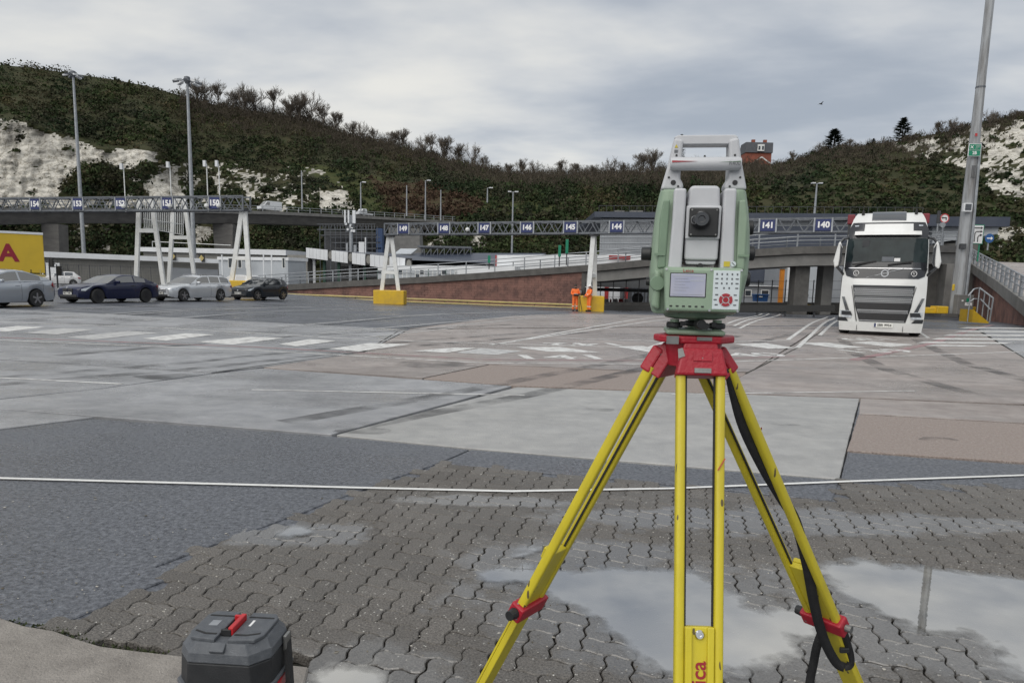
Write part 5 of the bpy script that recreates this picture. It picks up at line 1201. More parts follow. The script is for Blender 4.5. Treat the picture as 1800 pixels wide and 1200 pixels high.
    for sd_ in (-1, 1):
        pl = []
        for x, f in ((.02*L, .70), (.055*L, .66), (.125*L, .80), (.135*L, .88), (.08*L, .90), (.025*L, .86)):
            y, z = surf_y(x, f); pl.append((x-cx-.012, sd_*(y+.006), z+.002))
        MB().prism(pl, (-.012, sd_*.02, 0)).build('headlight', 'lamp_clear', r, world=False)
        pl = []
        for x, f in ((.995*L, .66), (.95*L, .64), (.925*L, .74), (.95*L, .88), (.995*L, .86)):
            y, z = surf_y(x, f); pl.append((x-cx+.008, sd_*(y+.006), z))
        MB().prism(pl, (.012, sd_*.014, 0)).build('tail_light', 'lamp_red', r, world=False)
        mx = wins[0][0]-.02 if wins else ws; y, z = surf_y(mx, .98)
        mm = MB().box((mx-cx+.02, sd_*(y+.11), z+.07), (.12, .2, .13)).build('door_mirror', paint, r, world=False, bevel=.035)
        for a, b in wins[:2]:
            y, z = surf_y(b-.12, .80); MB().box((b-.14-cx, sd_*(y+.006), z), (.2, .03, .028)).build('door_handle', paint if 'silver' in paint else 'black_plastic', r, world=False, bevel=.008)
        for a, b in wins[:2]:
            m = MB(); rowl = []
            for f in np.linspace(.05, .97, 8):
                y, z = surf_y(b+.03, f); rowl.append((b+.03-cx, sd_*(y+.0015), z))
            MB().tube(rowl, .006, 4).build('door_seam', 'rubber', r, world=False)
    def front(zf, w_, h_, nm, mt, off=.0, x_=0, b_=.01):
        return MB().box((x_-cx-off, 0, zf), (.05, w_, h_)).build(nm, mt, r, world=False, bevel=b_)
    zf = ztop(0)
    if grille == 'kidney':
        for sy in (-.17, .17): MB().box((-cx-.005, sy, .60), (.05, .28, .2)).build('grille', 'mesh_grille', r, world=False, bevel=.04)
    elif grille == 'wide':
        MB().box((-cx-.005, 0, .60), (.05, .82, .19)).build('grille', 'chrome', r, world=False, bevel=.03)
        for k in range(4): MB().box((-cx-.03, 0, .535+k*.043), (.02, .74, .026)).build('grille_bar', 'mesh_grille', r, world=False)
        MB().box((-cx-.035, 0, .60), (.02, .02, .17)).build('grille_bar', 'chrome', r, world=False)
    else: MB().box((-cx-.005, 0, .64), (.05, 1.0, .07)).build('grille', 'mesh_grille', r, world=False, bevel=.01)
    MB().box((-cx+.005, 0, .34), (.05, 1.05, .12)).build('lower_intake', 'mesh_grille', r, world=False, bevel=.02)
    if badge: MB().cyl((-cx-.03, 0, .735 if grille != 'slim' else .64), (-cx-.045, 0, .735 if grille != 'slim' else .64), .05, n=16).build('badge', 'chrome', r, world=False)
    if rails:
        for sd_ in (-1, 1): MB().tube([(x-cx, sd_*(hw(x)*.70), interp(roof, x)+o) for x, o in ((2.35, 0), (2.5, .05), (3.2, .05), (4.1, .05), (4.3, 0))], .018, 6).build('roof_rail', 'alloy', r, world=False)
    if plate:
        pb = MB().box((-cx-.03, 0, .465), (.02, .52, .115)).build('number_plate', 'plate_white', r, world=False)
        text('plate_text', plate, .10, 'sign_black', pb, frame(Vector((-cx-.042, 0, .465)), (0, -1, 0), (0, 0, 1)), depth=.001, bold=.004)
    return r
CARYAW = 71
def car_at(pxf, pyf, pxr, pyr, wb, xf, L, W):
    a, b = G(pxf, pyf), G(pxr, pyr)
    yaw = rad(CARYAW); d = Vector((math.cos(yaw), math.sin(yaw), 0))            # nose -> tail
    nr = Vector((-d.y, d.x, 0))                   # far side
    if nr.y < 0: nr = -nr
    c = a + d*(L/2-xf) + nr*(W/2-.1); c.z = gz(c.x, c.y); return c, yaw
c, y = car_at(172, 533, 248, 530, 2.85, .87, 4.77, 1.85)
car('dark navy coupe with black wheels queueing between the two silver cars', c, y, 4.77, 1.85, 1.39, 'paint_navy',
    [(0, .66), (.1, .74), (.5, .84), (1.3, .93), (1.9, .97), (3.6, 1.0), (4.2, 1.0), (4.6, .98), (4.77, .86)], [(1.45, .95), (2.15, 1.29), (2.55, 1.375), (2.9, 1.39), (3.3, 1.35), (3.8, 1.21), (4.35, 1.0)],
    [(1.98, 3.02), (3.1, 3.75)], .87, 3.72, .345, 'alloy_dark', 6, 'BK21 DMC', 'kidney', 2.2, 3.35)
c, y = car_at(323, 530, 387, 529, 2.87, .84, 4.9, 1.85)
car('silver estate car with roof rails queueing before the white gantry legs', c, y, 4.9, 1.85, 1.49, 'paint_silver_warm',
    [(0, .70), (.1, .78), (.6, .88), (1.35, .97), (1.8, .99), (4.6, 1.02), (4.82, 1.0), (4.9, .9)], [(1.4, .98), (2.05, 1.34), (2.45, 1.455), (3.2, 1.48), (4.1, 1.45), (4.45, 1.38), (4.8, 1.02)],
    [(1.9, 2.85), (2.92, 3.7), (3.78, 4.5)], .84, 3.71, .33, 'alloy', 5, 'HJ11 GKU', 'wide', 2.12, 4.42, rails=True)
c, y = car_at(452.5, 528, 496, 527.5, 2.63, .86, 4.26, 1.79)
car('dark grey hatchback with lit headlights at the right end of the car queue', c, y, 4.26, 1.79, 1.46, 'paint_dark_grey',
    [(0, .68), (.1, .78), (.5, .87), (1.2, .97), (1.6, 1.0), (4.0, 1.03), (4.2, .98), (4.26, .85)], [(1.25, .98), (1.85, 1.32), (2.2, 1.43), (2.8, 1.46), (3.5, 1.42), (3.85, 1.34), (4.15, 1.02)],
    [(1.7, 2.6), (2.68, 3.45)], .86, 3.49, .315, 'alloy', 5, 'WN15 YHD', 'slim', 1.95, 3.8)
# silver saloon, cut by the left edge
Lo = 4.83
cw = G(64, 539); yaw_ = rad(78); dd_ = Vector((math.cos(yaw_), math.sin(yaw_), 0)); nr = Vector((-dd_.y, dd_.x, 0)); c = cw - dd_*(3.7-Lo/2) + nr*(1.86/2-.1); c.z = 0
car('silver saloon car cut off by the left picture edge', c, yaw_, Lo, 1.86, 1.50, 'paint_silver',
    [(0, .66), (.1, .75), (.6, .87), (1.4, .98), (1.9, 1.0), (3.9, 1.06), (4.4, 1.10), (4.75, 1.08), (4.83, .95)], [(1.5, .98), (2.2, 1.36), (2.6, 1.47), (3.0, 1.5), (3.4, 1.46), (3.95, 1.30), (4.5, 1.08)],
    [(2.05, 2.95), (3.03, 4.0)], .96, 3.70, .345, 'alloy', 5, '', 'wide', 2.3, 3.75)
c = P(104, 502, 76); c.z = 0
car('small white hatchback parked far behind near the traffic lights', c, rad(30), 4.0, 1.7, 1.46, 'paint_white_car',
    [(0, .68), (.1, .78), (.5, .87), (1.2, .97), (3.7, 1.02), (3.95, .98), (4.0, .85)], [(1.2, .98), (1.8, 1.34), (2.2, 1.44), (2.8, 1.46), (3.4, 1.42), (3.9, 1.02)], [(1.65, 2.5), (2.58, 3.3)], .8, 3.3, .3, 'alloy', 5, '', 'slim', 1.9, 3.5)
c = P(418, 498, 58); c.z = -.1
car('white car half hidden behind the gantry leg and dark hatchback', c, rad(-20), 4.3, 1.8, 1.62, 'paint_white_car',
    [(0, .72), (.1, .82), (.5, .95), (1.2, 1.05), (3.9, 1.08), (4.2, 1.04), (4.3, .9)], [(1.2, 1.06), (1.8, 1.5), (2.2, 1.6), (2.8, 1.62), (3.7, 1.58), (4.2, 1.06)], [(1.65, 2.5), (2.58, 3.5)], .85, 3.45, .32, 'alloy', 5, '', 'slim', 1.9, 3.8)
# ------------------------------------------------------------------ yellow trailer at the left edge
pm('tarp_yellow', (.62, .43, .03), (.55, .38, .03), .8, .5, bump=.3, bscale=2); pm('tarp_red', (.28, .012, .03), (.24, .012, .03), 2, .5)
p0 = P(75, 411, 52); p1 = P(72, 482, 52); zt, zb = p0.z, p1.z
r = thing('lorry_trailer', 'yellow curtain sided lorry trailer with dark red letters at the left edge', 'trailer', (p0.x, 52, 0), rad(38))
kw = dict(parent=r, world=False)
MB().box((-6.8, 1.27, (zt+zb)/2), (13.6, 2.5, zt-zb-.16)).build('curtain', 'tarp_yellow', bevel=.03, **kw)
MB().box((-6.8, 1.27, zt), (13.64, 2.56, .16)).build('roof_rail', 'white_panel', **kw); MB().box((-6.8, 1.27, zb-.1), (13.6, 2.54, .2)).build('side_rail', 'yellow_rail', **kw)
for k in range(24): MB().box((-.3-k*.55, .012, zb+.16), (.05, .02, .32)).build('curtain_strap', 'sign_black' if k % 2 else 'yellow_rail', **kw)
text('lettering', 'PALMA', 1.62, 'tarp_red', r, frame(Vector((-1.55, .015, (zt+zb)/2-.05)), (1, 0, 0), (0, 0, 1)), depth=.004, bold=.06, align='RIGHT')
for x in (-1.6, -2.9, -4.2):
    for yy in (.12, 2.1): MB().cyl((x, yy, .5), (x, yy+.3, .5), .5, n=20).build('wheel', 'tyre', **kw)
MB().box((-5, 1.2, .85), (9, 1.1, .4)).build('chassis', 'steel_dark', **kw)
# ------------------------------------------------------------------ traffic lights
for px, t_, b_, Y, lb in [(86, 456, 505, 58, 'taller black traffic light on a post beside the yellow trailer'), (99.5, 470, 508, 56, 'shorter black traffic light in front of the shed corner')]:
    a = P(px, t_, Y); r = thing('traffic_light', lb, 'traffic light', (a.x, Y, 0)); MB().cyl((a.x, Y, 0), (a.x, Y, a.z+.1), .06, n=8).build('post', 'steel_dark', r)
    hd = MB().box((a.x+.22, Y, a.z-.25), (.2, .22, .72)).build('signal_head', 'sign_black', r)
    for k in range(3): MB().prism([(a.x+.3, Y-.1, a.z-.02-k*.23), (a.x+.47, Y-.1, a.z-.10-k*.23), (a.x+.3, Y-.1, a.z-.15-k*.23)], (0, .2, 0)).build('visor', 'sign_black', hd)
# ------------------------------------------------------------------ white artic trailer behind the ramp rail
a = P(872, 448.5, 68); b = P(1155, 447, 63); z1_ = a.z
r = thing('box_trailer', 'long white box trailer with red corner post behind the ramp rail', 'trailer', ((a.x+b.x)/2, 66, 0)); zb_ = a.z-2.7
MB().prism([(a.x, a.y, zb_), (b.x, b.y, zb_), (b.x, b.y, b.z), (a.x, a.y, a.z)], (.5, 2.5, 0)).build('box', 'white_panel', r, bevel=.03)
MB().beam((a.x, a.y-.02, zb_), (a.x, a.y-.02, a.z), .12).build('corner_post', 'barrier_red', r); q = P(1100, 455, 63.9); MB().box((q.x, q.y-.1, q.z+.1), (3, .06, .35)).build('red_panel', 'barrier_red', r)
MB().beam((a.x, a.y+1, .95), (b.x, b.y+1, .95), .9, .3).build('chassis', 'steel_dark', r)
for t in (.1, .2, .3, .9):
    p = Vector((a.x, a.y, 0)).lerp(Vector((b.x, b.y, 0)), t); MB().cyl((p.x, p.y+.1, .25), (p.x+.05, p.y+.4, .25), .5, n=18).build('wheel', 'tyre', r)
# ------------------------------------------------------------------ the lorry
pm('cap_red', (.20, .02, .03), (.16, .02, .03), 3, .5); pm('cab_white', (.70, .71, .70), (.62, .62, .60), 1.6, .3, coat=.6, lo=.45, hi=.8); pm('cab_black', (.016, .018, .022), (.024, .026, .03), 2, .25, coat=.4)
pm('windscreen_glass', (.010, .016, .018), (.028, .04, .042), 1.1, .06, spec=.22)
pm('silver_trim', (.36, .37, .38), (.28, .29, .3), 12, .4, metal=.3)
fl = G(1545, 590)
LY = fl.y; lr = thing('lorry', 'white articulated lorry with black visor facing the yard', 'lorry', (fl.x, fl.y, 0), rad(-25.5)); lr.scale = (1, 1, 1.035)
kz = 3.92/218; kx = 2.5/147
def u2(px, py):    # photo pixel on the cab front -> local x, z (undoing the lean of the picture)
    z = (590-py)*kz; x = (px-1543.5-.096*(590-py))*kx*(1.0) ; return x, z
def yf(x, z):      # front surface of the cab
    rake = interp([(0, .10), (.5, .0), (1.0, -.02), (1.6, .02), (2.0, .10), (2.9, .38), (3.2, .5), (3.75, .95), (3.95, 1.3)], z)
    return rake + .16*(abs(x)/1.2)**3.2*1.6
wz = [(0.2, 1.22), (.6, 1.25), (1.5, 1.25), (2.0, 1.235), (2.9, 1.20), (3.3, 1.16), (3.7, 1.05), (3.93, .9)]
rows_ = []
for z in [.28, .4, .6, .8, 1.0, 1.2, 1.4, 1.6, 1.8, 2.0, 2.3, 2.6, 2.9, 3.1, 3.3, 3.5, 3.65, 3.78, 3.86]:
    w_ = interp(wz, z); row = [(-w_, 2.3, z)]
    for x in np.linspace(-1, 1, 25): row.append((x*w_*.995, yf(x*w_, z), z))
    row.append((w_, 2.3, z)); rows_.append(row)
m = MB().grid(rows_); n = len(rows_[0]); m.f += [tuple(range(n)), tuple(len(m.v)-n+i for i in range(n))]
m.build('cab', 'cab_white', lr, world=False, smooth=40)
def panel(name, rowsz, mat, off=.012, parent=None, nx=14, th=.02, bev=0):
    """rowsz: list of (z, xl, xr): a curved panel following the cab front"""
    R_ = []
    zs = []
    for (za, la, ra), (zb2, lb, rb) in zip(rowsz, rowsz[1:]):
        nz_ = max(1, int(abs(zb2-za)/.08))
        for i in range(nz_): t = i/nz_; zs.append((za+(zb2-za)*t, la+(lb-la)*t, ra+(rb-ra)*t))
    zs.append(rowsz[-1])
    fr_ = [[(l+(rr_-l)*i/nx, yf(l+(rr_-l)*i/nx, z)-off, z) for i in range(nx+1)] for z, l, rr_ in zs]
    bk_ = [[(a, b+off*.8, c) for a, b, c in row] for row in fr_]
    m = MB().grid(fr_); N0 = len(m.v); m.grid(bk_); R0_, C0 = len(fr_), nx+1
    for i in range(R0_-1):
        for c0 in (0, C0-1): m.f.append((i*C0+c0, (i+1)*C0+c0, N0+(i+1)*C0+c0, N0+i*C0+c0))
    for j in range(C0-1):
        for r0 in (0, R0_-1): m.f.append((r0*C0+j, r0*C0+j+1, N0+r0*C0+j+1, N0+r0*C0+j))
    return m.build(name, mat, parent or lr, world=False, smooth=40)
def Z(py): return (590-py)*kz
panel('roof_window', [(Z(390), -.50, .50), (Z(373), -.50, .50)], 'glass_dark', .01)
vis = panel('visor_panel', [(Z(421), -1.17, 1.17), (Z(405), -1.16, 1.16), (Z(393), -1.05, 1.05)], 'cab_black', .012)
panel('name_board', [(Z(409), -.70, .72), (Z(396), -.69, .71)], 'cab_white', .03, vis)
panel('sun_visor', [(Z(416), -.98, .96), (Z(409.5), -.97, .95)], 'cab_white', .16, vis)
for sx in (-1, 1): panel('marker_light', [(Z(400), sx*.93-.06, sx*.93+.06), (Z(398), sx*.93-.06, sx*.93+.06)], 'lamp_clear', .025, vis)
wsn = panel('windscreen', [(Z(468), -1.19, 1.19), (Z(440), -1.185, 1.185), (Z(421.5), -1.165, 1.165)], 'windscreen_glass', .01)
panel('dash_shadow', [(Z(473), -1.19, 1.19), (Z(463), -1.185, 1.185)], 'cab_black', .018, wsn)
for x, sgn in ((-.62, 1), (.42, 1)):
    MB().beam((x-.35, yf(x, Z(470))-.05, Z(468)), (x+.35, yf(x, Z(462))-.05, Z(462)), .035, .05).build('wiper', 'rubber', wsn, world=False)
MB().box((-.62, yf(-.62, Z(430))-.035, Z(431)), (.2, .03, .22)).build('interior_mirror', 'cab_black', wsn, world=False); MB().box((.32, yf(.3, Z(459))-.03, Z(459)), (.17, .02, .10)).build('permit', 'sign_white', wsn, world=False); MB().box((.05, yf(.05, Z(458))-.03, Z(458)), (.34, .02, .14)).build('device', 'steel_grey', wsn, world=False)
blk = panel('badge_panel', [(Z(491), -.92, .98), (Z(487), -1.12, 1.14), (Z(473), -1.21, 1.21)], 'cab_black', .02)
panel('chrome_strip', [(Z(474.2), -1.08, 1.02), (Z(473.2), -1.08, 1.02)], 'chrome', .035, blk)
yb_ = yf(0, Z(483))-.035
MB().lathe([(0, .105), (.02, .115), (.02, .08), (0, .08)], (0, yb_, Z(482.5)), (0, -1, 0), 24).build('badge_ring', 'chrome', blk, world=False)
MB().beam((.07, yb_-.01, Z(482.5)+.07), (.13, yb_-.01, Z(482.5)+.13), .03).build('badge_arrow', 'chrome', blk, world=False)
MB().beam((-.52, yb_+.01, Z(491)+.02), (.52, yb_+.01, Z(475)+.02), .008, .012).build('badge_bar', 'chrome', blk, world=False)
text('badge_text', 'VOLVO', .05, 'chrome', blk, frame(Vector((0, yb_-.012, Z(482.5))), (1, 0, 0), (0, 0, 1)), depth=.002, bold=.001)
for x, s in ((-.83, 'L'), (.83, 'V')):
    MB().lathe([(0, .085), (.006, .085), (.006, .07), (0, .07)], (x, yf(x, Z(483))-.036, Z(482.5)), (0, -1, 0), 20).build('sticker_ring', 'sign_white', blk, world=False)
    text('sticker_letter', s, .11, 'sign_white', blk, frame(Vector((x, yf(x, Z(483))-.04, Z(482.5))), (1, 0, 0), (0, 0, 1)), depth=.002)
# grille
gr = panel('grille_surround', [(Z(566), -.62, .72), (Z(540), -.78, .84), (Z(503), -.90, .90)], 'cab_black', .014)
panel('grille_bar_top', [(Z(506.5), -.88, .88), (Z(503.5), -.88, .88)], 'cab_black', .03, gr)
def meshp(z0, z1, l, rr_, rowsn, cols):
    panel('grille_mesh', [(z0, l, rr_), (z1, l, rr_)], 'silver_trim', .022, gr)
    m = MB()
    for a in range(rowsn):
        for b in range(cols):
            x = l+(rr_-l)*(b+.5+(.25 if a % 2 else -.25))/cols; z = z0+(z1-z0)*(a+.5)/rowsn; m.box((x, yf(x, z)-.024, z), ((rr_-l)/cols*.66, .012, abs(z1-z0)/rowsn*.56))
    m.build('mesh_slots', 'mesh_grille', gr, world=False)['kind'] = 'stuff'
meshp(Z(521), Z(508), -.84, .86, 4, 26); meshp(Z(533), Z(523.5), -.80, .84, 3, 26)
for z0, z1, l in ((545, 534, .76), (563, 552, .68)):
    panel('air_intake', [(Z(z0), -l*.94, l), (Z(z1), -l, l*1.06)], 'mesh_grille', .03, gr); panel('intake_lip', [(Z(z0+2), -l*.94, l), (Z(z0), -l*.94, l)], 'silver_trim', .04, gr)
meshp(Z(551), Z(546.5), -.70, .76, 2, 24); 
bp_ = panel('bumper', [(Z(583), -1.2, 1.2), (Z(567), -1.235, 1.235)], 'cab_white', .035)
for x in (-.68, .66): MB().box((x, yf(x, Z(575))-.038, Z(575)), (.012, .01, .27)).build('bumper_seam', 'rubber', bp_, world=False)
panel('under_skirt', [(.17, -1.12, 1.12), (Z(583), -1.17, 1.17)], 'rubber', -.03)
pb = MB().box((.10, yf(.1, Z(571.5))-.05, Z(571.5)), (.54, .02, .13)).build('number_plate', 'plate_white', bp_, world=False); MB().box((-.145, yf(.1, Z(571.5))-.062, Z(571.5)), (.05, .006, .12)).build('plate_band', 'sign_blue', pb, world=False)
text('plate_text', 'SBR 9954', .105, 'sign_black', pb, frame(Vector((.125, yf(.1, Z(571.5))-.062, Z(571.5))), (1, 0, 0), (0, 0, 1)), depth=.001, bold=.003)
for sx in (-1, 1):
    hl = panel('headlight', [(Z(560), sx*1.0-.14, sx*1.0+.14), (Z(553), sx*1.04-.17, sx*1.04+.14), (Z(548), sx*1.08-.14, sx*1.08+.12)], 'lamp_clear', .03, nx=6)
    panel('light_bar', [(Z(548), sx*.99-.06, sx*.99+.05), (Z(524), sx*1.16-.04, sx*1.16+.04)], 'glass_dark', .028, hl, nx=4); panel('light_edge', [(Z(556), sx*1.0-.16, sx*1.0+.16), (Z(549), sx*1.0-.18, sx*1.0+.1)], 'cab_black', .04, hl, nx=6)
    panel('fog_lamp', [(Z(567), sx*1.08-.2, sx*1.08+.13), (Z(560), sx*1.13-.13, sx*1.13+.1)], 'cab_black', .03, hl, nx=5)
    panel('shut_line', [(Z(566), sx*.70+.01*sx-.008, sx*.70+.008), (Z(505), sx*.93-.008, sx*.93+.008)], 'rubber', .022, nx=2)
    # mirrors
    mr_ = MB().prism([(sx*1.30, .12, Z(438)), (sx*1.38, .12, Z(427)), (sx*1.44, .14, Z(432)), (sx*1.55, .14, Z(462)), (sx*1.50, .14, Z(474)), (sx*1.38, .12, Z(470))], (0, .2, 0)).build('mirror_housing', 'cab_white', lr, world=False, bevel=.04)
    MB().prism([(sx*1.30, .10, Z(440)), (sx*1.37, .10, Z(432)), (sx*1.36, .10, Z(470)), (sx*1.30, .10, Z(464))], (0, .2, 0)).build('mirror_inner', 'cab_black', mr_, world=False)
    MB().tube([(sx*1.16, .45, Z(421)), (sx*1.28, .25, Z(423)), (sx*1.42, .2, Z(432))], .045, 8).build('mirror_arm', 'cab_black', mr_, world=False); MB().tube([(sx*1.2, .4, Z(486)), (sx*1.3, .25, Z(479)), (sx*1.46, .2, Z(470))], .045, 8).build('mirror_arm', 'cab_black', mr_, world=False)
    for k, yy in ((0, .9), (1, 5.0)):
        MB().lathe([(0, .3), (.0, .46), (.05, .5), (.27, .5), (.32, .46), (.32, .3)], (sx*1.21, .9+k*3.1, .5), (-sx, 0, 0), 22).build('wheel', 'tyre', lr, world=False, smooth=40)
    ant = MB().tube([(sx*.78, 1.15, Z(377)), (sx*.78, 1.2, Z(360))], .008, 5).build('antenna', 'rubber', lr, world=False); MB().lathe([(0, .05), (.1, .04), (.16, .015)], (sx*.78, 1.1, Z(378)), (0, 0, 1), 10).build('antenna_base', 'rubber', ant, world=False)
MB().box((0, 3.0, .75), (1.0, 5.5, .5)).build('chassis', 'rubber', lr, world=False)
tr = thing('semi_trailer', 'white roofed dark semi trailer with red corner caps coupled behind the lorry cab', 'trailer', lr.matrix_basis @ Vector((0, 9.9, 0)) if False else (lr.location + Matrix.Rotation(rad(-25.5), 3, 'Z') @ Vector((0, 2.75, 0))), rad(-25.5))
MB().box((0, 6.8, 2.55), (2.5, 13.4, 2.65)).build('curtain', 'cab_black', tr, world=False); MB().box((0, 6.8, 3.97), (2.54, 13.5, .18)).build('roof', 'white_panel', tr, world=False); MB().box((0, .05, 3.98), (1.9, .12, .14)).build('front_rail', 'white_panel', tr, world=False)
for sx in (-1, 1):
    MB().box((sx*1.16, .1, 3.94), (.24, .26, .34)).build('corner_cap', 'cap_red', tr, world=False, bevel=.03)
    for k in (8.6, 9.9, 11.2): MB().cyl((sx*1.2, k, .5), (sx*.9, k, .5), .5, n=20).build('wheel', 'tyre', tr, world=False)
MB().box((0, 6.8, 1.05), (1.1, 13, .3)).build('chassis', 'rubber', tr, world=False)
# ------------------------------------------------------------------ masts and street lamps
def mast(lab, px, ytop, Y, rb, rt, headw, nh):
    t = P(px, ytop, Y); r = thing('floodlight_mast', lab, 'mast', (t.x, Y, gz(t.x, Y)))
    MB().tube([(t.x, Y, gz(t.x, Y)), (t.x, Y, t.z*.4), (t.x, Y, t.z*.7), (t.x, Y, t.z)], [rb, rb*.75+rt*.25, rb*.45+rt*.55, rt], 10).build('pole', 'steel_galv', r, smooth=60)
    MB().lathe([(-.4, .3), (0, .45), (.5, .4), (.6, .15)], (t.x, Y, t.z), (0, 0, 1), 12).build('head_frame', 'steel_grey', r)
    for k in range(nh):
        a = 2*math.pi*k/nh+.3; d = Vector((math.cos(a), math.sin(a), 0)); p = Vector((t.x, Y, t.z-.1))+d*headw
        arm = MB().beam((t.x, Y, t.z), p, .08).build('lamp_arm', 'steel_grey', r); R3 = Matrix.Rotation(a, 3, 'Z') @ Matrix.Rotation(rad(15), 3, 'Y'); MB().box(p+Vector((0, 0, -.08)), (.85, .55, .25), R3).build('floodlight', 'white_panel' if k % 2 else 'steel_grey', arm)
mast('tall floodlight mast nearest the left picture edge', 128.5, 131, 128, .36, .17, 1.15, 6)
mast('tall floodlight mast rising behind the left gantry', 329, 142, 108, .34, .16, 1.5, 8)
for px, yt, yb, Y, hd, lb in [(530, 300, 368, 182, 0, 'slim street lamp on the viaduct above the white van'), (634, 321, 372, 192, 1, 'street lamp on the viaduct above the white pickup'), (715, 326, 380, 202, 0, 'thin lamp post left of the tall lamp pair on the viaduct'), (748, 318, 388, 206, 1, 'tallest lamp post at the hill end of the viaduct'), (775, 334, 388, 210, 0, 'lamp post closest to the viaduct end'), (857, 331, 356, 225, 1, 'curved street lamp standing on the grassy bank'), (902, 338, 452, 110, 2, 'twin headed lamp post behind sign 146'), (1436, 323, 378, 95, 2, 'twin headed lamp post above sign 140')]:
    t = P(px, yt, Y); zb2 = P(px, yb, Y).z; k = Y/FPX; r = thing('street_lamp', lb, 'street lamp', (t.x, Y, zb2))
    MB().tube([(t.x, Y, zb2), (t.x, Y, t.z)], [1.4*k if Y > 150 else .16, .9*k if Y > 150 else .09], 7).build('post', 'steel_galv', r)
    for sx in {0: (), 1: (1,), 2: (-1, 1)}[hd]:
        arm = MB().tube([(t.x, Y, t.z), (t.x+sx*3*k, Y, t.z+.8*k)], .5*k, 5).build('arm', 'steel_galv', r); MB().box((t.x+sx*6*k, Y, t.z+.9*k), (6*k, .5, 1.6*k)).build('lantern', 'white_panel', arm)
# big concrete lamp mast on the right
bp = G(1679, 562); Y = bp.y; b0 = Vector((bp.x, Y, 0)); t = P(1742, 0, Y)
r = thing('lamp_mast', 'thick weathered grey lamp mast with green 2B sign on the right', 'mast', (b0.x, Y, 0))
pm('mast_steel', (.33, .345, .36), (.17, .165, .16), 1.1, .6, stretch=(3, 3, .35), lo=.42, hi=.66, pos='World', bump=.2)
H_ = t.z*1.25
def mw(z): return .46-.20*min(1, z/16)
MB().tube([(b0.x, Y, z) for z in np.linspace(0, H_, 14)], [mw(z) for z in np.linspace(0, H_, 14)], 8).build('pole', 'mast_steel', r)
zj = P(1720, 155, Y).z; MB().tube([(b0.x, Y, zj), (b0.x, Y, zj+.1)], mw(zj)+.02, 8).build('collar', 'steel_grey', r)
MB().tube([(b0.x+.30, Y-.42, .9), (b0.x+.28, Y-.40, 5.5), (b0.x+.22, Y-.3, 11)], .085, 7).build('conduit', 'steel_galv', r)
MB().box((b0.x-.02, Y-.72, .64), (1.05, .5, 1.28)).build('control_box', 'conc_mid', r, bevel=.03)
for dx, dz, mt, w_, h_ in [(.12, .95, 'sign_green', .24, .24), (.16, .68, 'sign_white', .46, .2), (-.25, .9, 'sign_white', .12, .1)]: MB().box((b0.x+dx, Y-.98, dz), (w_, .015, h_)).build('notice', mt, r)
q = P(1676, 505, Y-.5); MB().box(q, (.16, .1, .42)).build('yellow_tag', 'tarp_yellow', r, bevel=.04)
q = P(1692, 433, Y-.5); MB().box(q, (.36, .25, .34)).build('junction_box', 'steel_dark', r, bevel=.02); q = P(1700, 365, Y-.5); fl_ = MB().box(q, (.56, .25, .56)).build('speaker_box', 'white_panel', r, bevel=.03); MB().box(q+Vector((0, -.13, .02)), (.4, .02, .4)).build('louvre', 'steel_grey', fl_)
for k in range(3): MB().box(q+Vector((0, -.145, -.1+k*.12)), (.38, .02, .02)).build('louvre_slat', 'steel_dark', fl_)
q = P(1713, 264, Y-.5); sg = MB().box(q, (.80, .04, .78)).build('sign_plate', 'sign_white', r)
for dz in (.185, -.19): MB().box(q+Vector((0, -.025, dz)), (.74, .02, .345)).build('sign_field', 'sign_green', sg)
TR = Matrix.Translation(-r.location)
text('sign_text', '2B', .27, 'sign_white', sg, TR @ frame(q+Vector((0, -.04, -.19)), (1, 0, 0), (0, 0, 1)), depth=.003, bold=.008)
for k, s in enumerate(('Emergency', 'Assembly', 'Point')): text('sign_text', s, .065, 'sign_white', sg, TR @ frame(q+Vector((.03, -.04, .27-k*.085)), (1, 0, 0), (0, 0, 1)), depth=.002, align='LEFT')
for a in range(4):
    d = Vector((math.cos(rad(45+90*a)), 0, math.sin(rad(45+90*a)))); MB().beam(q+Vector((-.2, -.04, .18))+d*.13, q+Vector((-.2, -.04, .18))+d*.06, .035, .01, up=(0, 1, 0)).build('arrow', 'sign_white', sg)
MB().box(q+Vector((-.2, -.04, .17)), (.1, .01, .1)).build('figures', 'sign_white', sg)
q = P(1712, 292, Y-.45)
for dx in (-.09, 0, .09): MB().cyl(q+Vector((dx, 0, 0)), q+Vector((dx, 0, -.72)), .018, n=5).build('bracket_rod', 'steel_dark', r)
for dz in (0, -.72): MB().box(q+Vector((0, 0, dz)), (.28, .05, .03)).build('bracket_bar', 'steel_dark', r)
q = P(1716, 237, Y-.4); MB().box(q, (.14, .03, .18)).build('sticker', 'sign_red', r)
# yellow barrier blocks round the mast
for x0, x1, y0, y1, dy, lb in [(1619, 1648, 540, 560, -.1, 'low long yellow barrier block beside the lorry'), (1647, 1664, 538, 563, -.3, 'yellow barrier block left of the mast control box'), (1700, 1712, 539, 563, -.3, 'yellow barrier block right of the mast control box')]:
    a = P(x0, y0, Y+dy); b = P(x1, y1, Y+dy); tag(MB().box(((a.x+b.x)/2, Y+dy+.35, a.z/2), (b.x-a.x, .9, a.z)).build('barrier_block', 'yellow_block', bevel=.05), lb, 'barrier', 'yellow barriers by the mast')
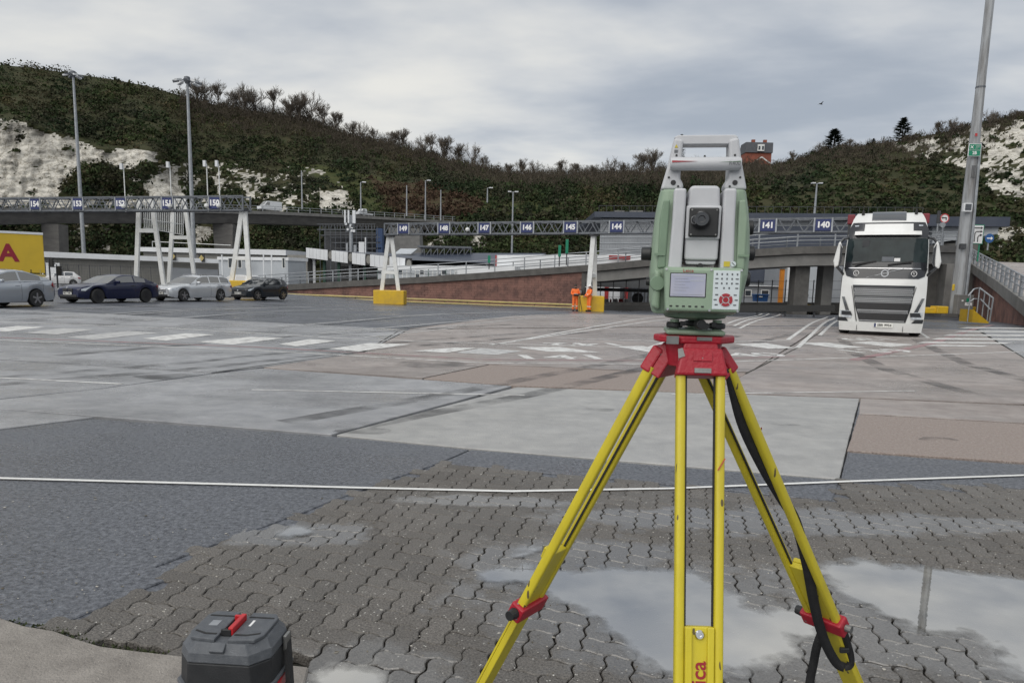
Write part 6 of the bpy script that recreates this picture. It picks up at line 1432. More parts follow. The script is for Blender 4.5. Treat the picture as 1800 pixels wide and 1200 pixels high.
# steps with handrail
st_ = thing('stair_rail', 'curved steel handrails over short yellow edged steps by the mast', 'stairs', G(1735, 566))
for dy in (0, 1.1):
    ps = [P(1702, 520, 36+dy), P(1712, 508, 36+dy), P(1722, 506, 36+dy), P(1746, 524, 35+dy), P(1739, 567, 35+dy)]
    MB().tube(ps, .04, 6).build('handrail', 'steel_galv', st_)
    ps2 = [P(1700, 534, 36+dy), P(1712, 525, 36+dy), P(1724, 526, 36+dy), P(1741, 544, 35+dy)]; MB().tube(ps2, .035, 6).build('handrail', 'steel_galv', st_)
    for px, yt in ((1706, 516), (1722, 507), (1731, 513), (1740, 520)): a = P(px, yt, 35.8+dy); MB().cyl((a.x, a.y, a.z), (a.x, a.y, 0), .03, n=5).build('baluster', 'steel_galv', st_)
a, b = P(1711, 545, 35.5), P(1738, 566, 34.6); MB().prism([(a.x, a.y, 0), (b.x, b.y, 0), (b.x, b.y, .06), (a.x, a.y, .62)], (.15, 1.3, 0)).build('stringer', 'yellow_block', st_)
# road signs on the ramp
def sign_post(name, lab, px, yt, yb, Y):
    t = P(px, yt, Y); b = P(px, yb, Y); r = thing(name, lab, 'sign', (b.x, Y, b.z)); MB().cyl((t.x, Y, b.z), (t.x, Y, t.z), .06, n=7).build('post', 'steel_galv', r); return r, t
r, t = sign_post('turn_sign', 'round no left turn sign on a grey post right of the lorry', 1659, 384, 432, 55)
c = t; MB().lathe([(0, .33), (.03, .33)], c+Vector((0, -.08, 0)), (0, -1, 0), 24).build('sign_disc', 'sign_white', r); MB().lathe([(0, .34), (.01, .34), (.01, .27), (0, .27)], c+Vector((0, -.12, 0)), (0, -1, 0), 24).build('sign_ring', 'sign_red', r)
MB().box(c+Vector((.0, -.125, .04)), (.3, .01, .07)).build('arrow', 'sign_black', r); MB().box(c+Vector((.11, -.125, -.05)), (.07, .01, .16)).build('arrow', 'sign_black', r); MB().prism([c+Vector((-.14, -.125, .13)), c+Vector((-.24, -.125, .04)), c+Vector((-.14, -.125, -.05))], (0, -.01, 0)).build('arrow', 'sign_black', r)
r, t = sign_post('signal_post', 'grey signal posts with lamp unit between lorry and round sign', 1651, 372, 432, 55); MB().box(t+Vector((0, 0, -.4)), (.2, .2, .9)).build('signal_unit', 'steel_dark', r, bevel=.03); MB().lathe([(0, .16), (.25, .2)], t+Vector((.12, -.2, -1.0)), (0, -1, 0), 14).build('lamp_unit', 'steel_galv', r)
a, b = P(1704, 396, 50), P(1725, 428, 50); r = thing('lane_arrow_sign', 'white lane sign with three curved black arrows behind the mast', 'sign', ((a.x+b.x)/2, 50, b.z-1.2))
MB().box(((a.x+b.x)/2, 50, (a.z+b.z)/2), (b.x-a.x+.12, .05, a.z-b.z+.1)).build('border', 'sign_green', r); fc = MB().box(((a.x+b.x)/2, 49.96, (a.z+b.z)/2), (b.x-a.x, .04, a.z-b.z)).build('face', 'sign_white', r)
wS, hS = b.x-a.x, a.z-b.z
for k in range(3):
    xq = a.x+wS*(.18+.24*k); z0_ = b.z+hS*.08; zt_ = b.z+hS*(.86-.2*k)
    MB().tube([(xq, 49.93, z0_), (xq, 49.93, zt_-.12), (xq+.06, 49.93, zt_-.03), (xq+.14, 49.93, zt_), (b.x-.16, 49.93, zt_)], .03, 4).build('arrow', 'sign_black', fc); MB().prism([(b.x-.18, 49.93, zt_+.08), (b.x-.04, 49.93, zt_), (b.x-.18, 49.93, zt_-.08)], (0, -.01, 0)).build('arrow_head', 'sign_black', fc)
for x in (a.x+.2, b.x-.1): MB().cyl((x, 50.06, a.z), (x, 50.06, b.z-1.2), .05, n=6).build('post', 'sign_green', r)
r, t = sign_post('blue_arrow_sign', 'round blue arrow sign on a short post before the toll office', 1738, 419, 440, 62); MB().lathe([(0, .38), (.03, .38)], t+Vector((0, -.08, 0)), (0, -1, 0), 22).build('sign_disc', 'blue_bin', r); MB().box(t+Vector((-.05, -.12, 0)), (.36, .01, .09)).build('arrow', 'sign_white', r); MB().prism([t+Vector((.1, -.12, .15)), t+Vector((.28, -.12, 0)), t+Vector((.1, -.12, -.15))], (0, -.01, 0)).build('arrow', 'sign_white', r)
for px, yt, yb, Y, lb in [(984, 431, 468, 57, 'shorter green finger post sign on the ramp'), (997, 421, 466, 57, 'taller green finger post sign on the ramp'), (860, 449, 473, 60, 'small green figure sign post on the ramp rail')]:
    t = P(px, yt, Y); b = P(px, yb, Y); r = thing('green_sign', lb, 'sign', (b.x, Y, b.z)); MB().cyl((t.x, Y, b.z), (t.x, Y, t.z), .05, n=6).build('post', 'steel_dark', r); hh = (t.z-b.z)*.55; MB().box((t.x, Y-.07, t.z-hh/2), (.22, .06, hh)).build('plate', 'sign_green', r, bevel=.02)
# a bird in the sky
b = P(1443, 183, 90); r = thing('bird', 'small dark bird gliding in the sky above the right hill', 'bird', b); pm('feather', (.03, .03, .03), (.05, .05, .05), 5, .8)
bm_ = MB(); bm_.lathe([(-.25, .01), (-.15, .06), (.05, .07), (.18, .04), (.26, .008)], b, (1, .2, -.1), 8); bm_.add([b+Vector((-.08, 0, .03)), b+Vector((.1, 0, .03)), b+Vector((.06, .55, .16)), b+Vector((-.15, .85, .05)), b+Vector((.1, -.5, .18)), b+Vector((-.12, -.85, .1))], [(0, 1, 2, 3), (0, 5, 4, 1)]); bm_.build('body', 'feather', r)
# ------------------------------------------------------------------ surveying instrument (local millimetres, facing the camera)
pm('inst_green', (.262, .35, .255), (.235, .32, .23), 25, .42, bump=.12, bscale=900); pm('inst_green_dark', (.185, .27, .185), (.165, .24, .165), 25, .45, bump=.12, bscale=900)
pm('inst_grey', (.52, .53, .55), (.47, .48, .5), 18, .42, bump=.1, bscale=900, lo=.4, hi=.75); pm('inst_black', (.014, .015, .016), (.022, .023, .024), 20, .45)
pm('lcd', (.34, .36, .48), (.44, .44, .5), 12, .12, spec=.6); pm('keypad', (.60, .66, .68), (.56, .62, .64), 25, .4); pm('key_dark', (.09, .10, .11), (.14, .15, .16), 60, .4); pm('key_red', (.34, .02, .03), (.3, .02, .03), 30, .35)
pm('lens', (.008, .008, .01), (.012, .012, .014), 10, .05, coat=1, spec=.8); pm('label_yellow', (.55, .45, .04), (.5, .4, .04), 30, .5)
pm('tripod_yellow', (.60, .50, .030), (.47, .385, .035), 9, .36, bump=.12, bscale=60, stretch=(1, 1, .3), lo=.42, hi=.75, fleck=((.13, .10, .04), 55, .16)); pm('tripod_red', (.40, .012, .028), (.33, .012, .025), 12, .4, bump=.15, bscale=150, fleck=((.25, .24, .23), 60, .14)); pm('bare_metal', (.3, .3, .29), (.2, .2, .19), 30, .4, metal=.7)
pm('strap', (.012, .012, .013), (.02, .02, .021), 60, .65, bump=.4, bscale=500); pm('scratch_red', (.45, .10, .04), (.4, .08, .04), 40, .5)
TS0 = P(1219.5, 587, 1.285)
ts = thing('survey_instrument', 'green and grey robotic surveying instrument standing on the yellow tripod', 'total station', TS0, rad(-9))
ts.scale = (.98, 1, .955)
mmv = lambda x, y, z: Vector((x/1000, y/1000, z/1000))
def tprism(name, poly, y0, y1, mat, parent=ts, bevel=.004, seg=3):
    return MB().prism([mmv(x, y0, z) for x, z in poly], mmv(0, y1-y0, 0)).build(name, mat, parent, world=False, bevel=bevel, seg=seg)
def tcyl(name, a, b, r1, r2, mat, parent=ts, n=24, bev=0): return MB().cyl(mmv(*a), mmv(*b), r1/1000, r2/1000, n).build(name, mat, parent, world=False, smooth=40, bevel=bev)
def loft_std(name, sgn, outer, inner, d0, d1, mat, parent=ts):
    """side housing: rows up z with outer x, inner x, front y and back y; rounded outer corners"""
    rw = []
    for z, xo, xi, yf_, yb in zip([k[0] for k in outer], [k[1] for k in outer], inner, d0, d1):
        w_ = xo-xi; c = min(16, w_*.45)
        pl = [(xi, yf_), (xo-c, yf_), (xo-c*.3, yf_+c*.3), (xo, yf_+c), (xo, yb-c), (xo-c*.3, yb-c*.3), (xo-c, yb), (xi, yb)]
        rw.append([mmv(sgn*x, y, z) for x, y in pl]+[mmv(sgn*pl[0][0], pl[0][1], z)])
    m = MB().grid(rw); n = len(rw[0])-1; m.f += [tuple(range(n)), tuple(len(m.v)-n-1+i for i in range(n-1, -1, -1))]
    return m.build(name, mat, parent, world=False, bevel=.003, seg=2)
zs = [38, 60, 110, 150, 190, 225, 258]
for sgn, xo in ((-1, [76, 82, 84, 83, 81, 78, 73]), (1, [62, 74, 82, 83, 81, 77, 71])):
    hs = loft_std('side_housing', sgn, list(zip(zs, xo)), [33, 33, 34, 36, 38, 40, 42] if True else None, [-48, -50, -52, -50, -46, -42, -38], [58, 60, 62, 60, 56, 50, 44], 'inst_green')
    tprism('inner_cover', [(sgn*33, 70), (sgn*57, 70), (sgn*55, 120), (sgn*52, 200), (sgn*51.5, 257), (sgn*31, 257), (sgn*31, 200)], -60, 40, 'inst_grey', bevel=.004)
    tprism('facet', [(sgn*59, 120), (sgn*73, 118), (sgn*73, 205), (sgn*68, 238), (sgn*57, 238)], -54.5, -45, 'inst_green_dark' if sgn < 0 else 'inst_green', hs, bevel=.003)
    MB().box(mmv(sgn*70, -54, 143), (.018, .006, .004)).build('slot', 'inst_green_dark', hs, world=False)
    # handle brackets
    hb = tprism('handle_bracket', [(sgn*73, 259), (sgn*35, 259), (sgn*34, 268), (sgn*40, 278), (sgn*40, 300), (sgn*38, 345), (sgn*54, 349), (sgn*62, 305)], -26, 18, 'inst_grey', bevel=.005)
    for x, z, r_ in ((52, 271, 5.2), (60, 280, 2.2), (43.5, 264.5, 2.2), (49, 318, 2.2)): tcyl('screw', (sgn*x, -24, z), (sgn*x, -27.6, z), r_, r_*.8, 'inst_black', hb, 14)
    if sgn < 0:
        MB().prism([mmv(-53, -26.2, 331), mmv(-47, -26.2, 331), mmv(-50, -26.2, 337)], mmv(0, -.4, 0)).build('warning_mark', 'label_yellow', hb, world=False); MB().box(mmv(-50, -26.4, 325), (.006, .0006, .005)).build('warning_mark', 'key_dark', hb, world=False)
tprism('carry_handle', [(-54, 349.2), (-53, 351), (-48, 354), (48, 354), (53, 351), (54, 349.2), (40, 338), (-40, 338)], -20, 14, 'inst_grey', bevel=.005)
gt = MB().lathe([(0, .0095), (.004, .0115), (.114, .0115), (.118, .0095)], mmv(-59, -34, 302), (1, 0, 0), 24).build('laser_guide_tube', 'inst_grey', ts, world=False, smooth=40)
MB().prism([mmv(-57, -45.6, 306), mmv(-57, -45.9, 302.5), mmv(-14, -45.9, 304.5)], mmv(0, -.5, 0)).build('red_flash', 'key_red', gt, world=False); text('model_text', 'R400', .009, 'key_dark', gt, frame(mmv(47, -45.9, 301), (1, 0, 0), (0, 0, 1)), depth=.0002)
MB().prism([mmv(22, -45.7, 303), mmv(57, -45.7, 305), mmv(57, -45.7, 303)], mmv(0, -.4, 0)).build('grey_flash', 'inst_green_dark', gt, world=False)
tcyl('sight', (-2, -34, 313), (-2, -34, 316.5), 2, 1.6, 'inst_black', ts, 10)
# telescope
tel = tprism('telescope_body', [(-27, 134), (27, 134), (28, 138), (28.5, 176), (-28.5, 176), (-28, 138)], -52, 60, 'inst_grey', bevel=.004)
tprism('telescope_head', [(-29.5, 176.3), (29.5, 176.3), (28, 222), (25, 258), (22, 263), (-22, 263), (-25, 258), (-28, 222)], -50, 62, 'inst_grey', tel, bevel=.005)
fp_ = tprism('eyepiece_plate', [(-24, 174), (25, 174), (25, 224), (-24, 224)], -62, -49, 'inst_black', tel, bevel=.003)
tprism('eyepiece_surround', [(-29, 170), (29, 170), (29.5, 228), (-29.5, 228)], -56, -49.5, 'inst_grey', tel, bevel=.003)
MB().lathe([(0, .016), (.006, .0165), (.014, .0125), (.02, .0115), (.02, .006), (.017, .005)], mmv(-5, -61.5, 203), (0, -1, 0), 28).build('eyepiece', 'lens', fp_, world=False, smooth=40)
for x in (-20, 21):
    for z in (178, 220): tcyl('screw', (x, -61, z), (x, -63, z), 1.5, 1.4, 'bare_metal', fp_, 10)
tprism('telescope_foot', [(-24, 126), (24, 126), (27, 133.8), (-27, 133.8)], -47, 50, 'inst_grey', tel, bevel=.003); tcyl('knob', (0, -48, 124), (0, -30, 124), 5, 5, 'inst_black', tel, 14)
tprism('yoke_base', [(-34, 70), (34, 70), (34, 118), (-34, 118)], -20, 50, 'inst_black')
MB().box(mmv(42.5, -60.8, 128), (.010, .0012, .009)).build('laser_label', 'label_yellow', ts, world=False); tcyl('laser_label', (53, -60.2, 128.5), (53, -61.4, 128.5), 4.6, 4.6, 'keypad', ts, 18); MB().beam(mmv(50.5, -62, 131), mmv(55.5, -62, 126), .001, .0004, up=(0, 1, 0)).build('laser_label_bar', 'key_dark', ts, world=False)
# knobs
tcyl('drive_knob', (-83, 0, 146), (-101, 0, 146), 12.5, 12, 'inst_black', ts, 22, .002)
for z in (196, 150, 104): tcyl('drive_knob', (78, 5, z), (97 if z == 150 else 92, 5, z), 14, 13.5, 'inst_black', ts, 22, .002)
tcyl('drive_knob', (-80, 10, 95), (-90, 10, 95), 8, 7, 'inst_black', ts, 16, .001)
# control panel
pn = MB()
xs_t, xs_b = (-63, 68), (-57, 63)
pn.add([mmv(*v) for v in ((-63, -90, 120), (67, -90, 120), (64, -95, 45), (-58, -95, 45), (-63, -50, 122), (67, -50, 122), (64, -50, 40), (-58, -50, 40))], [(0, 1, 2, 3), (7, 6, 5, 4), (0, 4, 5, 1), (1, 5, 6, 2), (2, 6, 7, 3), (3, 7, 4, 0)])
pn = pn.build('control_panel', 'inst_green', ts, world=False, bevel=.005, seg=3)
def onp(x, z, out=0): return mmv(x, -90-5*(120-z)/75-out, z)   # point on the panel face
def pbox(name, x, z, w_, h_, mat, parent, out=.8, th=1.6, bev=.0006):
    return MB().box(onp(x, z, out-th/2), (w_/1000, th/1000, h_/1000), Matrix.Rotation(-math.atan(5/75), 3, 'X')).build(name, mat, parent, world=False, bevel=bev)
fr_ = pbox('screen_frame', -22.5, 90, 60, 42, 'inst_black', pn, .6); scn = pbox('screen', -22.5, 90, 57, 39, 'lcd', pn, 1.0)
for k, (x, z, w_) in enumerate([(-22.5, 106, 50), (-34, 101, 22), (-32, 96, 26), (-36, 91, 18), (-33, 86, 24), (-35, 81, 20), (-8, 98, 22), (-22.5, 74, 50)]): pbox('screen_line', x, z, w_, 1.1, 'clad_pale' if k in (0, 6) else 'sign_blue', scn, 1.3, .5, 0) if k in (0, 6) else pbox('screen_line', x, z, w_, .5, 'clad_grey', scn, 1.3, .5, 0)
text('maker_name', 'Leica', .0085, 'key_red', pn, frame(onp(-23, 114.6, .4), (1, 0, .0), (0, .066, 1)), depth=.0002)
for k in range(6): pbox('function_key', -49+k*10.4, 54, 4.6, 2.6, 'inst_black', pn, 1.2, 2, .0006)
kp = pbox('keypad', 40, 83, 43, 66, 'keypad', pn, .8)
for rr_ in range(4):
    for cc in range(5):
        if rr_ == 3 and cc in (0, 4): pass
        if rr_ == 3 and cc == 2: continue
        edge = cc in (0, 4) and rr_ > 0
        pbox('key', 24+cc*8.2+(4 if rr_ == 3 and cc in (1,) else (-4 if rr_ == 3 and cc == 3 else 0)), 110-rr_*7.8, 5 if edge else 2.6, 2.2 if edge else 3.4, 'key_dark', kp, 1.5, 1.6, .0005)
ctr = onp(40, 66.5, .8)
for k in range(4):
    a0 = rad(45+90*k+6); a1 = rad(135+90*k-6); ps = [(6*math.cos(a0+(a1-a0)*i/6), 6*math.sin(a0+(a1-a0)*i/6)) for i in range(7)]+[(11*math.cos(a1+(a0-a1)*i/6), 11*math.sin(a1+(a0-a1)*i/6)) for i in range(7)]
    MB().prism([onp(40+x, 66.5+z, .8) for x, z in ps], mmv(0, -1.4, 0)).build('nav_key', 'key_red', kp, world=False)
tcyl('ok_key', tuple(1000*v for v in onp(40, 66.5, .6)), tuple(1000*v for v in onp(40, 66.5, 2.4)), 4.6, 4.2, 'key_red', kp, 18)
for x, z in ((25, 75), (55, 75), (23, 66.5), (57, 66.5), (25, 58), (55, 58)): pbox('key', x, z, 5.4, 2.6, 'key_dark', kp, 1.5, 1.6, .0008)
for x, z in ((-59, 117), (14.5, 117), (63, 117), (-54, 48.5), (14.5, 48), (60, 48)): tcyl('panel_screw', tuple(1000*v for v in onp(x, z, 0)), tuple(1000*v for v in onp(x, z, 1.4)), 2.2, 2, 'chrome', pn, 12)
# side battery cover
tprism('battery_cover', [(-81, 50), (-66, 44), (-66, 112), (-78, 118)], -66, -40, 'inst_green', bevel=.006); MB().lathe([(0, .013), (.003, .012)], mmv(-72, -66, 92), (0, -1, 0), 20).build('cover_recess', 'inst_green_dark', ts, world=False)
# base and tribrach
tcyl('rotating_base', (0, 0, 31), (0, 0, 46), 54, 58, 'inst_green_dark', ts, 40, .003); tcyl('base_ring', (0, 0, 28.5), (0, 0, 31), 40, 53, 'inst_green', ts, 40)
for a in (-90-55, -90+55, 90):
    x, y = 45*math.cos(rad(a)), 45*math.sin(rad(a)); tcyl('screw_pillar', (x, y, 10), (x, y, 28), 8, 8, 'inst_green', ts, 16)
    m = MB().lathe([(0, .013), (.002, .0145), (.0085, .0145), (.0105, .0125)], mmv(x, y, 12.5), (0, 0, 1), 26)
    k_ = m.build('foot_screw', 'inst_black', ts, world=False, bevel=.0008)
tcyl('lock_knob', (2, -52, 22), (6, -70, 22), 9, 8.5, 'inst_black', ts, 18, .001); tcyl('optical_plummet', (8, -45, 19), (14, -68, 19), 6, 6, 'inst_black', ts, 14)
for x in (-24, 30): MB().box(mmv(x, -40, 21), (.008, .01, .008)).build('clip', 'inst_black', ts, world=False)
tprism('tribrach_plate', [(-52, .6), (50, .6), (50, 10), (-52, 10)], -48, 55, 'inst_green', bevel=.006)
# ------------------------------------------------------------------ tripod
hd = TS0.copy(); tp = thing('survey_tripod', 'yellow surveying tripod with red head and black carry strap', 'tripod', (hd.x, hd.y, 0))
zt = hd.z
head = MB().prism([hd+Vector((math.cos(rad(a))*r_, math.sin(rad(a))*r_, -.013)) for a, r_ in ((-120, .066), (-60, .066), (-20, .07), (0, .072), (60, .064), (90, .07), (120, .064), (180, .072), (200, .07))], (0, 0, .0125)).build('head_plate', 'tripod_red', tp, bevel=.003)
MB().cyl(hd+Vector((0, 0, -.055)), hd+Vector((0, 0, -.012)), .045, .05, 20).build('head_hub', 'tripod_red', head)
MB().box(hd+Vector((-.05, -.0575, -.007)), (.02, .006, .0135)).build('worn_patch', 'bare_metal', head); MB().box(hd+Vector((.004, -.0575, -.004)), (.026, .004, .006)).build('worn_patch', 'bare_metal', head)
feet = [Vector((.295, .86, 0)), Vector((-.285, 1.635, 0)), Vector((1.128, 1.74, 0))]
dirs = [Vector((-.02, -1, 0)), Vector((-.80, .60, 0)), Vector((.76, .65, 0))]
LEG = []
for li, (F, dv) in enumerate(zip(feet, dirs)):
    dv.normalize(); tv = Vector((-dv.y, dv.x, 0)); H = hd + dv*.058 + Vector((0, 0, -.062 if li else -.058))
    ax_ = (F-H).normalized(); nv = tv.cross(ax_).normalized()
    if nv.dot(dv) < 0: nv = -nv
    # bracket
    a = H - ax_*.035; b = H + ax_*.012
    br = MB().prism([a-tv*.034, a+tv*.034, b+tv*.044, b-tv*.044], nv*.022).build('hinge_bracket', 'tripod_red', tp, bevel=.004, seg=2)
    MB().prism([a-tv*.028-nv*.02-ax_*.012, a+tv*.028-nv*.02-ax_*.012, b+tv*.04-nv*.02, b-tv*.04-nv*.02], nv*.03).build('bracket_cheek', 'tripod_red', br, bevel=.003)
    if li == 0:
        MB().prism([H-tv*.014+nv*.0225+ax_*.0, H+tv*.014+nv*.0225, H+tv*.014+nv*.0225+ax_*.008, H-tv*.014+nv*.0225+ax_*.008], nv*.002).build('worn_patch', 'bare_metal', br); MB().prism([H-tv*.016+nv*.0225-ax_*.028, H+tv*.016+nv*.0225-ax_*.028, H+tv*.016+nv*.0225-ax_*.012, H-tv*.016+nv*.0225-ax_*.012], nv*.0015).build('moulded_panel', 'tripod_red', br, bevel=.002)
        MB().prism([H-tv*.042+nv*.0225-ax_*.032, H-tv*.034+nv*.0225-ax_*.034, H-tv*.030+nv*.0225-ax_*.02, H-tv*.041+nv*.0225-ax_*.016], nv*.001).build('worn_patch', 'bare_metal', br)
    Lg = (F-H).length; tc_ = (.462, .405, .44)[li]     # where the slider is clamped
    sp0, sp1 = .0335, .0335
    for s in (-1, 1):
        pA = H+ax_*.0+tv*s*sp0+nv*.006; pB = H+ax_*(Lg*tc_)+tv*s*(sp1*.92)+nv*.006
        tb = MB(); 
        # rounded-rectangle pole
        rw = []
        for t in (0, .25, .5, .75, 1):
            c_ = pA.lerp(pB, t); rw.append([c_+tv*(.0078*math.copysign(abs(math.cos(q))**.55, math.cos(q)))+nv*(.0098*math.copysign(abs(math.sin(q))**.55, math.sin(q))) for q in np.linspace(0, 2*math.pi, 17)])
        tb.grid(rw); n_ = 17; tb.f += [tuple(range(16)), tuple(len(tb.v)-17+i for i in range(15, -1, -1))]
        tbo = tb.build('upper_pole', 'tripod_yellow', tp, smooth=50)
        MB().beam(pA-tv*s*.0095, pB-tv*s*.0095, .0024, .004, up=nv).build('groove', 'rubber', tbo)
    # slider (lower leg) with raised centre rib
    s0 = H+ax_*Lg*(tc_-(.155, .105, .105)[li]); s1 = F-ax_*.06
    sl = MB(); wd = .024
    for (w_, th, o_) in ((wd, .014, 0),): sl.prism([s0-tv*w_+nv*(-.001), s0+tv*w_+nv*(-.001), s1+tv*w_*.8+nv*(-.001), s1-tv*w_*.8+nv*(-.001)], nv*th)
    sl = sl.build('lower_leg', 'tripod_yellow', tp, bevel=.002)
    for s in (-1, 1): MB().prism([s0+tv*s*.0235+nv*.0135, s0+tv*s*.0125+nv*.0135, s1+tv*s*.010+nv*.0135, s1+tv*s*.018+nv*.0135], nv*.005).build('side_rib', 'tripod_yellow', sl, bevel=.0015)
    if li == 0:
        bc = s0+ax_*.012+nv*.013; MB().lathe([(0, .0075), (.003, .0078), (.005, .006), (.005, .003), (.002, .0025)], bc, nv, 20).build('bolt', 'chrome', sl, smooth=30)
        c_ = s0+ax_*.088+nv*.0138; text('maker_name', 'Leica', .034, 'key_red', sl, Matrix.Translation(-tp.location) @ frame(c_+tv*.0, -ax_, (tv if tv.x < 0 else -tv)), depth=.0003, bold=.0005)
        u0 = s0+ax_*.045+nv*.0138+Vector((.013, 0, 0)); MB().beam(u0, u0+ax_*.13, .0012, .0006, up=nv).build('maker_underline', 'key_red', sl)
    else:
        cl = s0; MB().prism([cl-tv*.026+nv*.014, cl+tv*.026+nv*.014, cl+tv*.02+nv*.014+ax_*.03, cl-tv*.02+nv*.014+ax_*.03], nv*.012).build('slider_stop', 'tripod_yellow', sl, bevel=.003); MB().box(cl+nv*.03+ax_*.018, (.016, .012, .02)).build('stop_clip', 'bare_metal', sl, bevel=.002)
    # red clamp
    cp = H+ax_*(Lg*tc_); Rm = Matrix((tv, ax_, nv)).transposed()
    clm = MB().box(cp+nv*.006, (.094, .036, .034), Rm).build('leg_clamp', 'tripod_red', tp, bevel=.004)
    MB().cyl(cp+tv*.047+nv*.006, cp+tv*.066+nv*.006, .012, .010, 14).build('clamp_screw', 'inst_black', clm); MB().cyl(cp-tv*.047+nv*.006, cp-tv*.06+nv*.006, .008, .008, 12).build('clamp_nut', 'bare_metal', clm)
    MB().tube([F-ax_*.07, F-ax_*.03, F], [.014, .012, .003], 10).build('foot_spike', 'bare_metal', tp)
    LEG.append((H, F, ax_, tv, nv, Lg))
    if li != 1:
        q = H+ax_*(.14 if li == 0 else .13)+nv*.0176+tv*(.034 if (tv.x > 0) == (li == 0) else -.034) if li == 0 else H+ax_*.16+nv*.0176+tv*.0
        sgx = 1 if tv.x > 0 else -1; q = H+ax_*.15+tv*sgx*.0335+nv*.0178
        MB().beam(q-tv*sgx*.006+ax_*.02, q+tv*sgx*.006, .0022, .0006, up=nv).build('red_scratch', 'scratch_red', tp)
# strap
def ribbon(pts, w_, name, parent, tw=None):
    m = MB(); L_ = []; R_ = []
    for i, p in enumerate(pts):
        d = (pts[min(i+1, len(pts)-1)]-pts[max(i-1, 0)]).normalized(); v = (p-CAM).normalized(); s = d.cross(v).normalized(); t = 1 if tw is None else tw[i]
        s = (s*t + v*(1-t)).normalized(); L_.append(p+s*w_/2); R_.append(p-s*w_/2)
    return m.grid([L_, R_]).build(name, 'strap', parent, solid=.0022, smooth=60)
H, F, ax_, tv, nv, Lg = LEG[2]
def legdepth(py):
    t = min(1, max(0, (py-655)/(1195-655))); return H.y+(.235)*t-.03
def curve(pl, n=5):
    pts = [P(x, y, legdepth(y)+(k[0] if (k := r_) else 0)) for x, y, *r_ in pl]; o = []
    for i in range(len(pts)-1):
        p0, p1, p2, p3 = pts[max(0, i-1)], pts[i], pts[i+1], pts[min(len(pts)-1, i+2)]
        for k in range(n):
            t = k/n; o.append(.5*((2*p1)+(p2-p0)*t+(2*p0-5*p1+4*p2-p3)*t*t+(3*p1-p0-3*p2+p3)*t**3))
    return o+[pts[-1]]
cs = curve([(1281, 648), (1290, 690), (1308, 752), (1340, 818), (1372, 872), (1398, 915), (1418, 990), (1428, 1045), (1438, 1090), (1452, 1132), (1470, 1164), (1484, 1172)])
ribbon(cs, .021, 'carry_strap', tp, [.45+.55*min(1, i/20) for i in range(len(cs))])
cs = curve([(1484, 1172, .004), (1494, 1168, .006), (1495, 1152, .008), (1488, 1125, .01), (1478, 1095, .012), (1464, 1078, .02)])
ribbon(cs, .016, 'strap_loop', tp)
cs = curve([(1446, 1108, .06), (1436, 1135, .05), (1430, 1165, .05), (1423, 1200, .05), (1420, 1230, .05)])
ribbon(cs, .019, 'strap_tail', tp)
q = P(1484, 1142, legdepth(1142)-.005); MB().box(q, (.02, .008, .012)).build('strap_buckle', 'inst_black', tp, bevel=.002)
# ------------------------------------------------------------------ black case on the paving
pm('case_grey', (.075, .083, .095), (.11, .118, .13), 40, .4, .6, bump=.3, bscale=400, fleck=((.3, .32, .34), 220, .12)); pm('case_red', (.50, .015, .02), (.42, .015, .02), 20, .35)
LZ = .40
cpos = G(412, 1100, LZ); cpos.z = 0
cs_ = thing('battery_case', 'black and grey plastic equipment case with red latch on the paving', 'case', cpos, rad(-4))
cs_.scale = (.93, .93, 1)
def octa(w_, d_, c_, cf=None):
    cf = cf or c_; return [(-w_+c_*.6, d_), (w_-c_*.6, d_), (w_, d_-c_), (w_, -d_+cf), (w_-cf*.9, -d_), (-w_+cf*.9, -d_), (-w_, -d_+cf), (-w_, d_-c_)]
def cloft(name, secs, mat, parent=cs_, bev=.004):
    rw = [[(x, y, z) for x, y in pl]+[(pl[0][0], pl[0][1], z)] for z, pl in secs]; m = MB().grid(rw); n = len(rw[0]); m.f += [tuple(range(n-1)), tuple(len(m.v)-n+i for i in range(n-2, -1, -1))]
    return m.build(name, mat, parent, world=False, bevel=bev)
cloft('body', [(0.02, octa(.145, .115, .03, .045)), (.20, octa(.155, .122, .035, .05)), (.335, octa(.150, .118, .04, .055))], 'black_plastic')
cloft('red_band', [(.212, octa(.160, .127, .035, .05)), (.245, octa(.160, .127, .035, .05))], 'case_red', bev=.003)
cloft('rim', [(.25, octa(.162, .129, .036, .052)), (.262, octa(.161, .128, .036, .052))], 'case_grey', bev=.003)
lid = cloft('lid', [(.336, octa(.151, .119, .04, .056)), (.365, octa(.150, .116, .045, .06)), (.392, octa(.128, .098, .045, .055))], 'case_grey')
for sx in (-1, 1):
    w0, w1 = (.022, .105)
    MB().prism([(sx*w0, .098, .391), (sx*w1, .098, .391), (sx*(w1+.018), .07, .391), (sx*(w1+.018), -.05, .391), (sx*w1, -.085, .391), (sx*w0, -.096, .391)], (0, 0, .012)).build('lid_pad', 'case_grey', lid, world=False, bevel=.003)
    MB().box((sx*.068, .062, .4035), (.085, .008, .0015)).build('lid_groove', 'rubber', lid, world=False); MB().prism([(sx*.03, -.066, .4032), (sx*.068, -.066, .4032), (sx*.108, -.048, .4032), (sx*.108, -.040, .4032), (sx*.068, -.057, .4032), (sx*.03, -.057, .4032)], (0, 0, .001)).build('lid_groove', 'rubber', lid, world=False)
MB().box((-.07, .01, .4034), (.03, .035, .0012)).build('label_mark', 'steel_galv', lid, world=False); MB().box((.052, .02, .4034), (.008, .04, .0012)).build('label_mark', 'sign_white', lid, world=False)
ch = MB().box((-.005, .0, .3935), (.05, .10, .004)).build('latch_recess', 'rubber', lid, world=False)
MB().box((.012, .0, .407), (.017, .105, .026)).build('red_latch', 'case_red', lid, world=False, bevel=.003)
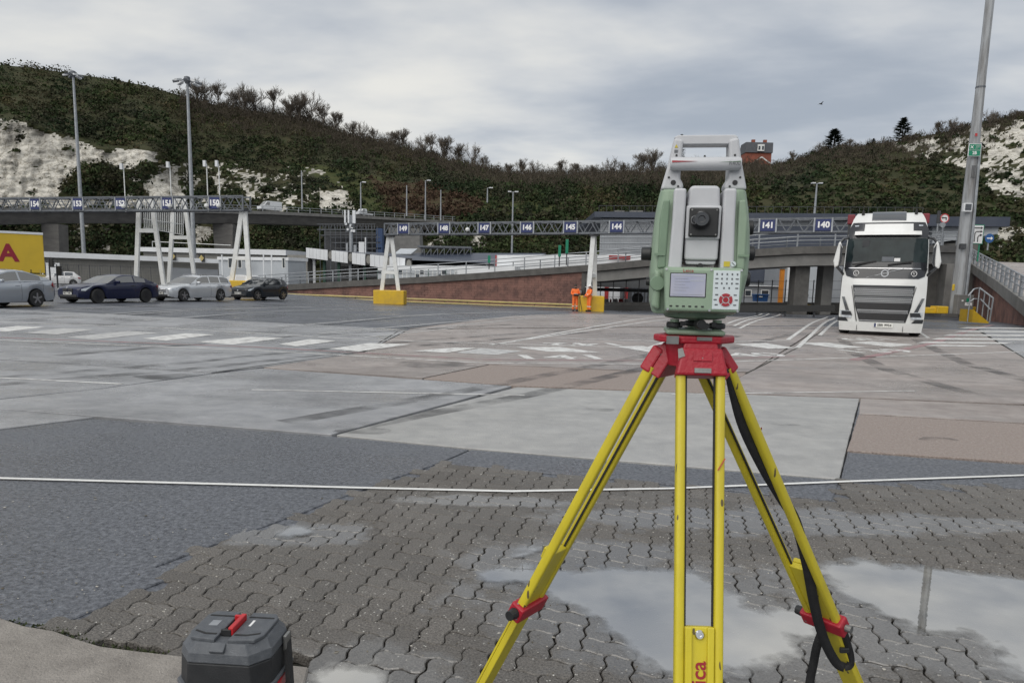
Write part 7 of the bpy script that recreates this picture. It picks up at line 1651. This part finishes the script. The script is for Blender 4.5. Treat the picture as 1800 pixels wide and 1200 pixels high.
for yy in (-.05, .05): MB().box((-.003, yy, .404), (.034, .010, .020)).build('latch_arm', 'case_red' if yy > 0 else 'inst_black', lid, world=False, bevel=.002)
MB().box((-.005, -.105, .378), (.048, .03, .02), Matrix.Rotation(rad(35), 3, 'X')).build('latch_tongue', 'case_grey', lid, world=False, bevel=.003)
for k in range(5): MB().box((-.05+k*.025, -.1305, .235), (.003, .004, .045)).build('front_rib', 'case_grey', cs_, world=False)
MB().prism([(.152, .04, .36), (.162, .04, .36), (.215, -.06, .10), (.195, -.06, .10)], (0, .035, 0)).build('shoulder_strap', 'strap', cs_, world=False); MB().box((.16, .045, .34), (.012, .04, .05)).build('strap_lug', 'bare_metal', cs_, world=False, bevel=.003)
for x in (-.11, .11):
    for yy in (-.08, .08): MB().box((x, yy, .012), (.04, .04, .028)).build('foot', 'rubber', cs_, world=False)
# ------------------------------------------------------------------ two surveyors
pm('hivis', (.95, .20, .035), (.85, .17, .03), 6, .6, bump=.2, bscale=20); pm('reflective', (.62, .62, .58), (.55, .55, .5), 20, .35); pm('skin', (.34, .19, .13), (.3, .16, .11), 20, .5); pm('hair_dark', (.02, .016, .013), (.03, .025, .02), 60, .7); pm('helmet_white', (.78, .78, .76), (.7, .7, .7), 20, .3); pm('boot', (.02, .018, .016), (.03, .028, .025), 20, .6)
def skinned(name, verts, edges, radii, mat, parent, sub=2):
    me = bpy.data.meshes.new(name); me.from_pydata(verts, edges, []); o = bpy.data.objects.new(name, me); COL.objects.link(o); o.parent = parent; me.materials.append(MATS[mat])
    md = o.modifiers.new('skin', 'SKIN'); md.use_smooth_shade = True
    if not me.skin_vertices: 
        bm = bmesh.new(); bm.from_mesh(me); bm.verts.layers.skin.verify(); bm.to_mesh(me); bm.free()
    for i, r_ in enumerate(radii): me.skin_vertices[0].data[i].radius = r_ if isinstance(r_, tuple) else (r_, r_)
    me.skin_vertices[0].data[0].use_root = True
    s = o.modifiers.new('sub', 'SUBSURF'); s.levels = sub; s.render_levels = sub
    return o
def person(lab, loc, rz, arms, helmet, lean=0):
    r = thing('person', lab, 'person', loc, rz, None)
    # overalls: pelvis 0, chest, shoulders, arms, legs (faces -y)
    la, ra = arms
    V = [(0, 0, .93), (0, lean*.3, 1.12), (0, lean*.8, 1.36), (0, lean, 1.46), (-.19, lean, 1.42), la[0], la[1], (.19, lean, 1.42), ra[0], ra[1], (-.10, 0, .86), (-.11, -.02, .48), (-.12, .02, .10), (.10, 0, .86), (.11, -.03, .48), (.13, .01, .10)]
    E = [(0, 1), (1, 2), (2, 3), (2, 4), (4, 5), (5, 6), (2, 7), (7, 8), (8, 9), (0, 10), (10, 11), (11, 12), (0, 13), (13, 14), (14, 15)]
    Rr = [(.19, .14), (.185, .14), (.21, .145), (.10, .09), .095, .075, .06, .095, .075, .06, .115, .09, .085, .115, .09, .085]
    body = skinned('overalls', V, E, Rr, 'hivis', r)
    skinned('body', [(0, lean, 1.40), (0, lean-.01, 1.52), (0, lean-.015, 1.60), (0, lean-.02, 1.70)], [(0, 1), (1, 2), (2, 3)], [.06, .058, (.075, .092), (.07, .085)], 'skin', r)
    for hand in (la[1], ra[1]):
        h = Vector(hand); vs = [h, h+Vector((0, -.05, -.01)), h+Vector((0, -.09, -.02))]; es = [(0, 1), (1, 2)]; rs = [.04, .045, .03]
        for k, dx in enumerate((-.03, -.01, .01, .03)): vs += [h+Vector((dx, -.10, -.02)), h+Vector((dx, -.135, -.045)), h+Vector((dx*.9, -.13, -.075))]; n0 = 3+k*3; es += [(2, n0), (n0, n0+1), (n0+1, n0+2)]; rs += [.010, .009, .008]
        n0 = len(vs); vs += [h+Vector((.045, -.05, .01)), h+Vector((.05, -.09, -.01))]; es += [(1, n0), (n0, n0+1)]; rs += [.012, .010]
        skinned('hand', [tuple(v) for v in vs], es, rs, 'skin', r, 1)
    hd_ = MB().lathe([(0, .01), (.02, .02), (.035, .012)], (0, lean-.105, 1.605), (0, -1, -.3), 8).build('nose', 'skin', r, world=False)
    for sx in (-1, 1):
        MB().lathe([(0, .03), (.012, .022)], (sx*.075, lean-.01, 1.62), (sx, 0, 0), 8).build('ear', 'skin', r, world=False); MB().lathe([(0, .012), (.008, .006)], (sx*.03, lean-.10, 1.645), (0, -1, 0), 8).build('eye', 'hair_dark', r, world=False)
        MB().box((sx*.12+(.01 if sx > 0 else 0), -.05, .05), (.10, .28, .10)).build('boot', 'boot', r, world=False, bevel=.035)
        MB().lathe([(-.03, .098), (.03, .098)], (sx*.115, -.01, .34), (0, 0, 1), 16).build('reflective_band', 'reflective', body, world=False)
    MB().box((0, lean-.105, 1.565), (.045, .01, .01)).build('mouth', 'hair_dark', r, world=False)
    MB().lathe([(-.03, .215), (.03, .215)], (0, lean*.5, 1.14), (0, 0, 1), 20).build('reflective_band', 'reflective', body, world=False)
    bpy.data.objects[-1] if False else None
    if helmet:
        hm = MB().lathe([(0, .125), (.03, .124), (.08, .105), (.12, .06), (.135, .005)], (0, lean-.01, 1.665), (0, 0, 1), 20).build('hard_hat', 'helmet_white', r, world=False, smooth=50); MB().prism([(-.1, lean-.08, 1.665), (.1, lean-.08, 1.665), (.07, lean-.19, 1.655), (-.07, lean-.19, 1.655)], (0, 0, .012)).build('hat_peak', 'helmet_white', hm, world=False)
    else:
        MB().lathe([(0, .095), (.05, .102), (.10, .085), (.13, .04), (.137, .005)], (0, lean, 1.65), (0, .1, 1), 18).build('cap', 'hair_dark', r, world=False, smooth=50)
        MB().lathe([(0, .07), (.06, .062)], (0, lean-.06, 1.53), (0, -.4, 1), 12).build('beard', 'hair_dark', r, world=False)
    return r
def at_g(px, Y):
    x = XZ(px, Y); return Vector((x, Y, gz(x, Y)))
pA = at_g(1012, 48.4)
person('worker in orange overalls and dark cap holding a black controller', pA, rad(8), (((-.27, -.02, 1.16), (-.12, -.24, 1.10)), ((.27, -.02, 1.16), (.12, -.24, 1.10))), False)
ctl = thing('survey_controller', 'black handheld controller held by the worker in the dark cap', 'controller', pA+Vector((.02, -.34, 1.08)), rad(8)); MB().box((0, 0, 0), (.34, .16, .1), Matrix.Rotation(rad(-30), 3, 'X')).build('case', 'inst_black', ctl, world=False, bevel=.02); MB().box((0, -.02, .053), (.2, .1, .01), Matrix.Rotation(rad(-30), 3, 'X')).build('screen', 'clad_pale', ctl, world=False)
pB = at_g(1037, 48.0)
person('worker in orange overalls and white hard hat standing side on', pB, rad(-70), (((-.25, -.08, 1.14), (-.12, -.28, 1.02)), ((.25, -.08, 1.14), (.10, -.30, 1.0))), True, .02)
bp0 = at_g(1027, 48.9); bk_ = thing('survey_backpack', 'black backpack resting on the yellow block between the two workers', 'backpack', Vector((bp0.x, bp0.y, bp0.z+1.06)))
MB().lathe([(0, .10), (.03, .2), (.25, .22), (.42, .17), (.5, .06)], (0, 0, 0), (0, 0, 1), 14).build('bag', 'strap', bk_, world=False, smooth=50); MB().lathe([(0, .09), (.02, .1), (.2, .1), (.22, .08)], (-.25, -.1, .1), (0, 0, 1), 12).build('bottle_pocket', 'steel_galv', bk_, world=False)
pl0 = at_g(1018, 48.1); pol = thing('survey_pole', 'thin dark survey pole leaning between the workers', 'pole', at_g(1025, 48.0)); MB().tube([at_g(1025, 48.0), at_g(1018.5, 48.2)+Vector((0, 0, 1.1))], .02, 6).build('shaft', 'inst_black', pol); MB().lathe([(0, .02), (.05, .05), (.12, .05)], at_g(1018.5, 48.2)+Vector((0, 0, 1.08)), (0, 0, 1), 10).build('grip', 'inst_black', pol)
